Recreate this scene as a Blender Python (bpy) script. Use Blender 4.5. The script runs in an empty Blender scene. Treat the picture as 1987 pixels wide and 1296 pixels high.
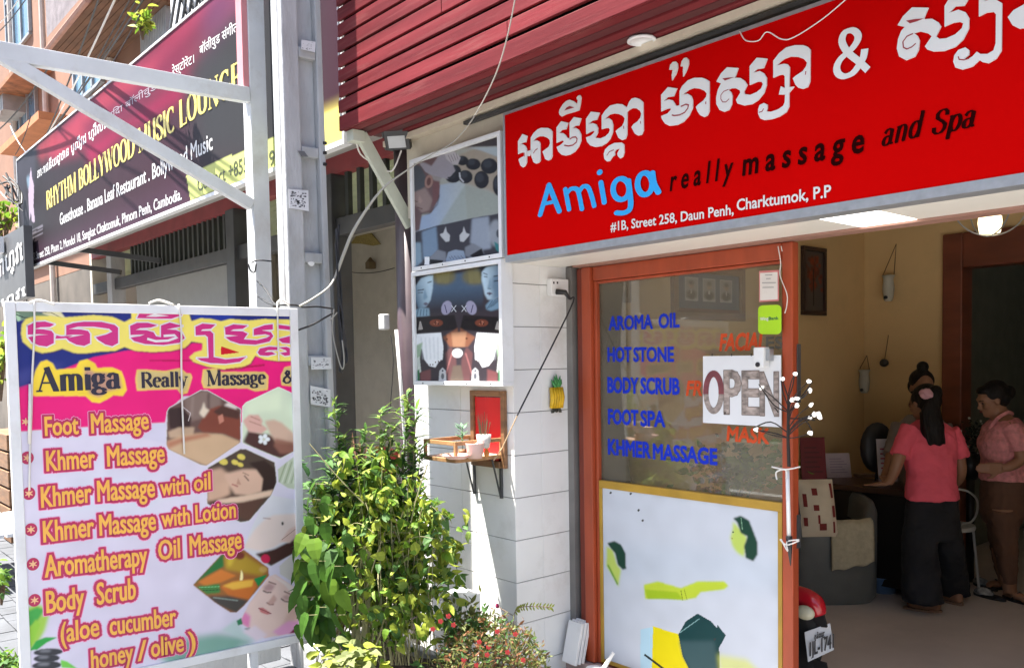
import bpy, bmesh, math, random
import numpy as np
from mathutils import Vector, Matrix
random.seed(7)
rng = np.random.default_rng(5)
sc = bpy.context.scene
COL = sc.collection
PI = math.pi

# ------------------------------------------------------------ camera
CZ = 1.80                                   # camera height above the street
FPX, PX0, PY0 = 1671.6, 993.5, 781.8        # focal length and optical centre measured on the photograph (1987 x 1296)
_y, _p, _r = (math.radians(a) for a in (49.0155, -2.6976, -0.9583))
FW = np.array([-math.sin(_y)*math.cos(_p), math.cos(_y)*math.cos(_p), math.sin(_p)])
_r0 = np.array([math.cos(_y), math.sin(_y), 0.0]); _u0 = np.cross(_r0, FW)
RT = math.cos(_r)*_r0 + math.sin(_r)*_u0
UP = -math.sin(_r)*_r0 + math.cos(_r)*_u0
cam = bpy.data.cameras.new('camera')
cam.sensor_fit = 'HORIZONTAL'; cam.sensor_width = 36.0; cam.lens = 36.0*FPX/1987.0
cam.shift_y = (PY0-648.0)/1987.0
cam.clip_start = 0.05; cam.clip_end = 900
camo = bpy.data.objects.new('camera', cam); COL.objects.link(camo)
camo.matrix_world = Matrix(((RT[0], UP[0], -FW[0], 0), (RT[1], UP[1], -FW[1], 0), (RT[2], UP[2], -FW[2], CZ), (0, 0, 0, 1)))
sc.camera = camo

# ------------------------------------------------------------ sky, sun, exposure
TRAVEL = Vector((1.07, 1.0, -3.65)).normalized()
w = bpy.data.worlds.new('World'); sc.world = w; w.use_nodes = True
nt = w.node_tree; bg = nt.nodes['Background']
sky = nt.nodes.new('ShaderNodeTexSky'); sky.sky_type = 'NISHITA'; sky.sun_disc = False
sky.sun_elevation = math.asin(-TRAVEL.z); sky.sun_rotation = math.atan2(-TRAVEL.x, -TRAVEL.y)
sky.air_density = 1.0; sky.dust_density = 2.2; sky.ozone_density = 1.0
nt.links.new(sky.outputs[0], bg.inputs[0]); bg.inputs[1].default_value = 0.075
sun = bpy.data.lights.new('sun', 'SUN'); sun.energy = 5.0; sun.angle = math.radians(0.5); sun.color = (1.0, 0.95, 0.87)
suno = bpy.data.objects.new('sun', sun); COL.objects.link(suno)
suno.rotation_euler = TRAVEL.to_track_quat('-Z', 'Y').to_euler(); suno.location = (-10, -10, 30)
sc.view_settings.view_transform = 'Standard'; sc.view_settings.look = 'None'
sc.view_settings.gamma = 1.0; sc.view_settings.exposure = 2.35
try:
    sc.view_settings.use_curve_mapping = False
    sc.cycles.max_bounces = 8; sc.cycles.transparent_max_bounces = 16
except Exception: pass

# ------------------------------------------------------------ measuring helpers: photo pixel -> point on a known plane
def ray(x, y): return FW + RT*((x-PX0)/FPX) - UP*((y-PY0)/FPX)
def at(x, y, X=None, Y=None, Z=None):
    d = ray(x, y)
    t = X/d[0] if X is not None else Y/d[1] if Y is not None else (Z-CZ)/d[2]
    p = d*t; return Vector((p[0], p[1], p[2]+CZ))
def atd(x, y, depth):
    p = ray(x, y)*depth; return Vector((p[0], p[1], p[2]+CZ))
class Plane:
    def __init__(s, p, n, u):
        s.p = Vector(p); s.n = Vector(n).normalized(); s.u = Vector(u).normalized(); s.v = Vector((0, 0, 1))
    def pt(s, x, y, lift=0.0):
        d = Vector(ray(x, y)); o = Vector((0, 0, CZ)); t = (s.p-o).dot(s.n)/d.dot(s.n)
        return o+d*t+s.n*lift
    def uv(s, x, y):
        q = s.pt(x, y)-s.p; return q.dot(s.u), q.dot(s.v)
    def w(s, u, v, lift=0.0): return s.p+s.u*u+s.v*v+s.n*lift

# ------------------------------------------------------------ materials
def lin(c):
    c = np.asarray(c, float)/255.0
    return np.where(c <= 0.04045, c/12.92, ((c+0.055)/1.055)**2.4)
def L(r, g, b): return tuple(lin((r, g, b)))
MATS = {}
def mat(name, col=(.5, .5, .5), rough=.6, metal=0.0, var=.12, scale=6.0, bump=0.0, bscale=40.0, spec=.5, stain=0.0, stcol=None, stscale=2.5, coat=0.0, ior=1.5, trans=0.0, emit=None, estr=0.0, stretch=(1, 1, 1)):
    if name in MATS: return MATS[name]
    m = bpy.data.materials.new(name); m.use_nodes = True; MATS[name] = m
    N = m.node_tree.nodes; K = m.node_tree.links; b = N['Principled BSDF']
    b.inputs['Roughness'].default_value = rough; b.inputs['Metallic'].default_value = metal
    b.inputs['Specular IOR Level'].default_value = spec; b.inputs['Coat Weight'].default_value = coat; b.inputs['IOR'].default_value = ior
    tc = N.new('ShaderNodeTexCoord'); mp = N.new('ShaderNodeMapping'); mp.inputs['Scale'].default_value = stretch
    K.new(tc.outputs['Object'], mp.inputs[0])
    n1 = N.new('ShaderNodeTexNoise'); n1.inputs['Scale'].default_value = scale; n1.inputs['Detail'].default_value = 6
    K.new(mp.outputs[0], n1.inputs['Vector'])
    r = N.new('ShaderNodeValToRGB'); r.color_ramp.elements[0].position = .3; r.color_ramp.elements[1].position = .7
    lo = tuple(max(0, c*(1-var)) for c in col); hi = tuple(min(1, c*(1+var)) for c in col)
    r.color_ramp.elements[0].color = lo+(1,); r.color_ramp.elements[1].color = hi+(1,)
    K.new(n1.outputs[0], r.inputs[0]); out = r.outputs[0]
    if stain > 0:
        n2 = N.new('ShaderNodeTexNoise'); n2.inputs['Scale'].default_value = stscale; n2.inputs['Detail'].default_value = 9; n2.inputs['Roughness'].default_value = .68
        K.new(mp.outputs[0], n2.inputs['Vector'])
        r2 = N.new('ShaderNodeValToRGB'); r2.color_ramp.elements[0].position = .52; r2.color_ramp.elements[1].position = .72
        r2.color_ramp.elements[0].color = (0, 0, 0, 1); r2.color_ramp.elements[1].color = (stain,)*3+(1,)
        K.new(n2.outputs[0], r2.inputs[0])
        mx = N.new('ShaderNodeMix'); mx.data_type = 'RGBA'
        K.new(r2.outputs[0], mx.inputs[0]); K.new(out, mx.inputs[6]); mx.inputs[7].default_value = tuple(stcol or (c*.45 for c in col))+(1,)
        out = mx.outputs[2]
    K.new(out, b.inputs['Base Color'])
    if bump > 0:
        n3 = N.new('ShaderNodeTexNoise'); n3.inputs['Scale'].default_value = bscale; n3.inputs['Detail'].default_value = 4
        K.new(mp.outputs[0], n3.inputs['Vector'])
        bp = N.new('ShaderNodeBump'); bp.inputs['Strength'].default_value = bump; bp.inputs['Distance'].default_value = .01
        K.new(n3.outputs[0], bp.inputs['Height']); K.new(bp.outputs[0], b.inputs['Normal'])
    if trans > 0:      # thin leaf: part of the light passes through
        t = N.new('ShaderNodeBsdfTranslucent'); K.new(out, t.inputs[0])
        ms = N.new('ShaderNodeMixShader'); ms.inputs[0].default_value = trans
        K.new(b.outputs[0], ms.inputs[1]); K.new(t.outputs[0], ms.inputs[2]); K.new(ms.outputs[0], N['Material Output'].inputs[0])
    if emit:
        b.inputs['Emission Color'].default_value = tuple(emit)+(1,); b.inputs['Emission Strength'].default_value = estr
    return m
def printmat(name, rough=.45, spec=.4, coat=0.0, ior=1.3):
    if name in MATS: return MATS[name]
    m = bpy.data.materials.new(name); m.use_nodes = True; MATS[name] = m
    N = m.node_tree.nodes; K = m.node_tree.links; b = N['Principled BSDF']
    a = N.new('ShaderNodeAttribute'); a.attribute_name = 'Col'; K.new(a.outputs[0], b.inputs['Base Color'])
    b.inputs['Roughness'].default_value = rough; b.inputs['Specular IOR Level'].default_value = spec; b.inputs['Coat Weight'].default_value = coat; b.inputs['IOR'].default_value = ior
    tc = N.new('ShaderNodeTexCoord'); n = N.new('ShaderNodeTexNoise'); n.inputs['Scale'].default_value = 3.0
    K.new(tc.outputs['Object'], n.inputs['Vector']); bp = N.new('ShaderNodeBump'); bp.inputs['Strength'].default_value = .12; bp.inputs['Distance'].default_value = .02
    K.new(n.outputs[0], bp.inputs['Height']); K.new(bp.outputs[0], b.inputs['Normal'])
    return m
def glassmat(name, tint=(.93, .96, .95), rough=.01):
    if name in MATS: return MATS[name]
    m = bpy.data.materials.new(name); m.use_nodes = True; MATS[name] = m
    N = m.node_tree.nodes; K = m.node_tree.links
    for n in list(N):
        if n.type == 'BSDF_PRINCIPLED': N.remove(n)
    t = N.new('ShaderNodeBsdfTransparent'); t.inputs[0].default_value = tuple(tint)+(1,)
    g = N.new('ShaderNodeBsdfGlossy'); g.inputs['Roughness'].default_value = rough
    f = N.new('ShaderNodeFresnel'); f.inputs[0].default_value = 1.5
    ms = N.new('ShaderNodeMixShader'); K.new(f.outputs[0], ms.inputs[0]); K.new(t.outputs[0], ms.inputs[1]); K.new(g.outputs[0], ms.inputs[2])
    dd = N.new('ShaderNodeBsdfDiffuse'); dd.inputs[0].default_value = (.55, .47, .34, 1)     # beige veil mixed in to lighten the pane, imitating hazy reflection
    tc = N.new('ShaderNodeTexCoord'); nz = N.new('ShaderNodeTexNoise'); nz.inputs['Scale'].default_value = 2.5; nz.inputs['Detail'].default_value = 8; K.new(tc.outputs['Object'], nz.inputs['Vector'])
    mr = N.new('ShaderNodeMapRange'); mr.inputs[1].default_value = .3; mr.inputs[2].default_value = .75; mr.inputs[3].default_value = .08; mr.inputs[4].default_value = .18; K.new(nz.outputs[0], mr.inputs[0])
    m2 = N.new('ShaderNodeMixShader'); K.new(mr.outputs[0], m2.inputs[0]); K.new(ms.outputs[0], m2.inputs[1]); K.new(dd.outputs[0], m2.inputs[2])
    K.new(m2.outputs[0], N['Material Output'].inputs[0])
    return m

# ------------------------------------------------------------ object helpers
def tag(o, label=None, cat=None, group=None, kind=None):
    if label: o['label'] = label
    if cat: o['category'] = cat
    if group: o['group'] = group
    if kind: o['kind'] = kind
    return o
def thing(name, loc, label, cat, group=None):
    o = bpy.data.objects.new(name, None); COL.objects.link(o); o.location = loc; o.empty_display_size = .1
    return tag(o, label, cat, group)
def link(o, parent=None):
    COL.objects.link(o)
    if parent is not None:
        o.parent = parent
        M = Matrix.Identity(4); q = parent
        chain = []
        while q is not None: chain.append(q); q = q.parent
        for q in reversed(chain): M = M @ q.matrix_parent_inverse @ q.matrix_basis
        o.matrix_parent_inverse = M.inverted()
    return o
class MB:
    def __init__(s): s.v = []; s.f = []; s.m = []
    def add(s, vs, fs, mi=0):
        k = len(s.v); s.v += [tuple(p) for p in vs]; s.f += [tuple(i+k for i in f) for f in fs]; s.m += [mi]*len(fs); return s
    def box(s, x0, x1, y0, y1, z0, z1, mi=0):
        return s.add([(x0, y0, z0), (x1, y0, z0), (x1, y1, z0), (x0, y1, z0), (x0, y0, z1), (x1, y0, z1), (x1, y1, z1), (x0, y1, z1)],
                     [(0, 3, 2, 1), (4, 5, 6, 7), (0, 1, 5, 4), (1, 2, 6, 5), (2, 3, 7, 6), (3, 0, 4, 7)], mi)
    def obox(s, c, a, b, d, mi=0):      # centre and three half-axis vectors
        c, a, b, d = (Vector(q) for q in (c, a, b, d))
        vs = [c-a-b-d, c+a-b-d, c+a+b-d, c-a+b-d, c-a-b+d, c+a-b+d, c+a+b+d, c-a+b+d]
        return s.add(vs, [(0, 3, 2, 1), (4, 5, 6, 7), (0, 1, 5, 4), (1, 2, 6, 5), (2, 3, 7, 6), (3, 0, 4, 7)], mi)
    def bar(s, p, q, w, h, up=(0, 0, 1), mi=0):
        p, q, up = Vector(p), Vector(q), Vector(up); d = (q-p); l = d.length; d.normalize()
        a = d.cross(up).normalized(); b = a.cross(d).normalized()
        return s.obox((p+q)/2, d*l/2, a*w/2, b*h/2, mi)
    def tube(s, pts, r, n=8, mi=0, caps=True):
        pts = [Vector(p) for p in pts]; R = r if isinstance(r, (list, tuple)) else [r]*len(pts)
        vs = []; fs = []; prev = None
        for i, p in enumerate(pts):
            d = (pts[min(i+1, len(pts)-1)]-pts[max(i-1, 0)]).normalized()
            if prev is None:
                a = d.cross(Vector((0, 0, 1)));
                if a.length < .05: a = d.cross(Vector((1, 0, 0)))
            else: a = prev-d*prev.dot(d)
            a.normalize(); prev = a; b = d.cross(a)
            for k in range(n):
                t = 2*PI*k/n; vs.append(p+(a*math.cos(t)+b*math.sin(t))*R[i])
        for i in range(len(pts)-1):
            for k in range(n):
                fs.append((i*n+k, i*n+(k+1) % n, (i+1)*n+(k+1) % n, (i+1)*n+k))
        if caps: fs += [tuple(reversed(range(n))), tuple(range((len(pts)-1)*n, len(pts)*n))]
        return s.add(vs, fs, mi)
    def lathe(s, prof, c, n=20, axis=(0, 0, 1), mi=0):   # profile of (radius, height)
        c = Vector(c); ax = Vector(axis).normalized(); a = ax.cross(Vector((0, 0, 1)))
        if a.length < .05: a = Vector((1, 0, 0))
        a.normalize(); b = ax.cross(a); vs = []; fs = []
        for r, h in prof:
            for k in range(n):
                t = 2*PI*k/n; vs.append(c+ax*h+(a*math.cos(t)+b*math.sin(t))*max(r, 1e-4))
        for i in range(len(prof)-1):
            for k in range(n): fs.append((i*n+k, i*n+(k+1) % n, (i+1)*n+(k+1) % n, (i+1)*n+k))
        fs += [tuple(reversed(range(n))), tuple(range((len(prof)-1)*n, len(prof)*n))]
        return s.add(vs, fs, mi)
    def ell(s, c, r, nu=14, nv=9, rot=None, mi=0):
        c = Vector(c); r = r if isinstance(r, (tuple, list)) else (r, r, r); vs = []; fs = []
        for j in range(nv+1):
            ph = PI*j/nv
            for k in range(nu):
                t = 2*PI*k/nu; q = Vector((r[0]*math.sin(ph)*math.cos(t), r[1]*math.sin(ph)*math.sin(t), r[2]*math.cos(ph)))
                if rot is not None: q = rot @ q
                vs.append(c+q)
        for j in range(nv):
            for k in range(nu): fs.append((j*nu+k, (j+1)*nu+k, (j+1)*nu+(k+1) % nu, j*nu+(k+1) % nu))
        return s.add(vs, fs, mi)
    def poly(s, pts, mi=0): return s.add(pts, [tuple(range(len(pts)))], mi)
    def prism(s, pts, off, mi=0):
        off = Vector(off); n = len(pts); pts = [Vector(p) for p in pts]
        fs = [tuple(range(n)), tuple(reversed(range(n, 2*n)))]+[(i, i+n, (i+1) % n+n, (i+1) % n) for i in range(n)]
        return s.add(pts+[p+off for p in pts], fs, mi)
    def sheet(s, fn, nu, nv, mi=0):
        vs = [fn(i/nu, j/nv) for j in range(nv+1) for i in range(nu+1)]
        return s.add(vs, [(j*(nu+1)+i, j*(nu+1)+i+1, (j+1)*(nu+1)+i+1, (j+1)*(nu+1)+i) for j in range(nv) for i in range(nu)], mi)
    def build(s, name, m, parent=None, smooth=False, bevel=0.0, fix=True):
        me = bpy.data.meshes.new(name); me.from_pydata(s.v, [], s.f); ms = m if isinstance(m, (list, tuple)) else [m]
        for q in ms: me.materials.append(q)
        me.polygons.foreach_set('material_index', s.m)
        if fix:
            bm = bmesh.new(); bm.from_mesh(me); bmesh.ops.recalc_face_normals(bm, faces=bm.faces); bm.to_mesh(me); bm.free()
        if smooth: me.polygons.foreach_set('use_smooth', [True]*len(me.polygons))
        me.update()
        o = bpy.data.objects.new(name, me)
        if bevel > 0:
            b = o.modifiers.new('bevel', 'BEVEL'); b.width = bevel; b.segments = 2; b.limit_method = 'ANGLE'; b.angle_limit = math.radians(40)
        return link(o, parent)
def copy_tree(o, parent=None):
    c = o.copy(); COL.objects.link(c); c.parent = parent
    for ch in list(o.children): copy_tree(ch, c)
    return c
def catenary(p, q, sag, n=14):
    p, q = Vector(p), Vector(q)
    return [p.lerp(q, i/n)-Vector((0, 0, sag*4*(i/n)*(1-i/n))) for i in range(n+1)]
def smoothpath(pts, n=5):
    pts = [Vector(p) for p in pts]; out = []
    for i in range(len(pts)-1):
        a, b, c, d = pts[max(i-1, 0)], pts[i], pts[i+1], pts[min(i+2, len(pts)-1)]
        for k in range(n):
            t = k/n; out.append(.5*((2*b)+(c-a)*t+(2*a-5*b+4*c-d)*t*t+(3*b-a-3*c+d)*t**3))
    return out+[pts[-1]]

# ------------------------------------------------------------ lettering
def ribbon(mb, P, pts, wid, lift, mi=0, closed=False, cap=0):
    # flat pen stroke through plane points; wid in metres, one value, a list, or a (thick, thin) nib
    Q = [Vector(q) for q in pts]; n = len(Q); nor = P.n
    vs = []; nn = n if not closed else n
    for i in range(n):
        a = Q[i-1] if (i > 0 or closed) else Q[i]; b = Q[(i+1) % n] if (i < n-1 or closed) else Q[i]
        d = b-a
        if d.length < 1e-9: d = P.u.copy()
        d.normalize(); s = nor.cross(d)
        if isinstance(wid, tuple): ww = wid[1]+(wid[0]-wid[1])*abs(d.dot(P.v))**1.3
        elif isinstance(wid, list): ww = wid[i]
        else: ww = wid
        k = 1.0
        if 0 < i < n-1 or closed:
            e = (Q[i]-a).normalized(); c = max(.45, abs(e.dot(d))); k = 1/c
        vs += [Q[i]+s*ww/2*k+nor*lift, Q[i]-s*ww/2*k+nor*lift]
    m = n if closed else n-1
    mb.add(vs, [(2*i, 2*i+1, (2*i+3) % (2*n), (2*i+2) % (2*n)) for i in range(m)], mi)
    if cap:
        for e, (p0, p1) in enumerate(((Q[0], Q[1]), (Q[-1], Q[-2]))):
            ru, rv_ = (wid[0]/2, wid[1]/2) if isinstance(wid, tuple) else (wid/2, wid/2)
            ring = [p0+P.u*ru*math.cos(t)+P.v*rv_*math.sin(t)+nor*(lift+1e-4*(e+1)) for t in [PI*k/8 for k in range(17)]]
            mb.poly(ring[:-1], mi)
_fc = {}
def fontmesh(s, off=0.0, bold_key=None):
    key = (s, off)
    if key in _fc: return _fc[key]
    c = bpy.data.curves.new('lettering', 'FONT'); c.body = s; c.size = 1.0; c.offset = off; c.resolution_u = 3
    o = bpy.data.objects.new('lettering', c); me = bpy.data.meshes.new_from_object(o)
    V = [tuple(v.co) for v in me.vertices]; F = [tuple(p.vertices) for p in me.polygons]
    bpy.data.objects.remove(o); bpy.data.curves.remove(c); bpy.data.meshes.remove(me)
    _fc[key] = (V, F); return V, F
def text(P, s, a, b, h, layers, name='lettering', parent=None, shear=0.0, tilt=None, cap=None):
    # s from baseline pixel a to baseline pixel b, cap height h pixels; layers = (offset, material, lift)
    A, B = P.pt(*a), P.pt(*b); T = P.pt(a[0], a[1]-h); hh = (T-A).length
    V0, _ = fontmesh(s); xs = [v[0] for v in V0]; x0, x1 = min(xs), max(xs)
    if cap is None:
        VH, _ = fontmesh('H'); cap = max(v[1] for v in VH)
    ux = (B-A)/(x1-x0); uy = P.v*(hh/cap); mb = MB(); ms = []
    V, F = fontmesh(s); W_ = [A+ux*(x-x0+shear*y)+uy*y for x, y, z in V]
    cnt = {}
    for f in F:
        for i in range(len(f)): e = (f[i], f[(i+1) % len(f)]); cnt[tuple(sorted(e))] = cnt.get(tuple(sorted(e)), 0)+1
    rim = [e for e, k in cnt.items() if k == 1]
    for off, m, lift in layers:
        if m not in ms: ms.append(m)
        mb.add([p+P.n*lift for p in W_], F, ms.index(m)); r = off*hh/cap
        if r <= 0: continue
        for i, (a_, b_) in enumerate(rim):      # thicken: a short bar along every edge of the outline
            p, q = W_[a_], W_[b_]; d = q-p
            if d.length < 1e-7: continue
            d.normalize(); t_ = P.n.cross(d); k = P.n*(lift+1e-5+(i % 9)*2.2e-5)
            mb.add([p-d*r*.8-t_*r+k, q+d*r*.8-t_*r+k, q+d*r*.8+t_*r+k, p-d*r*.8+t_*r+k], [(0, 1, 2, 3)], ms.index(m))
    return mb.build(name, ms, parent, fix=False)
# a small broad-pen roman alphabet, cap height 1
def _arc(cx, cy, rx, ry, a0, a1, n=12): return [(cx+rx*math.cos(math.radians(a0+(a1-a0)*i/n)), cy+ry*math.sin(math.radians(a0+(a1-a0)*i/n))) for i in range(n+1)]
def _st(x, y0=0.0, y1=1.0, b=1, t=1): return [([(x, y0), (x, y1)], 'T')]+([('s', x, y0)] if b else [])+([('s', x, y1)] if t else [])
SER = {
 'A': (.72, [([(.07, 0), (.34, 1)], 't'), ([(.33, 1), (.62, 0)], 'T'), ([(.16, .34), (.5, .34)], 't'), ('s', .07, 0), ('s', .62, 0)]),
 'R': (.7, _st(.15)+[([(.15, .98), (.34, .98)]+_arc(.34, .74, .21, .24, 90, -90)+[(.15, .5)], 'n'), ([(.34, .5), (.64, .03)], 'T')]),
 'P': (.6, _st(.15)+[([(.15, .98), (.32, .98)]+_arc(.32, .72, .22, .26, 90, -90)+[(.15, .46)], 'n')]),
 'H': (.78, _st(.15)+_st(.62)+[([(.15, .5), (.62, .5)], 't')]),
 'Y': (.7, [([(.08, 1), (.35, .48)], 'T'), ([(.63, 1), (.36, .48)], 't'), ('s', .08, 1), ('s', .63, 1)]+_st(.35, 0, .5, 1, 0)),
 'T': (.68, _st(.34, 0, 1, 1, 0)+[([(.04, .98), (.64, .98)], 't'), ([(.05, 1), (.05, .8)], 't'), ([(.63, 1), (.63, .8)], 't')]),
 'M': (.92, [([(.13, 0), (.13, 1)], 't'), ([(.14, 1), (.44, .04)], 'T'), ([(.45, .04), (.75, 1)], 't'), ('s', .13, 0), ('s', .11, 1)]+_st(.77)),
 'B': (.66, _st(.15)+[([(.15, .98), (.32, .98)]+_arc(.32, .76, .18, .22, 90, -90)+[(.15, .54)], 'n'), ([(.32, .53)]+_arc(.34, .275, .21, .255, 90, -90)+[(.15, .02)], 'n')]),
 'O': (.74, [(_arc(.37, .5, .29, .48, 0, 360, 26), 'n')]),
 'L': (.6, _st(.15)+[([(.15, .02), (.55, .02)], 't'), ([(.55, 0), (.55, .24)], 't')]),
 'W': (.98, [([(.06, 1), (.29, .02)], 'T'), ([(.29, .02), (.47, .9)], 't'), ([(.46, .95), (.69, .02)], 'T'), ([(.69, .02), (.91, 1)], 't'), ('s', .07, 1), ('s', .47, 1), ('s', .91, 1)]),
 'D': (.74, _st(.15)+[([(.15, .98)]+_arc(.32, .5, .33, .48, 90, -90)+[(.15, .02)], 'n')]),
 'U': (.76, [([(.15, 1), (.15, .32)]+_arc(.38, .3, .23, .28, 180, 360)+[(.61, 1)], 'n'), ('s', .15, 1), ('s', .61, 1)]),
 'S': (.56, [([(.47, .72), (.45, .86), (.38, .95), (.28, .98), (.16, .93), (.1, .82), (.12, .68), (.24, .57), (.37, .48), (.47, .36), (.48, .2), (.41, .07), (.29, .02), (.17, .05), (.1, .14), (.07, .3)], 'n')]),
 'I': (.32, _st(.16)),
 'C': (.68, [(_arc(.38, .5, .3, .48, 48, 315), 'n'), ([(.58, .98), (.58, .72)], 't')]),
 'G': (.74, [(_arc(.38, .5, .3, .48, 48, 320), 'n'), ([(.58, .98), (.58, .74)], 't'), ([(.61, .42), (.61, .1)], 'T'), ('s', .6, .43)]),
 'N': (.78, [([(.14, 0), (.14, 1)], 't'), ([(.14, 1), (.63, 0)], 'T'), ([(.64, 0), (.64, 1)], 't'), ('s', .14, 0), ('s', .11, 1), ('s', .64, 1)]),
 'E': (.62, _st(.15)+[([(.15, .98), (.53, .98)], 't'), ([(.15, .52), (.42, .52)], 't'), ([(.15, .02), (.55, .02)], 't'), ([(.53, 1), (.53, .78)], 't'), ([(.55, 0), (.55, .24)], 't'), ([(.42, .6), (.42, .44)], 't')]),
 'a': (.5, [([(.08, .5), (.14, .62), (.25, .66), (.35, .58), (.36, .42), (.36, .1), (.42, .03), (.49, .06)], 'n'), (_arc(.22, .19, .14, .18, 0, 360, 16), 'n')]),
 'm': (.84, _st(.14, 0, .64, 1, 0)+_st(.42, 0, .48, 1, 0)+_st(.7, 0, .48, 1, 0)+[(_arc(.28, .44, .14, .21, 180, 0), 'n'), (_arc(.56, .44, .14, .21, 180, 0), 'n'), ([(.04, .62), (.15, .64)], 't')]),
 'n': (.56, _st(.14, 0, .64, 1, 0)+_st(.42, 0, .48, 1, 0)+[(_arc(.28, .44, .14, .21, 180, 0), 'n'), ([(.04, .62), (.15, .64)], 't')]),
 'i': (.28, _st(.14, 0, .64, 1, 0)+[([(.04, .62), (.14, .64)], 't'), ([(.14, .82), (.14, .96)], 'T')]),
 'g': (.5, [(_arc(.22, .45, .15, .2, 0, 360, 16), 'n'), (_arc(.24, -.1, .19, .13, 0, 360, 16), 'n'), ([(.14, .27), (.1, .16), (.16, .08), (.3, .05)], 'n'), ([(.34, .58), (.46, .64)], 't')]),
 'e': (.48, [(_arc(.25, .33, .18, .32, 8, 310, 18), 'n'), ([(.08, .38), (.42, .38)], 't')]),
 'l': (.28, _st(.14, 0, 1, 1, 0)+[([(.04, .98), (.14, 1)], 't')]),
 'y': (.5, [([(.08, .64), (.26, .02)], 'T'), ([(.44, .64), (.24, -.06), (.16, -.2), (.06, -.22)], 't'), ('s', .08, .64), ('s', .43, .64)]),
 's': (.4, [([(.33, .48), (.31, .6), (.21, .65), (.1, .6), (.09, .47), (.2, .37), (.32, .27), (.34, .12), (.25, .02), (.13, .03), (.06, .18)], 'n')]),
 'd': (.56, _st(.42, 0, 1, 1, 0)+[(_arc(.25, .32, .17, .32, 0, 360, 16), 'n'), ([(.32, .98), (.42, 1)], 't')]),
 'p': (.56, _st(.14, -.28, .64, 1, 0)+[(_arc(.31, .32, .17, .32, 0, 360, 16), 'n'), ([(.04, .62), (.14, .64)], 't')]),
 '&': (.8, [([(.74, .02), (.3, .6), (.22, .8), (.3, .97), (.42, .9), (.42, .76), (.3, .58), (.12, .4), (.08, .2), (.2, .03), (.38, .05), (.56, .3), (.64, .52)], 'n'), ('s', .64, .52)]),
 ' ': (.34, [])}
def nibtext(P, s, a, b, h, m, thick=.17, thin=.06, name='lettering', parent=None, shear=0.0, lift=.002, serif=.1):
    A, B = P.pt(*a), P.pt(*b); hh = (P.pt(a[0], a[1]-h)-A).length; W = sum(SER[c][0] for c in s)
    ux = (B-A)/W; ul = ux.length; uy = P.v*hh; x = 0; mb = MB(); k = 0
    Q = Plane(P.p, P.n, ux)
    for c in s:
        adv, S = SER[c]
        for st in S:
            k = (k+1) % 12; lf = lift+k*1.2e-4
            def tp(q): return A+ux*(x+q[0]+shear*q[1])+uy*q[1]
            if st[0] == 's': pts, wd = [tp((st[1]-serif, st[2])), tp((st[1]+serif, st[2]))], thin*hh
            else:
                tw = thick*ul
                pts = [tp(q) for q in st[0]]; wd = {'T': tw, 't': thin*hh, 'n': (tw, thin*hh)}[st[1]]
            ribbon(mb, Q, pts, wd, lf)
        x += adv
    return mb.build(name, m, parent, fix=False)

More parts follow.
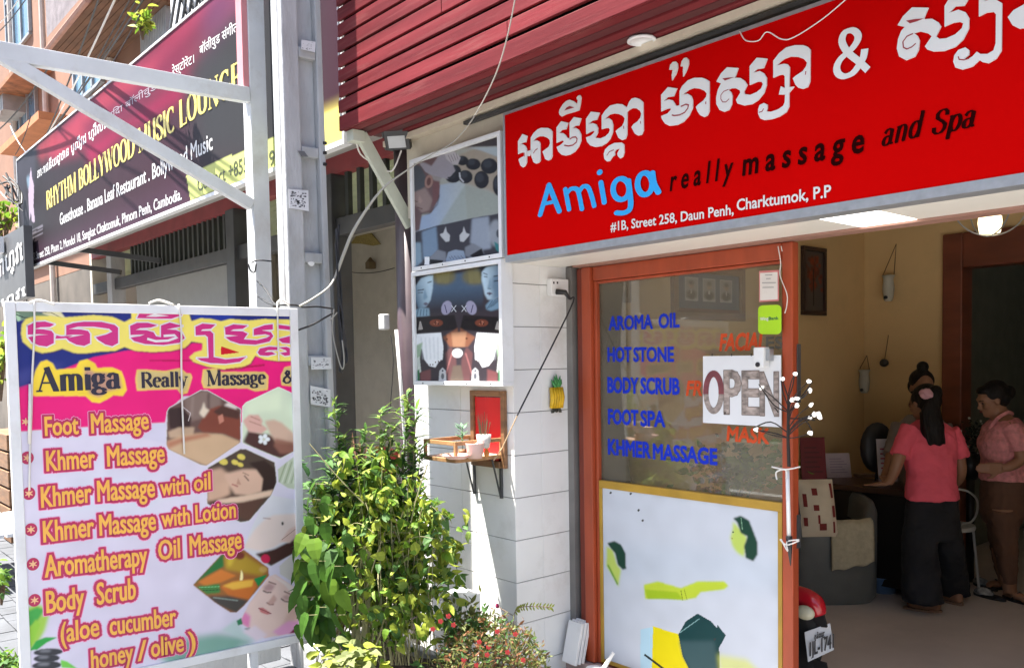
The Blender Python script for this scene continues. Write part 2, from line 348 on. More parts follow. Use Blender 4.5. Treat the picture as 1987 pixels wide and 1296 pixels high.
# ------------------------------------------------------------ printed pictures: coloured grids
class Print:
    def __init__(s, P, u0, u1, v0, v1, nx, ny, base=(255, 255, 255)):
        s.P = P; s.b = (u0, u1, v0, v1); s.nx, s.ny = nx, ny
        s.U, s.V = np.meshgrid(np.linspace(u0, u1, nx), np.linspace(v0, v1, ny))
        s.C = np.empty((ny, nx, 3)); s.C[:] = lin(base)
    def px(s, pts): return [s.P.uv(*q) for q in pts]
    def mask(s, uv):
        m = np.zeros(s.U.shape, bool); n = len(uv)
        us = [q[0] for q in uv]; vs = [q[1] for q in uv]
        for i in range(n):
            (x0, y0), (x1, y1) = uv[i], uv[(i+1) % n]
            if y0 == y1: continue
            c = ((y0 > s.V) != (y1 > s.V)) & (s.U < (x1-x0)*(s.V-y0)/(y1-y0)+x0); m ^= c
        return m.astype(float)
    def blur(s, m, soft):
        # soft in cells
        k = int(round(soft))
        if k < 1: return m
        for ax in (0, 1, 0, 1):
            pad = [(0, 0)]*m.ndim; pad[ax] = (k+1, k); q = np.cumsum(np.pad(m, pad, mode='edge'), axis=ax)
            n = m.shape[ax]; m = (np.take(q, range(2*k+1, 2*k+1+n), ax)-np.take(q, range(0, n), ax))/(2*k+1)
        return m
    def poly(s, pts, col, soft=0, op=1.0, clip=None):
        m = s.blur(s.mask(s.px(pts)), soft)*op
        if clip is not None: m = m*clip
        s.C += (lin(col)-s.C)*m[..., None]; return s
    def ell(s, cx, cy, rx, ry, col, rot=0, soft=1, op=1.0, clip=None):
        a = math.radians(rot); pts = [(cx+rx*math.cos(t)*math.cos(a)-ry*math.sin(t)*math.sin(a), cy+rx*math.cos(t)*math.sin(a)+ry*math.sin(t)*math.cos(a)) for t in np.linspace(0, 2*PI, 26)[:-1]]
        return s.poly(pts, col, soft, op, clip)
    def grad(s, pts, p0, c0, p1, c1, soft=0, clip=None):
        m = s.blur(s.mask(s.px(pts)), soft)
        if clip is not None: m = m*clip
        (a0, b0), (a1, b1) = s.P.uv(*p0), s.P.uv(*p1); d = (a1-a0)**2+(b1-b0)**2
        t = np.clip(((s.U-a0)*(a1-a0)+(s.V-b0)*(b1-b0))/d, 0, 1)[..., None]
        s.C += ((lin(c0)*(1-t)+lin(c1)*t)-s.C)*m[..., None]; return s
    def clip(s, pts, soft=0): return s.blur(s.mask(s.px(pts)), soft)
    def line(s, pts, wpx, col, soft=0, op=1.0, clip=None):
        for (x0, y0), (x1, y1) in zip(pts[:-1], pts[1:]):
            d = math.hypot(x1-x0, y1-y0) or 1; nx, ny = -(y1-y0)/d*wpx/2, (x1-x0)/d*wpx/2
            s.poly([(x0+nx, y0+ny), (x1+nx, y1+ny), (x1-nx, y1-ny), (x0-nx, y0-ny)], col, soft, op, clip)
        return s
    def noise(s, amp, cells=24):
        g = rng.normal(0, 1, (s.ny, s.nx)); g = s.blur(g, max(1, s.nx//cells)); g /= (g.std()+1e-9)
        s.C *= (1+amp*g)[..., None]; return s
    def build(s, name, m, parent=None, lift=0.0):
        P = s.P; nx, ny = s.nx, s.ny; p, u, v, n = (np.array(q) for q in (P.p, P.u, P.v, P.n))
        co = p+s.U[..., None]*u+s.V[..., None]*v+n*lift
        me = bpy.data.meshes.new(name); i = np.arange((ny-1)*(nx-1)); r, c = i//(nx-1), i % (nx-1); a = r*nx+c
        F = np.stack([a, a+1, a+nx+1, a+nx], 1)
        if np.dot(np.cross(u, v), n) < 0: F = F[:, ::-1]
        me.vertices.add(nx*ny); me.vertices.foreach_set('co', co.reshape(-1).astype(np.float32))
        me.loops.add(F.size); me.loops.foreach_set('vertex_index', F.reshape(-1).astype(np.int32))
        me.polygons.add(len(F)); me.polygons.foreach_set('loop_start', np.arange(0, F.size, 4, dtype=np.int32))
        me.update(calc_edges=True)
        at_ = me.attributes.new('Col', 'FLOAT_COLOR', 'POINT')
        at_.data.foreach_set('color', np.concatenate([np.clip(s.C, 0, 1).reshape(-1, 3), np.ones((nx*ny, 1))], 1).astype(np.float32).reshape(-1))
        me.materials.append(m); o = bpy.data.objects.new(name, me)
        return link(o, parent)

# ============================================================ materials used in many places
M_TILE = mat('white_wall_tile', (.77, .77, .76), .28, var=.05, scale=3, stain=.5, stcol=(.47, .44, .39), stscale=2.2, bump=.05, bscale=8)
M_GROUT = mat('tile_grout', (.22, .21, .2), .9)
M_CREAM = mat('cream_board', (.62, .56, .45), .6, var=.08, stain=.35, stcol=(.3, .25, .18))
M_PLAST = mat('white_ceiling_plastic', (.78, .75, .68), .35, var=.03, scale=2)
M_ALU = mat('grey_aluminium', (.42, .44, .46), .4, .6, var=.1, scale=30)
M_WFRAME = mat('white_painted_metal', (.74, .75, .76), .4, var=.05, stain=.3, stcol=(.4, .36, .3), stscale=5)
M_BLACK = mat('black_plastic', (.02, .02, .022), .4, var=.2)
M_WIRE = mat('black_cable', (.018, .018, .02), .55)
M_WWIRE = mat('white_cable', (.7, .68, .64), .5)
M_WOOD = mat('brown_wood', (.2, .1, .045), .5, var=.3, scale=5, stretch=(1, 1, 6), bump=.15)
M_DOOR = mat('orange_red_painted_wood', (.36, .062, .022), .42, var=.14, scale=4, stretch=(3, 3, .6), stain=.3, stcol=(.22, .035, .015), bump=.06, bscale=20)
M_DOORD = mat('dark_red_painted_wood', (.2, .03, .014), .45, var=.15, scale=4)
M_WHITE = mat('plain_white', (.78, .78, .78), .5, var=.03)
M_STEELD = mat('dark_painted_steel', (.05, .052, .055), .5, var=.2, stain=.3, stcol=(.1, .06, .03))
M_CONC = mat('pale_concrete', (.40, .41, .425), .85, var=.12, scale=9, bump=.45, bscale=60, stain=.75, stcol=(.27, .26, .24), stscale=5, stretch=(1, 1, .35))
M_YEL = mat('mustard_painted_strip', (.42, .25, .03), .5, var=.15, stain=.3)

# ============================================================ ground
g = MB(); g.sheet(lambda a, b: (-120+240*a, -120+240*b, 0), 4, 4)
pav = mat('grey_paving', (.22, .22, .22), .85, var=.18, scale=1.2, bump=.3, bscale=30, stain=.4, stcol=(.2, .19, .18))
_N = pav.node_tree.nodes; _K = pav.node_tree.links
tag(g.build('ground', pav), kind='structure')
g = MB(); g.sheet(lambda a, b: (-120+240*a, -9+6.5*b, .004), 20, 2)
tag(g.build('road', mat('asphalt', (.06, .06, .062), .9, var=.2, scale=2, bump=.4, bscale=90)), kind='structure')
g = MB()
for i in range(120): g.box(-60+i, -60+i+.985, -2.5, -2.32, 0, .12)
tag(g.build('kerb', M_CONC, bevel=.01), kind='structure')
g = MB()                                  # cobbled paving along the shop fronts, left of the board
for i in range(46):
    for j in range(26):
        x = -13+i*.2+(j % 2)*.1; y = -1.4+j*.155
        g.box(x, x+.192, y, y+.147, 0, .03+rng.uniform(0, .006))
tag(g.build('cobbled_pavement', mat('cobble_stone', (.065, .07, .08), .85, var=.3, scale=3, bump=.4)), kind='structure')

# the far side of the street (behind the camera; it fills the reflections in glass and paint)
for i, (x0, x1, h_, cl) in enumerate(((-34, -22, 9, (.34, .3, .24)), (-22, -12, 12, (.28, .26, .24)), (-12, -2, 8.5, (.36, .27, .2)), (-2, 9, 11, (.3, .31, .3)), (9, 22, 9.5, (.33, .29, .22)))):
    t = thing('row_house', ((x0+x1)/2, -13.5, 0), ('tan', 'brown grey tallest', 'peach', 'cool grey', 'cream')[i]+' row house on the far side of the street', 'house')
    c = MB(); c.box(x0+.05, x1-.05, -20, -13.5, 0, h_); c.build('wall', mat('row_house_plaster_%d' % i, cl, .9, var=.1, scale=.8, stain=.4), t)
    for fl_ in range(int(h_//3)):
        for k in range(3):
            wx = x0+1.2+k*(x1-x0-2.4)/2.6; c = MB(); c.box(wx, wx+1.3, -13.52, -13.46, fl_*3+1, fl_*3+2.5); o = c.build('window', mat('row_house_window', (.2, .19, .17), .3), t)
        c = MB(); c.box(x0+.3, x1-.3, -13.5, -12.7, fl_*3+2.85, fl_*3+3.0); c.build('ledge', M_CONC, t)
# ============================================================ the massage shop building
FZ = .12
SX = -3.44                                    # right face of the tiled column
shop = thing('massage_shop', (-2.4, 3.3, 0), 'massage parlour ground floor with white tiled column and dim beige room', 'shop building')
GZ = [2.217-.2285*k for k in range(11)]
zz = [0.0]+sorted(z for z in GZ if z > .03)+[2.4455, 2.674]
c = MB()
for a, b in zip(zz[:-1], zz[1:]):
    c.box(-4.36, -3.905, 3.0, 3.2, a+.002, b-.002); c.box(-3.902, SX, 3.0, 3.2, a+.002, b-.002)
    c.box(SX-.3, SX+.001, 3.2005, 3.447, a+.002, b-.002); 
c.build('tiled_column', M_TILE, shop, bevel=.0015)
c = MB(); c.box(-4.355, SX-.005, 3.006, 3.195, 0, 2.674); c.box(SX-.29, SX-.004, 3.196, 3.44, 0, 2.67); c.build('grout', M_GROUT, shop)
c = MB(); c.box(-4.37, SX+.02, 2.99, 3.2, 2.676, 3.15); c.build('cream_fascia', M_CREAM, shop)
wallm = mat('beige_plaster', (.66, .46, .22), .85, var=.06, scale=1.5, bump=.1, stain=.2, stcol=(.38, .28, .15))
c = MB(); c.box(SX-.12, SX, 3.46, 6.9, FZ, 3.05); c.build('side_wall', wallm, shop)
BY = 6.82
dl = at(1833, 600, Y=BY).x; di = at(1872, 600, Y=BY).x
zt = at(1833, 457, Y=BY).z; zi = at(1875, 520, Y=BY).z
c = MB(); c.box(SX, dl, BY, BY+.12, FZ, 3.05); c.box(dl, 1.6, BY, BY+.12, zt, 3.05); c.box(.6, 1.6, BY, BY+.12, FZ, zt); c.build('back_wall', wallm, shop)
c = MB(); c.box(dl, di, BY-.05, BY+.14, FZ, zt); c.box(di, .6, BY-.05, BY+.14, zi, zt); c.box(.35, .6, BY-.05, BY+.14, FZ, zi)
c.build('inner_door_frame', mat('brown_red_wood', (.17, .045, .02), .45, var=.2, scale=3, stretch=(1, 1, 4)), shop, bevel=.01)
c = MB(); c.box(dl-.3, 1.0, 9.2, 9.3, FZ, 3.05); c.box(dl-.3, dl-.2, BY+.12, 9.2, FZ, 3.05); c.box(.9, 1.0, BY+.12, 9.2, FZ, 3.05); c.build('rear_room_wall', mat('dark_green_plaster', (.16, .17, .13), .9), shop)
c = MB(); c.box(1.5, 1.6, 3.46, BY, FZ, 3.05); c.box(1.35, 1.6, 3.36, 3.46, FZ, 2.31); c.build('right_wall', wallm, shop)
c = MB(); c.box(SX-.12, 1.6, 3.46, 9.3, 3.05, 3.2); c.build('ceiling', mat('ceiling_white', (.75, .7, .6), .8), shop)
c = MB(); c.box(-4.46, 1.6, 3.2, 3.46, 3.16, 6.5); c.box(-4.46, -4.36, 3.2, 9.3, 0, 6.5); c.box(1.6, 1.75, 2.9, 9.3, 0, 6.5); c.box(-4.46, 1.75, 3.46, 9.3, 3.2, 3.3); c.build('upper_wall', mat('cream_plaster', (.55, .5, .42), .85, var=.08, stain=.4), shop)
c = MB(); c.box(SX+.1, 1.6, 3.36, 3.46, 2.31, 2.95); c.build('lintel', mat('pinkish_brown_lintel', (.3, .16, .12), .6, var=.1), shop)
c = MB(); c.box(SX+.001, SX+.045, 3.40, 3.46, FZ, 2.32); c.build('jamb_strip', mat('grey_jamb', (.2, .19, .18), .6), shop)
c = MB(); c.box(-3.44, 1.6, 3.36, 3.50, FZ-.12, FZ+.012); c.build('door_sill', mat('sill_tile', (.4, .3, .28), .5, var=.2, scale=20), shop)
SZ = 2.32                                     # underside of the sign box
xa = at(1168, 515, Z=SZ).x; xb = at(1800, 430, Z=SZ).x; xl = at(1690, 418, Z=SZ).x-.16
for (x0, x1) in ((SX, xa-.003), (xa, xl-.003), (xb, xb+1.2), (xb+1.203, 1.6)):
    c = MB(); c.box(x0, x1, 2.93, 3.36, SZ, SZ+.02); c.build('soffit_panel', M_PLAST, shop, bevel=.002)
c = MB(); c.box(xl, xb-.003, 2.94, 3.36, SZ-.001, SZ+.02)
c.build('emissive_soffit_panel', mat('emissive_white_plastic', (.8, .8, .78), .4, emit=(1, .97, .9), estr=.75), shop)  # white soffit section with a weak emission
c = MB(); c.box(SX, 1.6, 2.93, 3.36, SZ+.03, SZ+.05); c.build('soffit_backing', M_STEELD, shop)
g = MB(); g.box(SX, 1.6, 3.5, 9.3, FZ-.1, FZ)
flm = mat('polished_floor_tile', (.62, .53, .46), .35, var=.1, scale=2, stain=.2)
tag(g.build('shop_floor', flm), kind='structure')

# ============================================================ slatted awning
awn = thing('slatted_awning', (-2, 2.8, 3.157), 'maroon slatted board awning overhanging the red shop sign', 'awning')
M_MAR = mat('maroon_painted_board', (.15, .022, .026), .5, var=.3, scale=2.2, stretch=(.4, 1, 6), stain=.6, stcol=(.22, .075, .07), stscale=5, bump=.08, bscale=25, spec=.12)
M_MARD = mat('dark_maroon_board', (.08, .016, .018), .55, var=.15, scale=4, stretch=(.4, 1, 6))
zb = 3.169
for k in range(20):
    jx = rng.uniform(-.012, .012)
    c = MB(); xs = [-4.47+jx]+sorted(rng.uniform(-3.9, .9, 2))+[1.6]
    h = .069 if k else .083
    z0 = zb+.006+k*.0862-(.018 if k == 0 else 0)
    for a, b in zip(xs[:-1], xs[1:]): c.box(a+.002, b-.002, 2.59+rng.uniform(0, .004), 2.61, z0, z0+h)
    c.build('slat', M_MAR, awn, bevel=.002)
for k in range(5):
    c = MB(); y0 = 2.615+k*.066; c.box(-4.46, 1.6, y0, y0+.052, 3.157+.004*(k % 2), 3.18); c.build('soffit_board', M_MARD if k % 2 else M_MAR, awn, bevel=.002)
c = MB(); c.box(-4.45, 1.6, 2.66, 2.72, 3.185, 4.95)
for x in (-4.43, -3.2, -2, -.8, .4): c.box(x, x+.04, 2.612, 2.66, 3.19, 4.95)
c.build('backing_frame', mat('slat_gap_shade', (.012, .005, .005), .9, spec=.1), awn)  # near-black backing: the shade in the slat gaps is put into its colour
c = MB(); c.box(-4.50, 1.6, 2.905, 2.93, 3.118, 3.15); c.box(-4.50, 1.6, 2.935, 2.985, 3.128, 3.16); c.build('trim_bar', mat('cream_trim', (.66, .58, .46), .5, var=.1, stain=.4, stcol=(.25, .2, .15), stscale=6), awn)
c = MB(); c.box(-3.75, 1.6, 2.94, 2.97, 3.096, 3.114); c.build('dark_gap_strip', M_STEELD, awn)
c = MB(); p = at(1245, 77, Z=3.155); c.lathe([(.06, 0), (.062, -.008), (.048, -.012), (.046, -.002)], p, 24); c.build('downlight_ring', M_WHITE, awn, smooth=True)
c = MB()
for k in range(9): c.box(-4.476, -4.462, 2.597, 2.606, 3.245+k*.0862, 3.262+k*.0862)
c.build('end_clips', M_WHITE, awn)
# diagonal strut under its left corner
c = MB(); c.bar(at(700, 262, X=-4.40), at(792, 438, X=-4.40)+Vector((0, .02, 0)), .03, .075); c.box(-4.44, -4.37, 2.62, 2.70, 3.09, 3.155)
c.build('diagonal_strut', mat('pale_green_strut', (.5, .52, .43), .6, var=.12, stain=.3), awn, bevel=.003)

# round dark pipe column left of the tiles, floodlight on it
pipe = thing('pipe_column', (-4.53, 3.1, 0), 'dark purple steel pipe column between the eatery and the tiled column', 'column')
c = MB(); c.tube([(-4.53, 3.1, 0), (-4.53, 3.1, 1.2), (-4.53, 3.1, 3.14)], .083, 20); c.build('shaft', mat('purple_brown_steel', (.055, .035, .042), .4, var=.2, stain=.25, stcol=(.12, .08, .07)), pipe, smooth=True)
c = MB(); c.box(-4.63, -4.43, 3.0, 3.2, 3.14, 3.156); c.box(-4.63, -4.43, 3.0, 3.2, 0, .02); c.build('end_plate', M_STEELD, pipe)
fp = at(768, 262, Y=2.86)
fl = thing('floodlight', fp, 'small black floodlight mounted below the awning corner', 'floodlight')
R3 = Matrix.Rotation(math.radians(40), 3, 'Z') @ Matrix.Rotation(math.radians(30), 3, 'X')
def fb(x0, x1, y0, y1, z0, z1, mb):
    c0 = Vector(((x0+x1)/2, (y0+y1)/2, (z0+z1)/2)); mb.obox(fp+R3 @ c0, R3 @ Vector(((x1-x0)/2, 0, 0)), R3 @ Vector((0, (y1-y0)/2, 0)), R3 @ Vector((0, 0, (z1-z0)/2)))
c = MB(); fb(-.075, .075, 0, .05, -.09, .11, c)
for k in range(6): fb(-.07+.026*k, -.062+.026*k, .05, .075, -.08, .1, c)
c.build('housing', M_BLACK, fl, bevel=.004)
c = MB(); fb(-.052, .052, -.006, 0, -.075, -.005, c); c.build('lens', mat('frosted_lens', (.42, .44, .46), .15), fl)
c = MB(); fb(-.09, -.082, .02, .04, -.02, .12, c); fb(.082, .09, .02, .04, -.02, .12, c); fb(-.09, .09, .02, .04, .12, .128, c); c.build('bracket', M_STEELD, fl)
c = MB(); c.tube(smoothpath([fp+Vector((-.02, .05, -.08)), fp+Vector((-.05, 0, -.2)), at(735, 322, Y=2.85), at(700, 300, Y=2.75), at(690, 265, Y=2.66)]), .005, 6); c.build('lamp_cable', M_WWIRE, fl)

# ============================================================ red shop sign
PS = Plane((0, 2.90, 0), (0, -1, 0), (1, 0, 0))
TL = PS.pt(981, 224); BL = PS.pt(983, 496); sx0 = PS.pt(982, 360).x
sz0, sz1 = BL.z, TL.z
sign = thing('shop_sign', ((sx0+1.6)/2, 2.95, sz0), 'long glossy red shop sign with white Khmer letters and blue lettering', 'sign')
redm = mat('glossy_red_acrylic', (.54, .002, .002), .35, var=.04, scale=1.2, spec=.3, ior=1.03)
c = MB(); c.box(sx0, 1.6, 2.90, 2.93, sz0, sz1); c.build('face', redm, sign)
c = MB(); c.box(sx0-.012, 1.6, 2.897, 2.985, sz0-.035, sz0-.0005); c.box(sx0-.012, sx0-.0005, 2.897, 2.985, sz0, sz1+.012); c.box(sx0, 1.6, 2.897, 2.985, sz1+.0005, sz1+.014)
c.build('aluminium_edge', M_ALU, sign)
c = MB(); c.box(sx0-.008, 1.6, 2.931, 2.985, sz0, sz1); c.build('box_body', M_STEELD, sign)
LETW = mat('white_cut_letter', (.70, .69, .66), .4, var=.03)
def zp(ox, oy, s, pts): return [(ox+x/s, oy+y/s) for x, y in pts]
KH = []   # (zoom origin, scale, outlines, holes drawn as sign-red pieces, slits)
KH.append((1000, 180, 8.1, [
 [(55, 770), (125, 655), (200, 685), (178, 785), (125, 790), (90, 828), (130, 815), (175, 845), (192, 890), (190, 1100), (165, 1160), (130, 1178), (95, 1150), (65, 1060), (75, 1040), (150, 1000), (155, 945), (110, 945), (58, 970)],
 [(197, 925), (240, 915), (300, 890), (262, 955), (235, 998), (198, 1000)],
 [(255, 715), (300, 640), (360, 585), (420, 557), (520, 560), (565, 580), (592, 615), (592, 1000), (570, 1050), (530, 1072), (485, 1050), (440, 930), (480, 900), (540, 855), (560, 800), (555, 750), (520, 715), (450, 690), (390, 690), (330, 720), (290, 768), (350, 755), (385, 770), (402, 800), (405, 1070), (385, 1105), (340, 1120), (300, 1100), (265, 1000), (255, 930)],
 [(660, 555), (735, 455), (842, 480), (810, 580), (740, 590), (700, 640), (760, 640), (800, 670), (830, 715), (868, 725), (865, 480), (935, 390), (1045, 410), (1010, 520), (950, 525), (905, 575), (960, 560), (1010, 590), (1045, 660), (1045, 760), (1010, 850), (950, 930), (870, 980), (800, 995), (740, 980), (690, 930), (662, 860), (720, 830), (775, 780), (765, 755), (720, 765), (662, 795)],
 [(700, 320), (710, 270), (760, 190), (810, 140), (865, 118), (930, 140), (985, 185), (995, 130), (975, 90), (1000, 55), (1030, 45), (1048, 75), (1040, 150), (1015, 280), (950, 305), (880, 325), (810, 345), (740, 380), (710, 355)]],
 [[(785, 290), (820, 240), (870, 215), (945, 240), (870, 262)]],
 [([(785, 832), (850, 845), (920, 830), (975, 785), (988, 735), (965, 702), (915, 708), (870, 738)], 26), ([(300, 960), (325, 915), (365, 885)], 20), ([(160, 950), (160, 1010)], 14)]))
KH.append((1130, 180, 8.1, [
 [(72, 420), (150, 305), (282, 322), (240, 430), (160, 450), (110, 500), (180, 485), (230, 505), (258, 560), (255, 630), (212, 715), (300, 725), (380, 690), (430, 640), (448, 590), (430, 560), (380, 560), (318, 580), (318, 370), (370, 290), (450, 210), (560, 182), (640, 190), (690, 220), (713, 243), (750, 150), (790, 100), (845, 85), (910, 105), (968, 155), (975, 600), (945, 665), (890, 680), (840, 650), (785, 550), (820, 500), (880, 460), (925, 400), (940, 340), (920, 290), (860, 250), (800, 250), (750, 275), (718, 305), (715, 670), (690, 730), (635, 750), (580, 715), (538, 610), (570, 580), (640, 530), (670, 470), (680, 410), (650, 370), (580, 340), (510, 332), (440, 350), (395, 390), (362, 428), (430, 405), (475, 440), (495, 510), (490, 620), (450, 730), (390, 800), (310, 845), (215, 860), (140, 835), (90, 780), (72, 710), (150, 680), (205, 625), (195, 605), (140, 620), (75, 655)],
 [(350, 970), (370, 900), (430, 840), (520, 795), (630, 790), (668, 820), (672, 940), (650, 1010), (610, 1038), (575, 1005), (562, 965), (590, 910), (610, 880), (540, 900), (520, 935), (525, 985), (485, 1010), (462, 1050), (440, 1080), (400, 1085), (362, 1050)]],
 [], [([(400, 995), (440, 935), (510, 903)], 18), ([(665, 530), (668, 575)], 20), ([(930, 455), (932, 495)], 20)]))
KH.append((1270, 110, 8.1, [
 [(245, 215), (260, 140), (300, 95), (345, 85), (378, 120), (378, 190), (350, 280), (290, 380), (285, 300), (300, 215)],
 [(425, 160), (440, 85), (475, 35), (515, 22), (548, 55), (550, 120), (520, 220), (465, 322), (460, 250), (465, 160)],
 [(118, 610), (225, 487), (365, 507), (315, 630), (215, 645), (162, 708), (240, 680), (300, 695), (335, 750), (352, 782), (408, 775), (408, 550), (450, 470), (540, 380), (640, 342), (760, 340), (820, 360), (875, 395), (875, 860), (845, 930), (795, 957), (735, 930), (690, 870), (665, 800), (700, 760), (780, 700), (825, 640), (835, 590), (800, 545), (720, 510), (630, 500), (550, 530), (500, 570), (455, 612), (530, 592), (590, 625), (615, 690), (612, 810), (560, 930), (470, 1030), (370, 1080), (250, 1095), (180, 1060), (130, 990), (120, 940), (220, 900), (272, 840), (265, 818), (200, 830), (120, 870)]],
 [], [([(288, 925), (330, 935), (410, 925), (490, 885), (540, 820), (550, 770), (510, 757), (430, 792)], 26), ([(823, 715), (823, 755)], 22)]))
KH.append((1380, 70, 7.2, [
 [(85, 645), (150, 530), (235, 445), (390, 455), (350, 570), (330, 590), (420, 595), (480, 635), (517, 690), (470, 780), (480, 820), (560, 830), (650, 790), (710, 740), (735, 680), (715, 645), (660, 645), (550, 692), (550, 430), (650, 312), (795, 325), (745, 455), (650, 470), (595, 525), (690, 497), (750, 530), (785, 590), (785, 690), (750, 800), (670, 900), (580, 960), (470, 978), (380, 950), (358, 900), (420, 800), (410, 765), (350, 735), (290, 738), (250, 760), (290, 790), (308, 840), (300, 960), (260, 1040), (190, 1065), (130, 1040), (85, 960), (82, 870), (105, 760), (150, 670)],
 [(880, 590), (880, 355), (960, 250), (1060, 170), (1180, 138), (1300, 138), (1360, 160), (1397, 200), (1393, 640), (1360, 720), (1290, 748), (1230, 730), (1190, 690), (1152, 600), (1190, 565), (1290, 500), (1340, 430), (1350, 380), (1310, 330), (1220, 298), (1120, 295), (1030, 330), (975, 370), (930, 420), (1030, 395), (1080, 405), (1108, 440), (1102, 720), (1170, 715), (1100, 800), (1100, 990), (1060, 1070), (960, 1135), (850, 1170), (750, 1180), (700, 1160), (670, 1100), (668, 1030), (690, 970), (750, 943), (795, 965), (798, 1010), (785, 1060), (850, 1065), (950, 1030), (1020, 980), (1040, 930), (1045, 825), (958, 825), (985, 710), (1042, 735), (1040, 570), (1010, 545), (960, 555)]],
 [[(170, 600), (250, 590), (340, 585), (260, 612), (205, 632)]],
 [([(250, 757), (190, 782), (150, 832), (150, 890), (175, 930), (220, 930), (265, 885)], 15), ([(680, 1075), (725, 1062), (748, 1020)], 15), ([(1338, 500), (1330, 550)], 18)]))
KH.append((1600, 0, 5.134, [
 [(735, 260), (790, 170), (880, 82), (1042, 85), (1000, 185), (1000, 200), (1080, 195), (1140, 230), (1168, 270), (1118, 370), (1150, 395), (1220, 390), (1310, 350), (1375, 290), (1390, 240), (1350, 225), (1290, 235), (1203, 272), (1203, 70), (1245, 0), (1310, -55), (1460, -60), (1438, 0), (1400, 65), (1310, 72), (1247, 138), (1340, 105), (1410, 130), (1448, 190), (1445, 290), (1390, 400), (1310, 475), (1200, 515), (1090, 520), (1030, 500), (1008, 470), (1075, 370), (1040, 340), (960, 320), (900, 340), (935, 365), (955, 410), (945, 500), (910, 570), (820, 607), (750, 570), (728, 490), (740, 400), (770, 320), (808, 275)],
 [(1545, 172), (1545, -60), (1680, -200), (1850, -270), (2060, -280), (2190, -230), (2190, 200), (2100, 270), (1950, 295), (1880, 260), (1832, 180), (1890, 110), (1990, 55), (2080, -20), (2080, -100), (1900, -150), (1750, -100), (1590, 22), (1700, -5), (1775, 40), (1770, 510), (1720, 590), (1640, 638), (1580, 625), (1550, 605), (1480, 670), (1380, 700), (1310, 680), (1290, 620), (1300, 560), (1340, 505), (1410, 480), (1450, 510), (1445, 555), (1400, 590), (1430, 600), (1480, 570), (1525, 522), (1560, 545), (1630, 545), (1690, 510), (1712, 440), (1715, 150), (1690, 125), (1620, 135)]],
 [[(820, 215), (900, 200), (1000, 192), (930, 222), (860, 242)]],
 [([(890, 343), (830, 370), (790, 425), (795, 480), (830, 497), (880, 475), (918, 440)], 15), ([(1340, 570), (1350, 600), (1400, 605), (1450, 590)], 13)]))
c = MB(); hh_ = MB()
for ox, oy, s, outs, holes, slits in KH:
    for o_ in outs: c.prism([PS.pt(*q, lift=.0065) for q in zp(ox, oy, s, o_)], (0, .0055, 0))
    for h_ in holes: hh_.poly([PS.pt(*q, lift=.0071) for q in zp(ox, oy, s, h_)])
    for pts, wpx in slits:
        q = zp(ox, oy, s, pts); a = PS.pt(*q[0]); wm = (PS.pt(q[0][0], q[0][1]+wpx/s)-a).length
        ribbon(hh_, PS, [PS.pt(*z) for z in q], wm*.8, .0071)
amp = zp(1600, 0, 5.134, [(440, 705), (350, 620), (250, 540), (195, 460), (183, 395), (215, 330), (285, 310), (335, 345), (340, 400), (300, 470), (240, 530), (165, 600), (130, 680), (150, 745), (210, 768), (290, 735), (350, 660), (395, 580), (410, 495)])
w0 = (PS.pt(1650, 100)-PS.pt(1650, 110)).length
_q = smoothpath([PS.pt(*q) for q in amp], 3)
for _k, (_a, _b) in enumerate(((0, 10), (9, 29), (28, 46), (45, len(_q)))): ribbon(c, PS, _q[_a:_b+1], (w0*1.5, w0*1.0), .0062+_k*2e-4)
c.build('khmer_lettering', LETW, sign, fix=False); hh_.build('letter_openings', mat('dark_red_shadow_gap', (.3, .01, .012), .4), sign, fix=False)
# "Amiga" in blue, rounded
c = MB(); s_, ox, oy = 7.359, 1030, 320
def am(pts, w_, closed=False, sm=True):
    q = [PS.pt(*z) for z in zp(ox, oy, s_, pts)]; wm = (w_/10/s_*w0*1.5, w_/10/s_*w0*.98)
    if sm and len(q) > 2 and not closed: q = smoothpath(q, 4)
    am.k += 1; ribbon(c, PS, q, wm, .003+am.k*2.5e-4, closed=closed, cap=0 if closed else 1)
am.k = 0
am([(265, 290), (140, 715)], 95, sm=False); am([(265, 290), (415, 665)], 95, sm=False); am([(195, 560), (335, 530)], 75, sm=False)
am([(500, 350), (555, 640)], 82, sm=False); am([(515, 420), (580, 350), (650, 345), (690, 400), (740, 635)], 80); am([(695, 395), (755, 315), (825, 325), (875, 440), (915, 590)], 80)
am([(1010, 255), (1060, 540)], 86, sm=False)
am([(1300+115*math.cos(t), 350+150*math.sin(t)) for t in np.linspace(0, 2*PI, 25)[:-1]], 90, True)
am([(1405, 230), (1425, 400), (1438, 560), (1415, 645), (1340, 688), (1235, 688)], 88)
am([(1640+105*math.cos(t), 275+155*math.sin(t)) for t in np.linspace(0, 2*PI, 25)[:-1]], 90, True)
am([(1748, 120), (1770, 270), (1835, 395)], 90)
cc = PS.pt(1030+992/s_, 320+110/s_, .004); rr_ = 52/10/s_*w0
c.poly([cc+(PS.u*math.cos(t)*1.45+PS.v*math.sin(t))*rr_ for t in np.linspace(0, 2*PI, 21)[:-1]])
c.build('blue_lettering', mat('sky_blue_letter', (.02, .36, .78), .4, var=.04), sign, fix=False)
DKR = mat('dark_brown_letter', (.02, .002, .002), .5, ior=1.05)
text(PS, 'r e a l l y', (1301, 371), (1420, 345), 39, [(.016, DKR, .003)], 'small_lettering', sign, shear=.2)
text(PS, 'm a s s a g e', (1442, 341), (1675, 295), 43, [(.022, DKR, .003)], 'small_lettering', sign, shear=.12)
nibtext(PS, 'and', (1709, 286), (1788, 264), 46, DKR, .15, .05, 'small_lettering', sign, shear=.22, serif=.05)
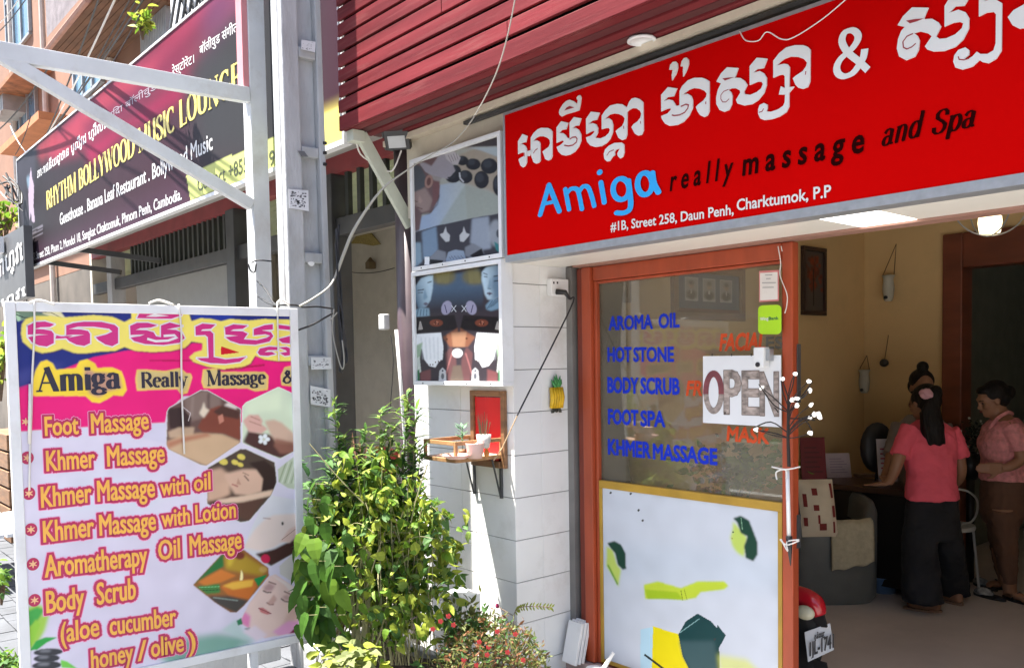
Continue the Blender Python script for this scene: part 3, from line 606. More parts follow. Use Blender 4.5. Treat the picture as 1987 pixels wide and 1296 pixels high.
nibtext(PS, 'Spa', (1806, 264), (1891, 246), 46, DKR, .16, .05, 'small_lettering', sign, shear=.22, serif=.06)
text(PS, '#1B, Street 258, Daun Penh,', (1186, 449), (1424, 416), 17, [(.018, LETW, .003)], 'address_lettering', sign)
text(PS, 'Charktumok, P.P', (1431, 409), (1613, 382), 21, [(.018, LETW, .003)], 'address_lettering', sign)
c = MB(); c.tube(smoothpath([PS.pt(1437, 62, .006), PS.pt(1450, 80, .01), PS.pt(1475, 81, .012), PS.pt(1492, 64, .012), PS.pt(1520, 78, .012), PS.pt(1545, 74, .012), PS.pt(1600, 38, .01), PS.pt(1650, -5, .008)]), .0022, 5)
tag(c.build('loose_wire', M_WWIRE), 'thin pale wire drooping across the top of the red sign', 'wire')

# ============================================================ two photo light boxes on the column
PB = Plane((0, 2.92, 0), (0, -1, 0), (1, 0, 0))
PRN = printmat('printed_photo', .35, .4)
def lightbox(tl, tr, br, bl, label, paint, nx, ny):
    (u0, v1), (u1, v1b), (u1b, v0b), (u0b, v0) = (PB.uv(*q) for q in (tl, tr, br, bl))
    u0 = (u0+u0b)/2; u1 = (u1+u1b)/2; v1 = (v1+v1b)/2; v0 = (v0+v0b)/2
    t = thing('photo_lightbox', ((u0+u1)/2, 2.95, v0), label, 'light box')
    f = .024; c = MB()
    c.box(u0, u1, 2.905, 2.985, v0, v0+f); c.box(u0, u1, 2.905, 2.985, v1-f, v1); c.box(u0, u0+f, 2.905, 2.985, v0+f, v1-f); c.box(u1-f, u1, 2.905, 2.985, v0+f, v1-f)
    c.build('frame', M_WFRAME, t, bevel=.002)
    c = MB(); c.box(u0+f, u1-f, 2.925, 2.985, v0+f, v1-f); c.build('backing', M_STEELD, t)
    P_ = Print(PB, u0+f+.001, u1-f-.001, v0+f+.001, v1-f-.001, nx, ny, (90, 100, 110)); paint(P_); P_.noise(.012, 90); P_.build('printed_photo', PRN, t)
    c = MB()
    for k in range(4): c.lathe([(.004, 0), (.004, -.003)], (u0+.1+(u1-u0-.2)*k/3, 2.905, v0+.012), 8, (0, 1, 0)); 
    c.build('screws', M_BLACK, t)
    return t
Z3 = lambda pts: zp(740, 230, 4.32, pts)
Z4 = lambda pts: zp(740, 500, 3.24, pts)
def paint_upper(p):
    p.grad(Z3([(200, 50), (1060, 50), (1060, 1250), (200, 1250)]), (860, 260), (150, 140, 132), (860, 520), (96, 108, 124))
    p.poly(Z3([(640, 250), (990, 130), (1000, 240), (700, 240)]), (62, 56, 58), 2)
    p.poly(Z3([(640, 260), (1010, 230), (1000, 790), (320, 940), (320, 820)]), (150, 152, 145), 2)
    p.grad(Z3([(480, 560), (700, 520), (720, 850), (320, 940), (320, 830), (420, 790)]), (830, 420), (138, 156, 182), (930, 400), (168, 174, 168), 2)
    p.poly(Z3([(700, 560), (1000, 640), (1000, 790), (480, 900)]), (138, 148, 142), 3, .7)
    p.poly(Z3([(660, 300), (800, 250), (1000, 330), (1000, 660), (900, 600), (690, 540), (620, 470)]), (148, 138, 124), 3, .9)
    p.poly(Z3([(730, 245), (1000, 240), (1000, 330), (840, 270)]), (158, 170, 176), 2)
    for x, y, rx, ry in ((770, 385, 62, 48), (705, 490, 60, 56), (905, 400, 72, 66), (840, 515, 62, 74), (985, 560, 52, 90), (680, 355, 50, 40), (620, 450, 50, 60), (600, 500, 60, 40)):
        p.ell(740+x/4.32, 230+y/4.32, rx/4.32, ry/4.32, (34, 36, 42), 0, 1); p.ell(740+(x-15)/4.32, 230+(y-18)/4.32, rx/8, ry/8, (62, 66, 74), 0, 2, .7)
    p.line(Z3([(655, 455), (660, 500), (690, 535)]), 2.2, (200, 205, 210), 1)
    p.poly(Z3([(245, 380), (340, 380), (400, 470), (440, 520), (490, 560), (480, 680), (420, 790), (340, 800), (320, 930), (250, 960)]), (96, 76, 78), 2)
    p.poly(Z3([(250, 385), (330, 400), (370, 480), (370, 560), (300, 640), (255, 640)]), (70, 74, 80), 2)
    p.poly(Z3([(270, 620), (370, 580), (430, 680), (400, 770), (340, 790), (300, 740), (270, 720)]), (134, 116, 112), 3)
    p.poly(Z3([(430, 520), (490, 530), (485, 660), (430, 740)]), (104, 72, 74), 2)
    p.line(Z3([(280, 690), (300, 700), (318, 690)]), 1.4, (60, 44, 46), 1); p.line(Z3([(300, 745), (345, 760)]), 1.6, (84, 52, 54), 1); p.poly(Z3([(318, 640), (345, 690), (330, 715), (305, 700)]), (150, 128, 122), 2); p.line(Z3([(330, 800), (400, 800), (470, 720), (485, 640)]), 2, (46, 38, 44), 2, .8)
    p.ell(740+398/4.32, 230+530/4.32, 8, 13, (142, 112, 104), 8, 1); p.ell(740+398/4.32, 230+530/4.32, 4, 8, (92, 62, 60), 8, 1)
    p.poly(Z3([(320, 380), (440, 360), (490, 300), (560, 290), (620, 440), (560, 510), (440, 480), (370, 450)]), (142, 138, 146), 1)
    p.poly(Z3([(340, 360), (420, 400), (470, 330), (430, 310)]), (98, 76, 78), 2)
    p.poly(Z3([(530, 300), (600, 265), (665, 330), (640, 390), (590, 380), (545, 340)]), (166, 162, 166), 1)
    for k in range(4): p.line(Z3([(560+22*k, 310-6*k), (590+18*k, 370-8*k)]), 1.2, (110, 100, 106), 0, .8)
    p.line(Z3([(555, 500), (600, 490), (650, 420)]), 3, (40, 42, 48), 1)
    # lower half: spa still life
    p.poly(Z3([(460, 900), (840, 820), (930, 810), (1010, 790), (1020, 1150), (280, 1270), (270, 960)]), (58, 58, 66), 1)
    p.poly(Z3([(340, 950), (460, 905), (475, 1100), (440, 1150), (350, 1180)]), (112, 134, 158), 3)
    p.poly(Z3([(760, 840), (900, 820), (920, 1090), (800, 1110), (745, 1040)]), (138, 148, 162), 3)
    p.ell(740+960/4.32, 230+960/4.32, 14, 26, (168, 178, 188), 0, 4, .6); p.ell(740+980/4.32, 230+965/4.32, 4, 8, (70, 76, 84), 0, 1)
    p.poly(Z3([(280, 1040), (330, 1040), (340, 1200), (275, 1260)]), (126, 150, 168), 3)
    p.poly(Z3([(945, 1030), (990, 1060), (1020, 1130), (1010, 1145), (960, 1100)]), (52, 116, 120), 1)
    for x in (540, 690):
        sg = 1 if x == 540 else -1
        p.poly(Z3([(x-sg*50, 970), (x-sg*20, 960), (x, 905), (x+sg*8, 950), (x+sg*35, 980), (x+sg*30, 1030), (x, 1035), (x-sg*40, 990)]), (176, 180, 184), 1)
    p.poly(Z3([(400, 1170), (470, 1100), (540, 1120), (545, 1180), (520, 1230), (400, 1240)]), (116, 122, 132), 2)
    p.poly(Z3([(700, 1080), (770, 1045), (850, 1090), (860, 1140), (760, 1180), (700, 1150)]), (116, 122, 132), 2)
    p.poly(Z3([(405, 1180), (520, 1190), (500, 1240), (405, 1245)]), (28, 28, 34), 1); p.poly(Z3([(740, 1150), (840, 1090), (860, 1140), (790, 1175)]), (28, 28, 34), 1)
    p.poly(Z3([(540, 1190), (560, 1120), (620, 1100), (690, 1110), (710, 1180), (540, 1215)]), (132, 148, 168), 1)
    for k in range(14): p.ell(740+(570+9*k)/4.32, 230+(1165+10*math.sin(k*2.1))/4.32, .9, .9, (60, 66, 80), 0, 0)
    p.poly(Z3([(362, 1160), (402, 1160), (402, 1225), (362, 1228)]), (222, 226, 230), 0)
def paint_lower(p):
    p.poly(Z4([(190, 60), (790, 20), (790, 800), (190, 800)]), (58, 52, 58))
    p.grad(Z4([(300, 130), (640, 70), (640, 330), (300, 350)]), (850, 560), (72, 92, 114), (850, 600), (50, 48, 56), 3)
    for s0, mir in ((0, 1), (1, -1)):
        X = (lambda x: x) if s0 == 0 else (lambda x: 975-x)
        p.ell(740+X(390)/3.24, 500+120/3.24, 24, 16, (112, 104, 60), 0, 6, .8)
        for k in range(5): p.line(Z4([(X(350+18*k), 90), (X(360+14*k), 160)]), 2.5, (150, 140, 84), 3, .5)
        if s0:      # the large turned face on the right
            p.poly(Z4([(610, 40), (790, 20), (790, 130), (745, 60), (690, 50), (640, 80), (630, 150)]), (34, 34, 42), 4)
            p.grad(Z4([(632, 90), (660, 60), (720, 45), (762, 60), (775, 130), (768, 210), (740, 250), (700, 268), (668, 262), (650, 230), (640, 180), (630, 140)]), (940, 560), (176, 200, 214), (978, 550), (66, 88, 108), 2)
            p.poly(Z4([(700, 120), (770, 110), (768, 210), (735, 250), (700, 262), (705, 215), (690, 190)]), (84, 110, 132), 5, .75)
            p.line(Z4([(640, 96), (668, 108)]), 1.6, (30, 36, 48), 1); p.line(Z4([(705, 118), (755, 112)]), 1.8, (22, 28, 40), 1); p.line(Z4([(645, 118), (668, 122)]), 1.6, (30, 36, 48), 1); p.line(Z4([(708, 148), (748, 142)]), 2, (22, 28, 40), 1)
            p.poly(Z4([(684, 120), (694, 180), (680, 196), (668, 190)]), (120, 146, 164), 2); p.line(Z4([(668, 194), (690, 196)]), 1.4, (50, 64, 82), 1); p.poly(Z4([(662, 222), (680, 216), (698, 224), (680, 238)]), (96, 92, 108), 1); p.line(Z4([(662, 226), (698, 226)]), 1, (40, 40, 56), 0)
            p.poly(Z4([(655, 300), (690, 262), (735, 262), (790, 230), (790, 290), (740, 320), (690, 335), (660, 325)]), (112, 142, 162), 2)
            for q in range(4): p.line(Z4([(664+12*q, 322-6*q), (700+18*q, 268-4*q)]), 1.4, (58, 78, 98), 1)
        else:
            p.poly(Z4([(195, 60), (330, 60), (320, 120), (260, 110), (215, 170), (195, 200)]), (36, 36, 44), 4)
            p.grad(Z4([(214, 180), (250, 130), (300, 112), (325, 112), (324, 190), (308, 270), (280, 310), (232, 320), (214, 270)]), (834, 560), (170, 194, 208), (806, 590), (70, 96, 118), 2)
            p.line(Z4([(226, 206), (268, 200)]), 1.8, (22, 28, 40), 1); p.line(Z4([(290, 158), (316, 150)]), 1.8, (22, 28, 40), 1); p.line(Z4([(228, 222), (262, 218)]), 1.4, (22, 28, 40), 1); p.poly(Z4([(272, 190), (290, 250), (272, 266), (262, 256)]), (112, 140, 160), 2); p.poly(Z4([(262, 288), (280, 280), (298, 290), (278, 302)]), (90, 88, 104), 1)
            p.poly(Z4([(210, 330), (250, 315), (300, 318), (304, 366), (215, 372)]), (120, 150, 168), 2)
            for q in range(4): p.line(Z4([(232+18*q, 322), (224+20*q, 366)]), 1.4, (60, 82, 100), 1)
        p.ell(740+X(410)/3.24, 500+315/3.24, 10, 14, (148, 146, 170), 20*mir, 1); p.line(Z4([(X(398), 296), (X(412), 348)]), 1.8, (66, 60, 92), 0)
        p.line(Z4([(X(440), 300), (X(470), 340)]), 1.4, (190, 194, 200), 0); p.line(Z4([(X(470), 300), (X(440), 340)]), 1.4, (190, 194, 200), 0)
        p.poly(Z4([(X(215), 375), (X(460), 360), (X(480), 450), (X(215), 475)]), (34, 30, 32), 1)
        p.ell(740+X(345)/3.24, 500+410/3.24, 13, 7, (112, 60, 44), 0, 1)
        for k in range(8): p.ell(740+(X(345)+12*math.cos(k))/3.24, 500+(410+9*math.sin(k*2.3))/3.24, 1.6, 1.2, (166, 112, 92) if k % 2 else (60, 30, 26), 0, 0)
        p.poly(Z4([(X(232), 455), (X(262), 450), (X(248), 400), (X(240), 400)]), (150, 146, 142), 0)
        p.poly(Z4([(X(385), 500), (X(480), 440), (X(480), 560), (X(430), 560)]), (122, 80, 62), 2)
        p.poly(Z4([(X(400), 600), (X(440), 560), (X(470), 640), (X(480), 790), (X(420), 790)]), (96, 66, 68), 2)
        p.line(Z4([(X(445), 600), (X(420), 680), (X(395), 770)]), 2.5, (150, 98, 98), 1)
        p.poly(Z4([(X(215), 480), (X(375), 470), (X(390), 560), (X(385), 640), (X(360), 655), (X(340), 690), (X(300), 680), (X(270), 640), (X(255), 570), (X(215), 600)]), (222, 226, 230), 1); [p.line(Z4([(X(250+26*q), 500), (X(262+24*q), 640)]), 1.6, (176, 184, 192), 2, .7) for q in range(5)]
        for k in range(6): p.ell(740+X(290+17*k)/3.24, 500+(672-5*k*(k > 2))/3.24, 1.1, 1.6, (90, 70, 74), 0, 0)
        p.poly(Z4([(X(205), 560), (X(260), 530), (X(240), 640), (X(210), 640)]), (150, 174, 150), 2)
        p.poly(Z4([(X(210), 640), (X(240), 620), (X(250), 720), (X(215), 730)]), (196, 204, 198), 1)
        p.poly(Z4([(X(212), 720), (X(240), 700), (X(240), 790), (X(212), 790)]), (66, 118, 84), 1)
        p.poly(Z4([(X(245), 720), (X(310), 700), (X(310), 790), (X(245), 790)]), (112, 70, 72), 2)
        q = X(385); p.poly(Z4([(q-25, 790), (q-20, 710), (q, 690), (q+20, 710), (q+25, 790)]), (184, 186, 190), 1); p.ell(740+q/3.24, 500+745/3.24, 3, 6, (90, 92, 100), 0, 1); p.ell(740+q/3.24, 500+710/3.24, 2, 2, (80, 80, 92), 0, 0)
    p.poly(Z4([(440, 470), (535, 465), (525, 560), (450, 560)]), (150, 112, 88), 2); p.ell(740+412/3.24, 500+512/3.24, 2, 2, (66, 38, 28), 0, 1); p.ell(740+536/3.24, 500+508/3.24, 2, 2, (66, 38, 28), 0, 1)
    p.ell(740+478/3.24, 500+600/3.24, 10.5, 9, (196, 196, 198), 0, 1)
    p.poly(Z4([(450, 680), (500, 675), (520, 785), (430, 785)]), (96, 84, 76), 2)
lightbox((797, 314), (974, 252), (978, 500), (804, 527), 'upper of two photo light boxes, showing a man with hot stones on his back', paint_upper, 260, 360)
lightbox((803, 529), (977, 502), (979, 748), (804, 748), 'lower of two photo light boxes, showing mirrored faces, towels and bare backs', paint_lower, 280, 360)

# ============================================================ glass door with its painted lower panel
DY = 3.45
PD = Plane((0, DY-.03, 0), (0, -1, 0), (1, 0, 0))
def dx(px, py=700): return PD.pt(px, py).x
def dz(px, py): return PD.pt(px, py).z
door = thing('glass_door', ((dx(1120)+dx(1550))/2, DY, FZ), 'orange red framed glass door with blue lettering and a white painted lower panel', 'door')
xL0, xL1, xR0, xR1 = dx(1121), dx(1158), dx(1517), dx(1538)
zt0, zt1 = dz(1160, 545), 2.308
zb_ = dz(1167, 1284)
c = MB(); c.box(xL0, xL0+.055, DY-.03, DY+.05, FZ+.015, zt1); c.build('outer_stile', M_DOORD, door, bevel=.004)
c = MB(); c.box(xL0+.058, xL1-.022, DY-.055, DY+.03, FZ+.015, zt1); c.box(xL1-.02, xL1, DY-.03, DY+.03, FZ+.015, zt0); c.build('hinge_stile', M_DOOR, door, bevel=.005)
c = MB(); YS_ = at(1550, 700, X=xR1).y; c.box(xR0, xR1, DY-.03, YS_, FZ+.015, zt1); c.build('lock_stile', M_DOOR, door, bevel=.005)
c = MB(); c.box(xL1-.02, xR0-.001, DY-.035, DY+.03, zt0+.002, zt1); c.box(xL1+.001, xR0-.001, DY-.025, DY+.03, zt0-.014, zt0); c.build('top_rail', M_DOOR, door, bevel=.004)
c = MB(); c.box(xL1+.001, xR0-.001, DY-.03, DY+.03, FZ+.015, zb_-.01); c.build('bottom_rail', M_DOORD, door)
zy = (dz(1171, 927)+dz(1500, 981))/2; zp_ = zy-.04
c = MB(); c.box(xL1+.002, xR0-.002, DY-.028, DY+.02, zp_, zy); c.box(xL1+.002, xL1+.022, DY-.028, DY+.02, zb_, zp_-.0005); c.box(xR0-.024, xR0-.002, DY-.028, DY+.02, zb_, zp_-.0005); c.box(xL1+.023, xR0-.025, DY-.028, DY+.02, zb_, zb_+.02)
c.build('yellow_trim', M_YEL, door, bevel=.002)
c = MB(); c.box(xL1+.003, xR0-.003, DY-.006, DY, zy+.001, zt0-.015); c.build('glass_pane', glassmat('door_glass'), door)
c = MB(); c.box(xR1+.0005, xR1+.006, DY+.0, DY+.03, 1.6, 1.86); c.build('lock_plate', M_STEELD, door, bevel=.003)
c = MB(); c.box(xR1+.0005, xR1+.004, DY, DY+.03, .95, 1.1); c.build('strike_plate', M_STEELD, door)
# painted lower panel
u0, u1, v0, v1 = xL1+.024, xR0-.026, zb_+.021, zp_-.001
pp = Print(PD, u0, u1, v0, v1, 330, 310, (198, 204, 214))
pp.ell(1340, 1100, 260, 40, (190, 200, 212), 5, 12, .7)
A7 = lambda pts: zp(1100, 460, 1.55, pts)
def head(pts_hair, pts_face):
    pp.poly(A7(pts_face), (186, 206, 100), 2); pp.poly(A7(pts_hair), (30, 66, 52), 1)
head([(118, 920), (140, 914), (160, 925), (173, 950), (175, 998), (165, 1000), (150, 985), (142, 950), (128, 935)], [(116, 930), (135, 940), (148, 985), (160, 1000), (152, 1050), (135, 1020), (116, 990)])
pp.line(A7([(120, 985), (150, 1045)]), 3, (96, 150, 40), 1)
head([(497, 845), (520, 838), (545, 852), (560, 890), (571, 920), (570, 955), (558, 975), (535, 965), (530, 930), (540, 900), (520, 890), (510, 860)], [(497, 855), (520, 880), (540, 905), (530, 962), (510, 950), (495, 930), (488, 905), (495, 880)])
pp.line(A7([(521, 845), (525, 880)]), 1.6, (120, 160, 130), 0); pp.ell(1100+497/1.55, 460+887/1.55, 2, 1.5, (60, 80, 60), 0, 0); pp.line(A7([(490, 905), (496, 907)]), 1.4, (150, 150, 80), 0)
pp.poly(A7([(228, 1045), (270, 1035), (340, 1055), (390, 1035), (470, 1035), (483, 1048), (470, 1060), (400, 1068), (385, 1085), (350, 1092), (280, 1085), (232, 1088)]), (186, 205, 60), 1)
pp.poly(A7([(232, 1060), (330, 1068), (345, 1090), (240, 1088)]), (158, 188, 40), 1); pp.line(A7([(340, 1062), (345, 1092)]), 1.6, (120, 140, 40), 0); pp.line(A7([(350, 1060), (358, 1090)]), 1.3, (120, 140, 40), 0)
pp.poly(A7([(255, 1170), (335, 1195), (345, 1250), (430, 1296), (430, 1330), (250, 1330)]), (226, 210, 20), 0)
pp.poly(A7([(218, 1180), (256, 1172), (252, 1330), (218, 1330)]), (176, 210, 226), 0)
pp.line(A7([(230, 1255), (290, 1300)]), 4, (30, 40, 40), 0)
pp.poly(A7([(390, 1132), (430, 1155), (448, 1175), (450, 1165), (475, 1198), (455, 1235), (458, 1330), (380, 1330), (345, 1260), (332, 1195), (355, 1155)]), (26, 64, 66), 0)
pp.poly(A7([(335, 1215), (440, 1215), (455, 1330), (385, 1330), (345, 1260)]), (66, 92, 96), 3, .8); pp.line(A7([(336, 1190), (395, 1148)]), 1.6, (130, 170, 170), 0)
pp.poly(A7([(450, 1255), (540, 1270), (600, 1330), (460, 1330)]), (206, 212, 90), 4, .7)
for q in ((1183, 956), (1222, 958), (1237, 990), (1245, 1010), (1385, 1240)): pp.ell(q[0], q[1], 2, 2.5, (60, 60, 60), 30, 0)
pp.noise(.02, 30)
pp.build('painted_panel', printmat('painted_board', .4, .4), door, lift=-.008)
BLUE = mat('blue_window_letter', (.016, .04, .50), .6, var=.05, ior=1.1); ORL = mat('orange_window_letter', (.60, .085, .03), .6, var=.05, ior=1.1)
for s, a, b, h in (('AROMA', (1176, 640), (1260, 637), 25), ('OIL', (1273, 636), (1312, 634), 26), ('HOT', (1174, 701), (1219, 701), 26), ('STONE', (1224, 701), (1301, 701), 26), ('BODY', (1174, 761), (1232, 763), 28), ('SCRUB', (1238, 763), (1312, 765), 29), ('FOOT', (1175, 822), (1232, 825), 27), ('SPA', (1238, 826), (1284, 828), 28), ('KHMER', (1175, 881), (1256, 889), 28), ('MASSAGE', (1262, 890), (1385, 902), 28)):
    text(PD, s, a, b, h, [(.034, BLUE, -.0236)], 'blue_lettering', door)
for s, a, b, h, sh in (('FACIAL', (1391, 680), (1478, 678), 31, .2), ('FRUIT', (1326, 767), (1402, 767), 27, .2), ('MASK', (1405, 855), (1485, 861), 27, .1)):
    text(PD, s, a, b, h, [(.034, ORL, -.0236)], 'orange_lettering', door, shear=sh)
text(PD, 'ES', (1482, 676), (1514, 676), 22, [(.03, mat('grey_letter', (.12, .11, .08), .5), -.02)], 'faded_lettering', door)
# notices on the glass
PN = Plane((0, DY-.05, 0), (0, -1, 0), (1, 0, 0))
def flat(name, corners, m, label, cat, thick=.003, parent=None):
    c = MB(); c.prism([PN.pt(*q) for q in corners], (0, thick, 0)); o = c.build(name, m, parent)
    if label: tag(o, label, cat)
    return o
op = thing('open_sign', PN.pt(1440, 826), 'white OPEN sign in wood grained capitals hanging on the door glass', 'sign')
c = MB(); c.prism([PN.pt(*q) for q in ((1364, 691), (1515, 689), (1516, 829), (1364, 820))], (0, .004, 0)); c.build('sheet', mat('white_sheet', (.76, .77, .79), .5, var=.03), op)
WGR = mat('grained_letter', (.33, .27, .24), .7, var=.6, scale=26, stretch=(1, 1, 2)); MRO = mat('maroon_letter_top', (.2, .05, .06), .6, var=.3, scale=20)
for s, a, b in (('P', (1407, 801), (1436, 802)), ('E', (1442, 802), (1472, 803)), ('N', (1477, 804), (1509, 805))):
    text(PN, s, a, b, 80, [(.03, mat('letter_edge', (.2, .16, .14), .7), .001), (.018, WGR, .0016)], 'letter', op)
c = MB(); q = [PN.pt(1385+15*math.cos(t), 761-36*math.sin(t)) for t in np.linspace(PI*1.5, PI*3.5, 33)[:-1]]
ribbon(c, PN, q, .03, .001, closed=True); lo = c.build('letter', WGR, op, fix=False)
c = MB(); q = [PN.pt(1385+15*math.cos(t), 761-36*math.sin(t)) for t in np.linspace(-.1, PI+.1, 18)]
ribbon(c, PN, q, .031, .0016); c.build('letter_cap', MRO, op, fix=False)
c = MB()
for x in (1382, 1420, 1458): c.tube([PN.pt(x, 691, .001), PN.pt(x, 686, .001)], .002, 6)
c.build('hook', M_BLACK, op)
ds = thing('door_chime', PN.pt(1488, 710), 'small white plastic door chime box above the OPEN sign', 'door chime')
c = MB(); a, b = PN.pt(1475, 674), PN.pt(1495, 712); c.box(a.x, b.x, DY-.105, DY-.056, b.z, a.z); c.build('case', M_WHITE, ds, bevel=.004)
c = MB(); a, b = PN.pt(1496, 677), PN.pt(1503, 700); c.box(a.x, b.x, DY-.09, DY-.056, b.z, a.z); c.build('bracket', M_ALU, ds, bevel=.002)
c = MB(); c.lathe([(.011, 0), (.011, -.004)], PN.pt(1484, 707)+Vector((0, -.055, 0)), 14, (0, 1, 0)); c.build('sensor_eye', M_BLACK, ds)
pn = thing('payment_notice', PN.pt(1490, 587), 'small pink edged paper notice at the top of the door glass', 'notice')
c = MB(); c.prism([PN.pt(*q) for q in ((1473, 526), (1511, 524), (1511, 584), (1473, 586))], (0, .002, 0)); c.build('border', mat('pink_border', (.6, .2, .2), .5), pn)
c = MB(); c.prism([PN.pt(q[0], q[1], .001) for q in ((1475, 530), (1509, 528), (1509, 581), (1475, 583))], (0, .0005, 0)); c.build('paper', mat('cream_paper', (.72, .68, .66), .6), pn)
c = MB()
for x0, x1, y in ((1485, 1499, 534), (1487, 1496, 541), (1479, 1506, 549), (1480, 1502, 558)): c.poly([PN.pt(x0, y-.8, .002), PN.pt(x1, y-1.2, .002), PN.pt(x1, y+.2, .002), PN.pt(x0, y+.6, .002)])
c.build('printed_lines', mat('grey_print', (.25, .25, .26), .6), pn, fix=False)
bs = thing('bank_sticker', PN.pt(1493, 648), 'lime green rounded bank sticker on the door glass', 'sticker')
q = []
for cx, cy, a0 in ((1507, 600, 0), (1480, 601, 90), (1480, 640, 180), (1507, 640, 270)):
    for k in range(6): t = math.radians(a0+18*k); q.append(PN.pt(cx+9*math.cos(t), cy-8.5*math.sin(t)))
c = MB(); c.prism(q, (0, .0015, 0)); c.build('sticker_face', mat('lime_vinyl', (.42, .72, .02), .4, var=.03), bs)
text(PN, 'Wing', (1475, 622), (1491, 621), 6, [(.02, M_WHITE, .001)], 'sticker_lettering', bs)
text(PN, 'Bank', (1492, 621), (1511, 620), 6, [(.02, mat('dark_green_print', (.01, .12, .07), .5), .001)], 'sticker_lettering', bs)
# lit blossom branch tied to the lock stile
PQ = Plane((0, DY-.10, 0), (0, -1, 0), (1, 0, 0))
br = thing('blossom_branch', PQ.pt(1533, 1095), 'dark twiggy branch with white globe blossoms tied to the door post', 'decoration')
c = MB(); c.tube([PQ.pt(1531, 905), PQ.pt(1529, 850), PQ.pt(1530, 765)], [.008, .007, .005], 8)
for a, b, m_ in (((1529, 840), (1470, 830), (1500, 818)), ((1529, 850), (1472, 835), (1508, 842)), ((1530, 800), (1480, 745), (1505, 785)), ((1530, 790), (1520, 737), (1521, 760)), ((1530, 812), (1585, 815), (1560, 812)), ((1560, 812), (1575, 840), (1570, 826)), ((1530, 780), (1575, 742), (1552, 772)), ((1552, 775), (1577, 757), (1566, 768)), ((1545, 780), (1545, 776), (1546, 778)), ((1560, 812), (1593, 803), (1578, 806)), ((1530, 800), (1548, 786), (1540, 792)), ((1530, 770), (1546, 730), (1540, 750)), ((1510, 800), (1505, 790), (1508, 795))):
    d = rng.uniform(-.03, .02); c.tube(smoothpath([PQ.pt(*a), PQ.pt(*m_, lift=.01+d/2), PQ.pt(*b, lift=.02+d)], 4), [.003]*8+[.002], 5)

GLB = ((1519, 736), (1549, 725), (1575, 740), (1577, 757), (1541, 776), (1550, 773), (1548, 786), (1575, 785), (1572, 812), (1586, 803), (1594, 803), (1596, 808), (1576, 840), (1470, 833), (1480, 752))
GLP = [PQ.pt(q[0], q[1], .004*((7*i) % 8)) for i, q in enumerate(GLB)]
for (x, y), g_ in zip(GLB, GLP):
    bx_ = 1530+(x-1530)*.45; by_ = y+(10 if y < 800 else -4)+.25*abs(x-1530); c.tube(smoothpath([PQ.pt(1530, min(850, by_+24), .0), PQ.pt(bx_, by_, .012), g_], 5), [.0028]*6+[.002]*5, 6)
c.build('twigs', mat('dark_twig', (.02, .014, .012), .7), br)
GL = mat('white_globe', (.85, .85, .82), .35, emit=(1, .96, .9), estr=.25)
for g_ in GLP:
    c = MB(); c.ell(g_, .008, 8, 6); [c.ell(g_+.007*rv0, (.0055, .0055, .0055), 7, 5) for rv0 in [Vector(rng.normal(0, 1, 3)).normalized() for _ in range(5)]]; c.build('blossom', GL, br, smooth=True)
c = MB(); c.tube([PQ.pt(1528, 912), PQ.pt(1531, 1042)], .009, 8); c.build('white_rod', M_WHITE, br, smooth=True)
c = MB(); c.tube([PQ.pt(1531, 1040), PQ.pt(1532, 1060), PQ.pt(1534, 1097)], [.015, .012, .002], 8); c.build('spike_foot', M_BLACK, br, smooth=True)
c = MB()
for pts in (((1500, 905), (1527, 910), (1555, 905)), ((1510, 930), (1509, 915), (1527, 911), (1528, 928)), ((1516, 1045), (1529, 1056), (1553, 1048)), ((1518, 1045), (1531, 1068), (1530, 1050), (1553, 1046))): c.tube(smoothpath([PQ.pt(*q, lift=.01) for q in pts], 5), .0035, 6)
c.build('white_tie', M_WWIRE, br)
c = MB(); c.tube(smoothpath([PN.pt(1511, 478, .005), PN.pt(1516, 510, .005), PN.pt(1515, 535, .005), PN.pt(1528, 570, .005), PN.pt(1528, 592, .005), PN.pt(1524, 608, .005)]), .0022, 5); c.tube([PN.pt(1517, 478, .005), PN.pt(1519, 488, .005)], .0022, 5)
tag(c.build('door_wire', M_WWIRE), 'thin pale wire hanging down the top of the door post', 'wire')
# small things at the foot of the door
st = thing('tile_stack', at(1140, 1285, Y=3.36), 'stack of white tiles leaning at the foot of the door', 'tiles')
for k in range(3):
    c = MB(); p = Vector((-3.345+.0*k, 3.36-.028*k, FZ+.015)); a = Vector((.055, -.004, 0)); d = Vector((0, .03, .11)); c.obox(p+d+Vector((0, -.01, 0)), a, Vector((0, .01, -.003)), d); c.build('tile', M_TILE, st, bevel=.003)
bx = thing('broken_plate', at(1180, 1293, Y=3.30), 'white spoon handle and scraps lying at the door foot', 'scraps')
c = MB(); c.tube([at(1170, 1298, Y=3.3), at(1190, 1266, Y=3.32)], [.012, .009], 8); c.build('spoon_handle', M_WHITE, bx)
c = MB(); c.ell(at(1160, 1300, Y=3.3), (.08, .05, .018), 14, 8); c.build('saucer', M_WHITE, bx, smooth=True)

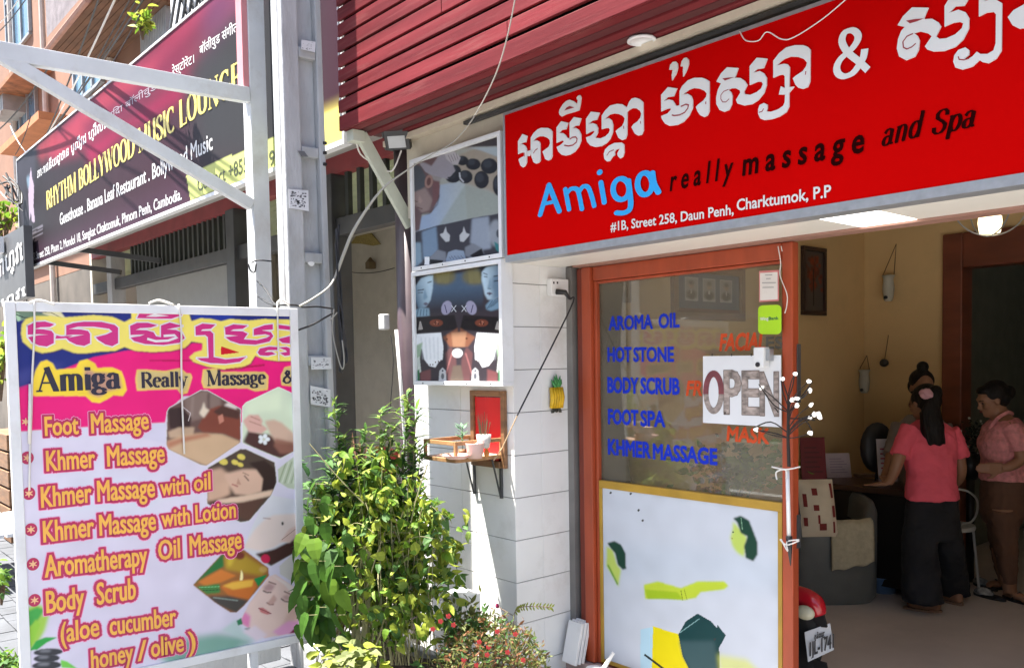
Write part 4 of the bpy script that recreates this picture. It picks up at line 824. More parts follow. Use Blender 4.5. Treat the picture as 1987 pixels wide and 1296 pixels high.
# ============================================================ on the column: outlet, cable, pineapple, shelf
XF = SX-.0
out = thing('wall_outlet', at(1078, 577, X=SX), 'white double socket with a black plug high on the tiled column', 'socket')
a, b = at(1060, 541, X=SX), at(1094, 576, X=SX)
c = MB(); c.box(SX+.002, SX+.04, a.y, b.y, b.z, a.z); c.build('box', M_WHITE, out, bevel=.005)
c = MB()
for q in ((1075, 548), (1082, 548)): p = at(q[0], q[1], X=SX+.041); c.box(SX+.04, SX+.0415, p.y-.006, p.y+.004, p.z-.008, p.z+.004)
c.build('sockets', M_BLACK, out)
p = at(1084, 566, X=SX+.05); c = MB(); c.tube([p+Vector((-.01, -.01, 0)), p+Vector((.03, .02, -.005)), p+Vector((.04, .045, -.04))], [.016, .014, .007], 8); c.build('plug', M_BLACK, out, smooth=True)
q0 = p+Vector((.04, .045, -.04))
c = MB(); c.tube(smoothpath([q0, q0+Vector((.005, 0, -.05)), at(1010, 805, Y=3.0)+Vector((.03, -.05, 0))], 8), .0045, 6)
c.tube([at(1010, 805, Y=3.0)+Vector((.03, -.05, 0)), at(975, 868, Y=2.9), at(958, 893, Y=2.86)], .0035, 6, mi=1)
tag(c.build('hanging_cable', [M_WIRE, mat('tan_cord', (.4, .28, .16), .7)]), 'black and tan cable strung from the wall socket to the little shelf', 'cable')
pin = thing('pineapple_ornament', at(1075, 795, X=SX), 'yellow pineapple wall ornament with green crown on the white tiles', 'ornament')
c = MB(); a, b = at(1062, 752, X=SX), at(1087, 790, X=SX); cy, cz = (a.y+b.y)/2, (a.z+b.z)/2; hy, hz = (b.y-a.y)/2, (a.z-b.z)/2
for k in range(5): c.tube([(SX+.02, a.y+.012+(2*hy-.024)*k/4, cz-hz), (SX+.03, a.y+.012+(2*hy-.024)*k/4, cz), (SX+.02, a.y+.012+(2*hy-.024)*k/4, cz+hz)], [.012, .014, .012], 8)
c.build('fruit_body', mat('golden_yellow', (.62, .38, .01), .45, var=.25, scale=30), pin, smooth=True)
c = MB()
for k, (dy_, dz_) in enumerate(((0, .075), (-.02, .065), (.02, .065), (-.036, .045), (.036, .045), (-.03, .025), (.03, .025), (-.012, .05), (.012, .05))):
    b0 = Vector((SX+.02, cy, cz+hz)); t0 = b0+Vector((.006*(k % 3), dy_, dz_)); m0 = b0.lerp(t0, .5)+Vector((.006, dy_*.2, 0)); c.tube([b0+Vector((0, dy_*.3, 0)), m0, t0], [.009, .01, .001], 6)
c.build('leaf_crown', mat('ornament_green', (.04, .2, .05), .5, var=.3), pin, smooth=True)
c = MB()
for d in (-.024, .0, .024): c.tube([(SX+.02, cy+d*.6, cz-hz), (SX+.02, cy+d*1.2, cz-hz-.022), (SX+.02, cy+d*1.6, cz-hz-.026)], [.01, .009, .003], 6)
c.build('base_leaves', mat('dark_bronze', (.03, .028, .015), .5), pin)
# red framed board
a, b = at(915, 757, Y=2.99), at(981, 757, Y=2.99); zb0 = at(915, 890, Y=2.99).z-.03
rb = thing('red_framed_board', ((a.x+b.x)/2, 2.99, zb0), 'red board in a brown wooden frame hung below the light boxes', 'board')
c = MB(); c.box(a.x, a.x+.03, 2.975, 2.998, zb0, a.z); c.box(b.x-.03, b.x, 2.975, 2.998, zb0, a.z); c.box(a.x+.031, b.x-.031, 2.975, 2.998, a.z-.03, a.z); c.box(a.x+.036, b.x-.036, 2.965, 2.998, zb0, zb0+.035); c.build('frame', M_WOOD, rb, bevel=.002)
c = MB(); c.box(a.x+.036, b.x-.036, 2.985, 2.997, zb0+.036, a.z-.036); c.build('red_panel', mat('bright_red_panel', (.55, .01, .012), .35), rb)
# shelf
xs1 = at(976, 890, Y=2.99).x; y0 = at(884, 897, X=xs1).y; xs0 = at(822, 890, Y=y0).x; zs = at(884, 899, X=xs1).z
sh = thing('wall_shelf', ((xs0+xs1)/2, 2.98, zs), 'small wooden railed shelf fixed to the white tiled column', 'shelf')
WS = mat('honey_wood', (.3, .17, .075), .5, var=.3, scale=6, stretch=(1, 5, 1), bump=.1)
c = MB(); c.box(xs0+.018, xs1-.018, y0+.018, 2.995, zs+.004, zs+.02); c.build('base_board', mat('pinkish_board', (.42, .26, .2), .5, var=.15), sh)
c = MB(); hr = at(884, 857, X=xs1).z-zs
for x in (xs0, xs1-.016): 
    for y_ in (y0, 2.978): c = MB(); c.box(x, x+.016, y_, y_+.016, zs, zs+hr); c.build('corner_post', WS, sh, bevel=.002)
c = MB()
for z in (zs, zs+hr-.022): c.box(xs0+.017, xs1-.017, y0, y0+.014, z, z+.021)
for x in (xs0, xs1-.014):
    for z in (zs, zs+hr-.022): c.box(x, x+.014, y0+.017, 2.977, z, z+.021)
c.build('rails', WS, sh, bevel=.002)
for x in (xs0+.03, xs1-.02):
    c = MB(); c.box(x-.008, x+.008, 2.985, 2.998, zs-.22, zs-.001); c.bar((x, 2.985, zs-.21), (x, 2.93, zs-.004), .01, .005); c.build('bracket', M_STEELD, sh)
def onshelf(px, py): return at(px, py, Z=zs+.02)
p = onshelf(887, 890); p.y = min(p.y, 2.9)
pl = thing('saucer', p, 'pink saucer on the wall shelf', 'saucer'); c = MB(); c.lathe([(.045, 0), (.075, .018), (.078, .022), (.07, .02), (.04, .006)], p, 24); c.build('dish', mat('pink_ceramic', (.6, .36, .33), .3), pl, smooth=True)
p = onshelf(922, 889); p.y = min(p.y, 2.88)
pot = thing('pink_pot', p, 'pale pink plant pot on the wall shelf', 'plant pot'); c = MB(); c.lathe([(.036, 0), (.044, .04), (.048, .075), (.049, .08), (.042, .076), (.036, .05)], p, 20); c.build('pot', mat('pale_pink_ceramic', (.62, .42, .38), .5), pot, smooth=True)
p2_ = p+Vector((.0, .06, .05)); c = MB(); c.lathe([(.03, 0), (.04, .07), (.036, .07)], p2_, 20); c.build('inner_pot', mat('grey_white_ceramic', (.5, .48, .46), .5), pot, smooth=True)
c = MB()
for k in range(26):
    t = rng.uniform(0, 2*PI); r = rng.uniform(.005, .05); c.tube([p2_+Vector((r*math.cos(t)*.5, r*math.sin(t)*.5, .06)), p2_+Vector((r*math.cos(t), r*math.sin(t), .12+rng.uniform(0, .07)))], [.002, .0008], 4)
c.build('spiky_plant', mat('dry_brown_green', (.1, .08, .04), .7), pot)
p = onshelf(950, 886); p.y = min(p.y, 2.93)
fg = thing('clay_figure', p, 'tiny orange clay figures at the shelf end', 'figurine'); c = MB(); c.ell(p+Vector((0, -.02, .02)), (.016, .013, .022)); c.ell(p+Vector((0, -.02, .05)), .012); c.ell(p+Vector((.0, -.09, .018)), (.014, .02, .018)); c.ell(p+Vector((0, -.11, .036)), .01); c.build('clay_body', mat('orange_clay', (.5, .19, .04), .6), fg, smooth=True)

p = onshelf(898, 884); p.y = min(p.y, 2.93)
ap = thing('shelf_seedling', p, 'little blue green seedling growing from a cup on the shelf', 'plant'); c = MB(); c.lathe([(.018, 0), (.024, .035), (.02, .035)], p, 14); c.build('cup', M_WOOD, ap, smooth=True)
c = MB(); c.tube([p+Vector((0, 0, .03)), p+Vector((.005, 0, .16))], .0025, 5)
for k in range(26):
    t = rng.uniform(0, 2*PI); h_ = rng.uniform(.05, .16); d = Vector((math.cos(t), math.sin(t)*.6, .45)); b0 = p+Vector((.003, 0, h_)); e = d*.06; s_ = d.cross(Vector((0, 0, 1))).normalized()*.008; c.add([b0, b0+e*.5+s_, b0+e, b0+e*.5-s_], [(0, 1, 2, 3)])
c.build('leaves', mat('blue_green_leaf', (.12, .24, .14), .6, trans=.3), ap, fix=False)

# ============================================================ inside the massage shop
RH = Vector((RT[0], RT[1], 0)).normalized(); FH = Vector((FW[0], FW[1], 0)).normalized()
# side wall pictures
def wallpic(name, a, b, label, inner, depth=.03, fw=.035, framem=None):
    t = thing(name, (SX+.02, (a.y+b.y)/2, min(a.z, b.z)), label, 'picture')
    y0, y1 = sorted((a.y, b.y)); z0, z1 = sorted((a.z, b.z)); c = MB()
    c.box(SX+.001, SX+depth, y0, y1, z0, z0+fw); c.box(SX+.001, SX+depth, y0, y1, z1-fw, z1); c.box(SX+.001, SX+depth, y0, y0+fw, z0+fw, z1-fw); c.box(SX+.001, SX+depth, y1-fw, y1, z0+fw, z1-fw)
    c.build('frame', framem or M_WOOD, t, bevel=.003)
    P_ = Plane((SX+.012, 0, 0), (1, 0, 0), (0, 1, 0)); p = Print(P_, y0+fw, y1-fw, z0+fw, z1-fw, 70, 80, (60, 60, 60)); inner(p, y0+fw, y1-fw, z0+fw, z1-fw); p.build('picture', PRN, t); return t
def setp(p, U0, U1, V0, V1, col, soft=0):
    m = p.blur(((p.U > U0) & (p.U < U1) & (p.V > V0) & (p.V < V1)).astype(float), soft); p.C += (lin(col)-p.C)*m[..., None]
def elp(p, cu, cv, ru, rv, col, soft=1):
    m = p.blur((((p.U-cu)/ru)**2+((p.V-cv)/rv)**2 < 1).astype(float), soft); p.C += (lin(col)-p.C)*m[..., None]
def three(p, u0, u1, v0, v1):
    W, H = u1-u0, v1-v0; setp(p, u0, u1, v0, v1, (54, 78, 108)); setp(p, u0, u1, v0, v0+.1*H, (104, 58, 44))
    for k in range(3):
        cx = u0+W*(.22+.28*k); setp(p, cx-.1*W, cx+.1*W, v0+.28*H, v0+.88*H, (168, 172, 178)); setp(p, cx-.085*W, cx+.085*W, v0+.36*H, v0+.85*H, (140, 140, 144))
        elp(p, cx, v0+.68*H, .035*W, .09*H, (150, 122, 108)); elp(p, cx, v0+.75*H, .036*W, .06*H, (30, 28, 28)); elp(p, cx, v0+.44*H, .075*W, .12*H, (32, 32, 38)); elp(p, cx, v0+.52*H, .012*W, .06*H, (200, 200, 200), 0)
wallpic('portrait_frame', at(1300, 510, X=SX), at(1440, 624, X=SX), 'large wooden frame with three small portraits on blue, seen through the door glass', three, fw=.05)
wallpic('framed_certificate', at(1140, 500, X=SX), at(1218, 588, X=SX), 'pale certificate in a wooden frame behind the left of the door glass', lambda p, a, b, c_, d: (setp(p, a, b, c_, d, (170, 165, 158)), setp(p, a, b, c_, c_+.2*(d-c_), (110, 70, 55)), [setp(p, a+.1*(b-a), b-.1*(b-a), c_+(.4+.1*k)*(d-c_), c_+(.43+.1*k)*(d-c_), (120, 118, 116)) for k in range(5)]), fw=.03)
def treepic(p, a, b, c_, d):
    W, H = b-a, d-c_; setp(p, a, b, c_, d, (80, 72, 66))
    for k in range(70): elp(p, a+W*rng.normal(.5, .16), c_+H*rng.uniform(.35, .9), .07*W, .03*H, (130, 52, 26) if k % 2 else (92, 40, 26), 1)
    setp(p, a+.47*W, a+.53*W, c_+.1*H, c_+.7*H, (40, 28, 22))
wallpic('tree_painting', at(1553, 477, X=SX), at(1598, 613, X=SX), 'dark framed painting of a red tree beside the open doorway', treepic, fw=.03, framem=mat('dark_frame', (.04, .02, .015), .4))
# hanging ornaments on the back wall
PBK = Plane((0, BY-.03, 0), (0, -1, 0), (1, 0, 0))
def hanging(px, py0, py1, top, label, wpx):
    p1, p0 = PBK.pt(px, py0), PBK.pt(px, py1); r = (PBK.pt(px+wpx, py0)-PBK.pt(px, py0)).length; h = p1.z-p0.z
    t = thing('hanging_vase', p0, label, 'hanging vase')
    c = MB(); c.lathe([(r*.55, 0), (r*.8, h*.1), (r, h*.5), (r*.8, h*.85), (r*1.1, h)], p0+Vector((0, -r, 0)), 14); c.build('vase', mat('pale_grey_ceramic', (.45, .44, .36), .5), t, smooth=True)
    c = MB(); c.tube([p1+Vector((-r, -r, 0)), PBK.pt(*top), p1+Vector((r, -r, 0))], .004, 5); c.build('cord', mat('brown_cord', (.12, .07, .03), .8), t)
    c = MB(); c.ell(p0+Vector((0, -r*2, h*.14)), (r*.35, .01, r*.3)); c.build('dark_motif', M_BLACK, t, smooth=True)
hanging(1729, 535, 585, (1739, 474), 'upper white vase hung on cords on the beige back wall', 11)
hanging(1682, 717, 762, (1682, 690), 'lower white vase hung on the beige back wall left of the group', 10)
p = PBK.pt(1719, 704); t = thing('dark_ornament', p, 'small dark round ornament hung on a string on the back wall', 'ornament')
c = MB(); c.ell(p+Vector((0, -.03, 0)), (.036, .03, .032), 12, 8); c.build('knob', M_BLACK, t, smooth=True)
c = MB(); c.tube([p+Vector((0, -.02, .03)), PBK.pt(1724, 650)], .003, 5); c.build('string', mat('brown_cord'), t)
# desk with its things
DT = .88
desk = thing('reception_desk', (-3.02, 6.05, FZ), 'dark brown reception desk the people lean over', 'desk')
DB = mat('dark_brown_laminate', (.05, .022, .014), .35, var=.2, scale=3, stretch=(1, 1, 4))
c = MB(); c.box(-3.42, -2.6, 5.84, 6.3, DT-.04, DT); c.build('top', DB, desk, bevel=.006)
c = MB(); c.box(-3.40, -2.66, 5.9, 5.92, FZ+.06, DT-.042); c.box(-2.68, -2.66, 5.921, 6.26, FZ, DT-.042); c.build('front_panel', mat('black_brown_panel', (.015, .01, .008), .5), desk)
c = MB(); c.box(-3.38, -3.30, 5.93, 6.25, FZ, DT-.042); c.build('pedestal', DB, desk)
def ondesk(px, py): q = at(px, py, Z=DT+.001); return q
def leaflet(name, px0, px1, py0, py1, label, m, m2, lean=.05):
    b = ondesk((px0+px1)/2, py1)
    if b.x < SX+.06: b = at((px0+px1)/2, py1+12, Y=5.87); b.z = DT+.001
    d = b.dot(FH) if False else (b-Vector((0, 0, CZ))).dot(Vector(FW)); k = d/FPX
    w_, h_ = (px1-px0)*k, (py1-py0)*k; t = thing(name, b, label, 'leaflet stand')
    c = MB(); c.prism([b-RH*w_/2, b+RH*w_/2, b+RH*w_/2+Vector((0, 0, h_))+FH*lean, b-RH*w_/2+Vector((0, 0, h_))+FH*lean], -FH*.006); c.build('card', m, t)
    c = MB(); c.bar(b-RH*w_*.4+FH*.09, b+FH*lean*.8+Vector((0, 0, h_*.7))-RH*w_*.4, .01, .004); c.bar(b+RH*w_*.4+FH*.09, b+FH*lean*.8+Vector((0, 0, h_*.7))+RH*w_*.4, .01, .004); c.build('prop', M_BLACK, t)
    c = MB()
    for j in range(6): z0 = .2+.11*j; p_ = lambda u, v: b+RH*w_*(u-.5)+(Vector((0, 0, h_))+FH*lean)*v-FH*.008; c.poly([p_(.15, z0), p_(.85-.1*(j % 3), z0), p_(.85-.1*(j % 3), z0+.035), p_(.15, z0+.035)])
    c.build('print', m2, t, fix=False)
leaflet('red_folder', 1556, 1604, 838, 922, 'dark red folder standing at the left of the desk', mat('dark_red_card', (.2, .015, .02), .5), mat('darker_red', (.12, .012, .015), .5))
leaflet('price_leaflet', 1605, 1652, 880, 926, 'pale pink price leaflet propped on the desk', mat('pale_pink_card', (.6, .5, .55), .5), mat('pink_print', (.4, .3, .4), .5))
leaflet('menu_holder', 1705, 1742, 852, 935, 'tall white menu card with red top standing on the desk', mat('white_card', (.62, .58, .62), .5), mat('red_print', (.45, .08, .14), .5))
b = ondesk(1675, 925); c = MB(); c.obox(b+Vector((0, 0, .012)), RH*.06, FH*.04, (0, 0, .011)); c.obox(b+RH*.09+Vector((0, 0, .008)), RH*.05, FH*.05, (0, 0, .007)); tag(c.build('note_books', mat('brown_cover', (.22, .14, .09), .6), bevel=.002), 'small brown notebooks lying flat on the desk', 'notebooks')
# office chair behind the desk
oc = thing('office_chair', Vector((-3.0, 6.55, FZ)), 'black rounded office chair behind the desk', 'chair')
q = atd(1702, 868, 6.45); c = MB(); c.ell(q, (.13, .05, .19), 16, 10, Matrix.Rotation(math.atan2(RH.y, RH.x), 3, 'Z')); c.build('backrest', M_BLACK, oc, smooth=True)
c = MB(); c.ell(Vector((q.x, q.y-.0, FZ+.45)), (.2, .2, .05), 16, 8); c.build('seat', M_BLACK, oc, smooth=True)
c = MB(); c.tube([(q.x, q.y, FZ+.05), (q.x, q.y, FZ+.42)], .025, 8)
for k in range(5): t = 2*PI*k/5; c.tube([(q.x, q.y, FZ+.06), (q.x+.2*math.cos(t), q.y+.2*math.sin(t), FZ+.02)], .018, 6)
c.tube([Vector((q.x, q.y+.06, FZ+.45)), q], .02, 6); c.build('base', M_STEELD, oc)
# grey armchair with cushion and throw
ac0 = at(1590, 1150, Z=FZ); ac = thing('armchair', ac0, 'grey tub armchair just inside the shop, by the door post', 'armchair')
GF = mat('grey_leatherette', (.13, .135, .125), .5, var=.12, bump=.1, bscale=60)
ang = math.radians(0); ax = RH*math.cos(ang)+FH*math.sin(ang); ay = FH*math.cos(ang)-RH*math.sin(ang); az = Vector((0, 0, 1))
cc = ac0
def L3(u, v, z): return cc+ax*u+ay*v+az*z
c = MB(); outer = []; n = 28
for j, (z, r_) in enumerate(((0.0, .31), (.04, .335), (.30, .34), (.50, .34), (.545, .325), (.555, .30), (.545, .275), (.50, .262), (.36, .255))):
    for i in range(n+1):
        t = math.radians(-130+260*i/n); up = .17*max(0, math.cos(t-.5))**.8 if j >= 2 else 0; zz_ = z+up*(1 if j > 2 else .3)
        sq = lambda q: math.copysign(abs(q)**.55, q)
        outer.append(L3(r_*sq(math.cos(t)), r_*sq(math.sin(t)), zz_))
m_ = 9; fs = [(j*(n+1)+i, j*(n+1)+i+1, (j+1)*(n+1)+i+1, (j+1)*(n+1)+i) for j in range(m_-1) for i in range(n)]
fs += [tuple(j*(n+1) for j in range(m_)), tuple(reversed([j*(n+1)+n for j in range(m_)]))]
c.add(outer, fs); c.build('shell', GF, ac, smooth=True)
c = MB(); c.lathe([(.2, .0), (.25, .06), (.25, .33), (.23, .38), (.02, .39)], L3(0, 0, 0), 24); c.build('seat', GF, ac, smooth=True)
c = MB()
prof_ = [(-.20, .50), (-.26, .568), (-.31, .585), (-.352, .565), (-.366, .5), (-.37, .40), (-.372, .31), (-.374, .25)]
def thr(a, b):
    q = b*7; i = min(6, int(q)); f = q-i; v = prof_[i][0]*(1-f)+prof_[i+1][0]*f; z = prof_[i][1]*(1-f)+prof_[i+1][1]*f; u = -.05+.29*a; k_ = 1-(.06+.25*a*a)*max(0, b-.1)*0
    return L3(u, v*(1-.12*(u/.34)**4)-.012*abs(math.sin(9*a))*b, z+.05*max(0, math.cos(math.atan2(v, u+.01)-.5))+(.05*a if b > .5 else 0)*(b-.5)*2+.008*math.sin(15*a)*b)
c.sheet(thr, 18, 20)
o = c.build('throw', mat('cream_towel', (.50, .44, .30), .95, var=.12, scale=30, bump=.6, bscale=120), ac, smooth=True); s_ = o.modifiers.new('thick', 'SOLIDIFY'); s_.thickness = .012
chk = mat('checked_cushion', (.58, .48, .34), .9)
pc = atd(1586, 985, 5.33); cu = thing('cushion', pc-Vector((0, 0, .17)), 'cream cushion with dark red blocks propped on the armchair', 'cushion')
c = MB()
def cus(a, b):
    u, v = 2*a-1, 2*b-1; th = .05*(1-u*u)**.5*(1-v*v)**.5 if abs(u) < 1 and abs(v) < 1 else 0
    return u, v, th
for sgn in (-1, 1):
    c.sheet(lambda a, b: pc+RH*(.11*(2*a-1))+Vector((0, 0, 1))*(.17*(2*b-1))+FH*(.05*(2*b-1))+FH*sgn*cus(a, b)[2], 14, 14, 0)
c.build('pillow', chk, cu, smooth=True, fix=False)
c = MB()
for (u, v, w_, h_) in ((-.2, .6, .3, .24), (.78, .62, .16, .5), (-.75, .3, .2, .45), (-.2, .05, .3, .2), (.8, -.1, .18, .4), (-.8, -.45, .2, .3), (.1, -.62, .4, .24), (-.1, -.35, .12, .3), (.75, -.65, .12, .4)):
    c.sheet(lambda a, b: pc+RH*.11*(u+w_*(a-.5))+Vector((0, 0, 1))*.17*(v+h_*(b-.5))+FH*(.05*(v+h_*(b-.5)))-FH*(cus((u+w_*(a-.5)+1)/2, (v+h_*(b-.5)+1)/2)[2]+.003), 3, 3)
c.build('red_blocks', mat('dark_red_cloth', (.18, .02, .015), .9), cu, fix=False)
# white wire chair
wc = thing('wire_chair', at(1885, 1078, Z=FZ), 'white metal chair with a curved back behind the woman at the desk', 'chair')
q = lambda x, y, d=6.15: atd(x, y, d); WM = mat('white_tube', (.6, .6, .56), .4)
c = MB(); c.tube(smoothpath([q(1835, 970), q(1850, 951), q(1876, 952), q(1895, 968), q(1896, 992), q(1885, 1012), q(1866, 1017), q(1863, 1035), q(1862, 1060)], 5), .008, 7); c.build('back_hoop', WM, wc, smooth=True)
c = MB(); b0 = q(1835, 1015); c.lathe([(.17, 0), (.175, .015), (.17, .03)], Vector((b0.x, b0.y+.05, FZ+.44)), 24); c.build('seat', WM, wc)
for dx_, dy_ in ((-.12, -.1), (.12, -.1), (-.12, .14), (.12, .14)):
    c = MB(); c.tube([(b0.x+dx_, b0.y+.03+dy_, FZ+.44), (b0.x+dx_*1.25, b0.y+.03+dy_*1.25, FZ)], .009, 6); c.build('leg', WM, wc)
p = at(1715, 1147, Z=FZ); bb = thing('blue_tub', p, 'pale blue plastic tub on the floor under the desk', 'tub'); c = MB(); c.lathe([(.08, 0), (.1, .11), (.108, .115), (.1, .115), (.078, .01)], p, 20); c.build('tub', mat('pale_blue_plastic', (.2, .35, .6), .4), bb, smooth=True)
# shoes on the floor
def shoe(px, py, rot, label, cat='shoe'):
    p = at(px, py, Z=FZ); R_ = Matrix.Rotation(rot, 3, 'Z'); t = thing('floor_shoe', p, label, cat)
    c = MB(); pts = [Vector((.125*math.cos(a)*(1 if math.cos(a) > 0 else .9), .042*math.sin(a), 0)) for a in np.linspace(0, 2*PI, 21)[:-1]]; c.prism([p+R_ @ q for q in pts], (0, 0, .022)); c.build('sole', M_BLACK, t, bevel=.004)
    c = MB(); c.ell(p+R_ @ Vector((.05, 0, .03)), (.07, .042, .032), 12, 8, R_); c.build('upper', mat('black_white_cloth', (.3, .3, .29), .7, var=.95, scale=22), t, smooth=True)
shoe(1913, 1140, 2.6, 'black and white patterned sandal nearer the desk'); shoe(1922, 1160, 2.9, 'black and white patterned sandal next to the bare foot')
shoe(1840, 1148, 1.9, 'dark sandal tucked behind the black trousers')
# bouquet
fb_ = thing('flower_stand', at(1893, 1080, Z=FZ), 'dark flower arrangement with white specks between the two women', 'flowers')
fc = atd(1884, 850, 6.35); c = MB(); c.tube([(fc.x, fc.y, FZ), (fc.x, fc.y, fc.z-.1)], .03, 8); c.lathe([(.05, 0), (.08, .1), (.07, .2)], fc-Vector((0, 0, .3)), 14); c.build('vase_stand', M_BLACK, fb_, smooth=True)
c = MB()
for k in range(160):
    d = Vector(rng.normal(0, 1, 3)).normalized()*rng.uniform(.05, .15); d.z *= 1.1; e = Vector(rng.normal(0, 1, 3)).normalized()*.022; f_ = e.cross(d).normalized()*.011; c.add([fc+d-e, fc+d+f_, fc+d+e, fc+d-f_], [(0, 1, 2, 3)])
c.build('dark_leaves', mat('dark_leaf', (.012, .02, .01), .6), fb_, fix=False)
c = MB()
for k in range(26): d = Vector(rng.normal(0, 1, 3)).normalized()*.15; c.ell(fc+d, rng.uniform(.005, .01), 6, 4)
c.build('white_specks', mat('white_petal', (.6, .6, .56), .6), fb_)
# ceiling lamp with fan blades
lp = atd(1921, 432, 4.6); lam = thing('ceiling_fan_lamp', Vector((lp.x, lp.y, 3.04)), 'lit ceiling fan lamp with wire hoop and dark blades under the shop ceiling', 'ceiling fan')
c = MB(); c.lathe([(.02, -.06), (.05, -.055), (.058, 0), (.055, .03), (.03, .05)], lp, 18); c.build('bulb', mat('lamp_globe', (.9, .8, .55), .3, emit=(1, .82, .5), estr=.8), lam, smooth=True)
c = MB(); c.lathe([(.02, 0), (.075, .02), (.075, .1), (.02, .12)], lp+Vector((0, 0, .05)), 18); c.tube([lp+Vector((0, 0, .15)), (lp.x, lp.y, 3.05)], .015, 8); c.build('motor', M_BLACK, lam, smooth=True)
c = MB(); c.tube([lp+RH*.2*math.cos(t)+Vector((0, 0, .1-.17*math.sin(t))) for t in np.linspace(0, PI, 18)], .004, 5); c.tube([lp+FH*.2*math.cos(t)+Vector((0, 0, .1-.17*math.sin(t))) for t in np.linspace(0, PI, 18)], .004, 5); c.build('wire_guard', M_ALU, lam)
for k in range(3):
    t = 2*PI*k/3+.1; d = RH*math.cos(t)+FH*math.sin(t); s_ = RH*-math.sin(t)+FH*math.cos(t)
    c = MB(); c.prism([lp+d*.08-s_*.04+Vector((0, 0, .1)), lp+d*.45-s_*.07+Vector((0, 0, .11)), lp+d*.47+s_*.06+Vector((0, 0, .08)), lp+d*.08+s_*.04+Vector((0, 0, .08))], (0, 0, .006)); c.build('blade', M_BLACK, lam)

# ------------------------------------------------------------ people
SKIN = mat('brown_skin', (.30, .15, .085), .5, var=.06, scale=8); HAIR = mat('black_hair', (.010, .008, .007), .55, spec=.25, var=.4, scale=60, stretch=(1, 1, .1), bump=.8, bscale=110)
def J(x, y, d): return atd(x, y, d)
def loft(mb, rings, n=20):   # rings: centre, half width across the view, half depth
    vs = []; fs = []
    for c_, hw, hd in rings:
        for k in range(n):
            t = 2*PI*k/n; vs.append(Vector(c_)+RH*hw*math.copysign(abs(math.cos(t))**.85, math.cos(t))+FH*hd*math.copysign(abs(math.sin(t))**.85, math.sin(t)))
    m = len(rings)
    for j in range(m-1):
        for k in range(n): fs.append((j*n+k, j*n+(k+1) % n, (j+1)*n+(k+1) % n, (j+1)*n+k))
    fs += [tuple(reversed(range(n))), tuple(range((m-1)*n, m*n))]; mb.add(vs, fs)
def limb(mb, pts, rs): mb.tube(smoothpath(pts, 4), list(np.interp(np.linspace(0, len(pts)-1, 4*(len(pts)-1)+1), range(len(pts)), rs)), 12)
FOLD = bpy.data.textures.new('cloth_folds', 'CLOUDS'); FOLD.noise_scale = .085; FOLD.noise_depth = 2
def fuse(mb, name, m, parent, vox=.007, it=4):
    o = mb.build(name, m, parent, smooth=True, fix=True)
    r = o.modifiers.new('fuse', 'REMESH'); r.mode = 'VOXEL'; r.voxel_size = vox; r.use_smooth_shade = True
    s = o.modifiers.new('smooth', 'SMOOTH'); s.iterations = it; s.factor = .5
    if name in ('top', 'blouse', 'shirt', 'trousers', 'wide_trousers'):
        d = o.modifiers.new('folds', 'DISPLACE'); d.texture = FOLD; d.strength = .026; d.mid_level = .45; d.texture_coords = 'GLOBAL'
    return o
def hand(mb, wrist, direction, side, palm_n, curl=.2, sc_=1.0):
    d = Vector(direction).normalized(); n_ = Vector(palm_n).normalized(); s = d.cross(n_).normalized()*side
    pm = wrist+d*.075*sc_; mb.obox(wrist+d*.045*sc_, d*.045*sc_, s*.036*sc_, n_*.012*sc_)
    for i, (o_, l) in enumerate(((-.027, .062), (-.009, .074), (.009, .07), (.027, .055))):
        b0 = wrist+d*.088*sc_+s*o_*sc_; mb.tube([b0, b0+d*l*.5*sc_-n_*curl*.02*sc_, b0+d*l*sc_-n_*curl*.05*sc_], [.0095*sc_, .0088*sc_, .0075*sc_], 8)
    b0 = wrist+d*.03*sc_-s*.034*sc_; mb.tube([b0, b0+d*.03*sc_-s*.026*sc_, b0+d*.06*sc_-s*.034*sc_], [.012*sc_, .011*sc_, .0085*sc_], 8)
def headshape(mb, c_, f, up, s=1.0):      # centre, facing direction, up
    f = Vector(f).normalized(); up = Vector(up).normalized(); r = f.cross(up).normalized(); R_ = Matrix((r, f, up)).transposed()
    E = lambda p, q: mb.ell(Vector(c_)+R_ @ (Vector(p)*s), tuple(a*s for a in q), 16, 12, R_)
    E((0, -.012, .03), (.074, .094, .085)); E((0, .022, -.035), (.058, .066, .075)); E((0, .055, -.085), (.03, .028, .024)); E((0, .094, -.022), (.013, .017, .014)); E((0, .086, .0), (.009, .013, .024)); E((0, .084, -.052), (.024, .012, .011)); E((0, .075, .03), (.05, .02, .016))
    for q in (-1, 1): E((q*.073, -.008, -.012), (.008, .02, .03)); E((q*.04, .058, -.02), (.022, .022, .024))
    mb.tube([Vector(c_)+R_ @ Vector((0, -.02, -.06))*s, Vector(c_)+R_ @ Vector((0, -.045, -.17))*s], [.052*s, .056*s], 12)
    return R_
def face(parent, c_, R_, s=1.0):
    P_ = lambda p: Vector(c_)+R_ @ (Vector(p)*s)
    for q in (-1, 1):
        m = MB(); m.ell(P_((q*.031, .077, .004)), (.013*s, .006*s, .006*s), 10, 6, R_); m.build('eye', mat('dark_eye', (.03, .02, .018), .3), parent, smooth=True)
        m = MB(); m.tube([P_((q*.016, .089, .024)), P_((q*.034, .086, .029)), P_((q*.05, .072, .024))], [.003*s, .0038*s, .002*s], 6); m.build('eyebrow', HAIR, parent)
    m = MB(); m.ell(P_((0, .094, -.052)), (.021*s, .005*s, .0065*s), 12, 6, R_); m.build('lips', mat('brown_pink_lips', (.25, .07, .06), .4), parent, smooth=True)

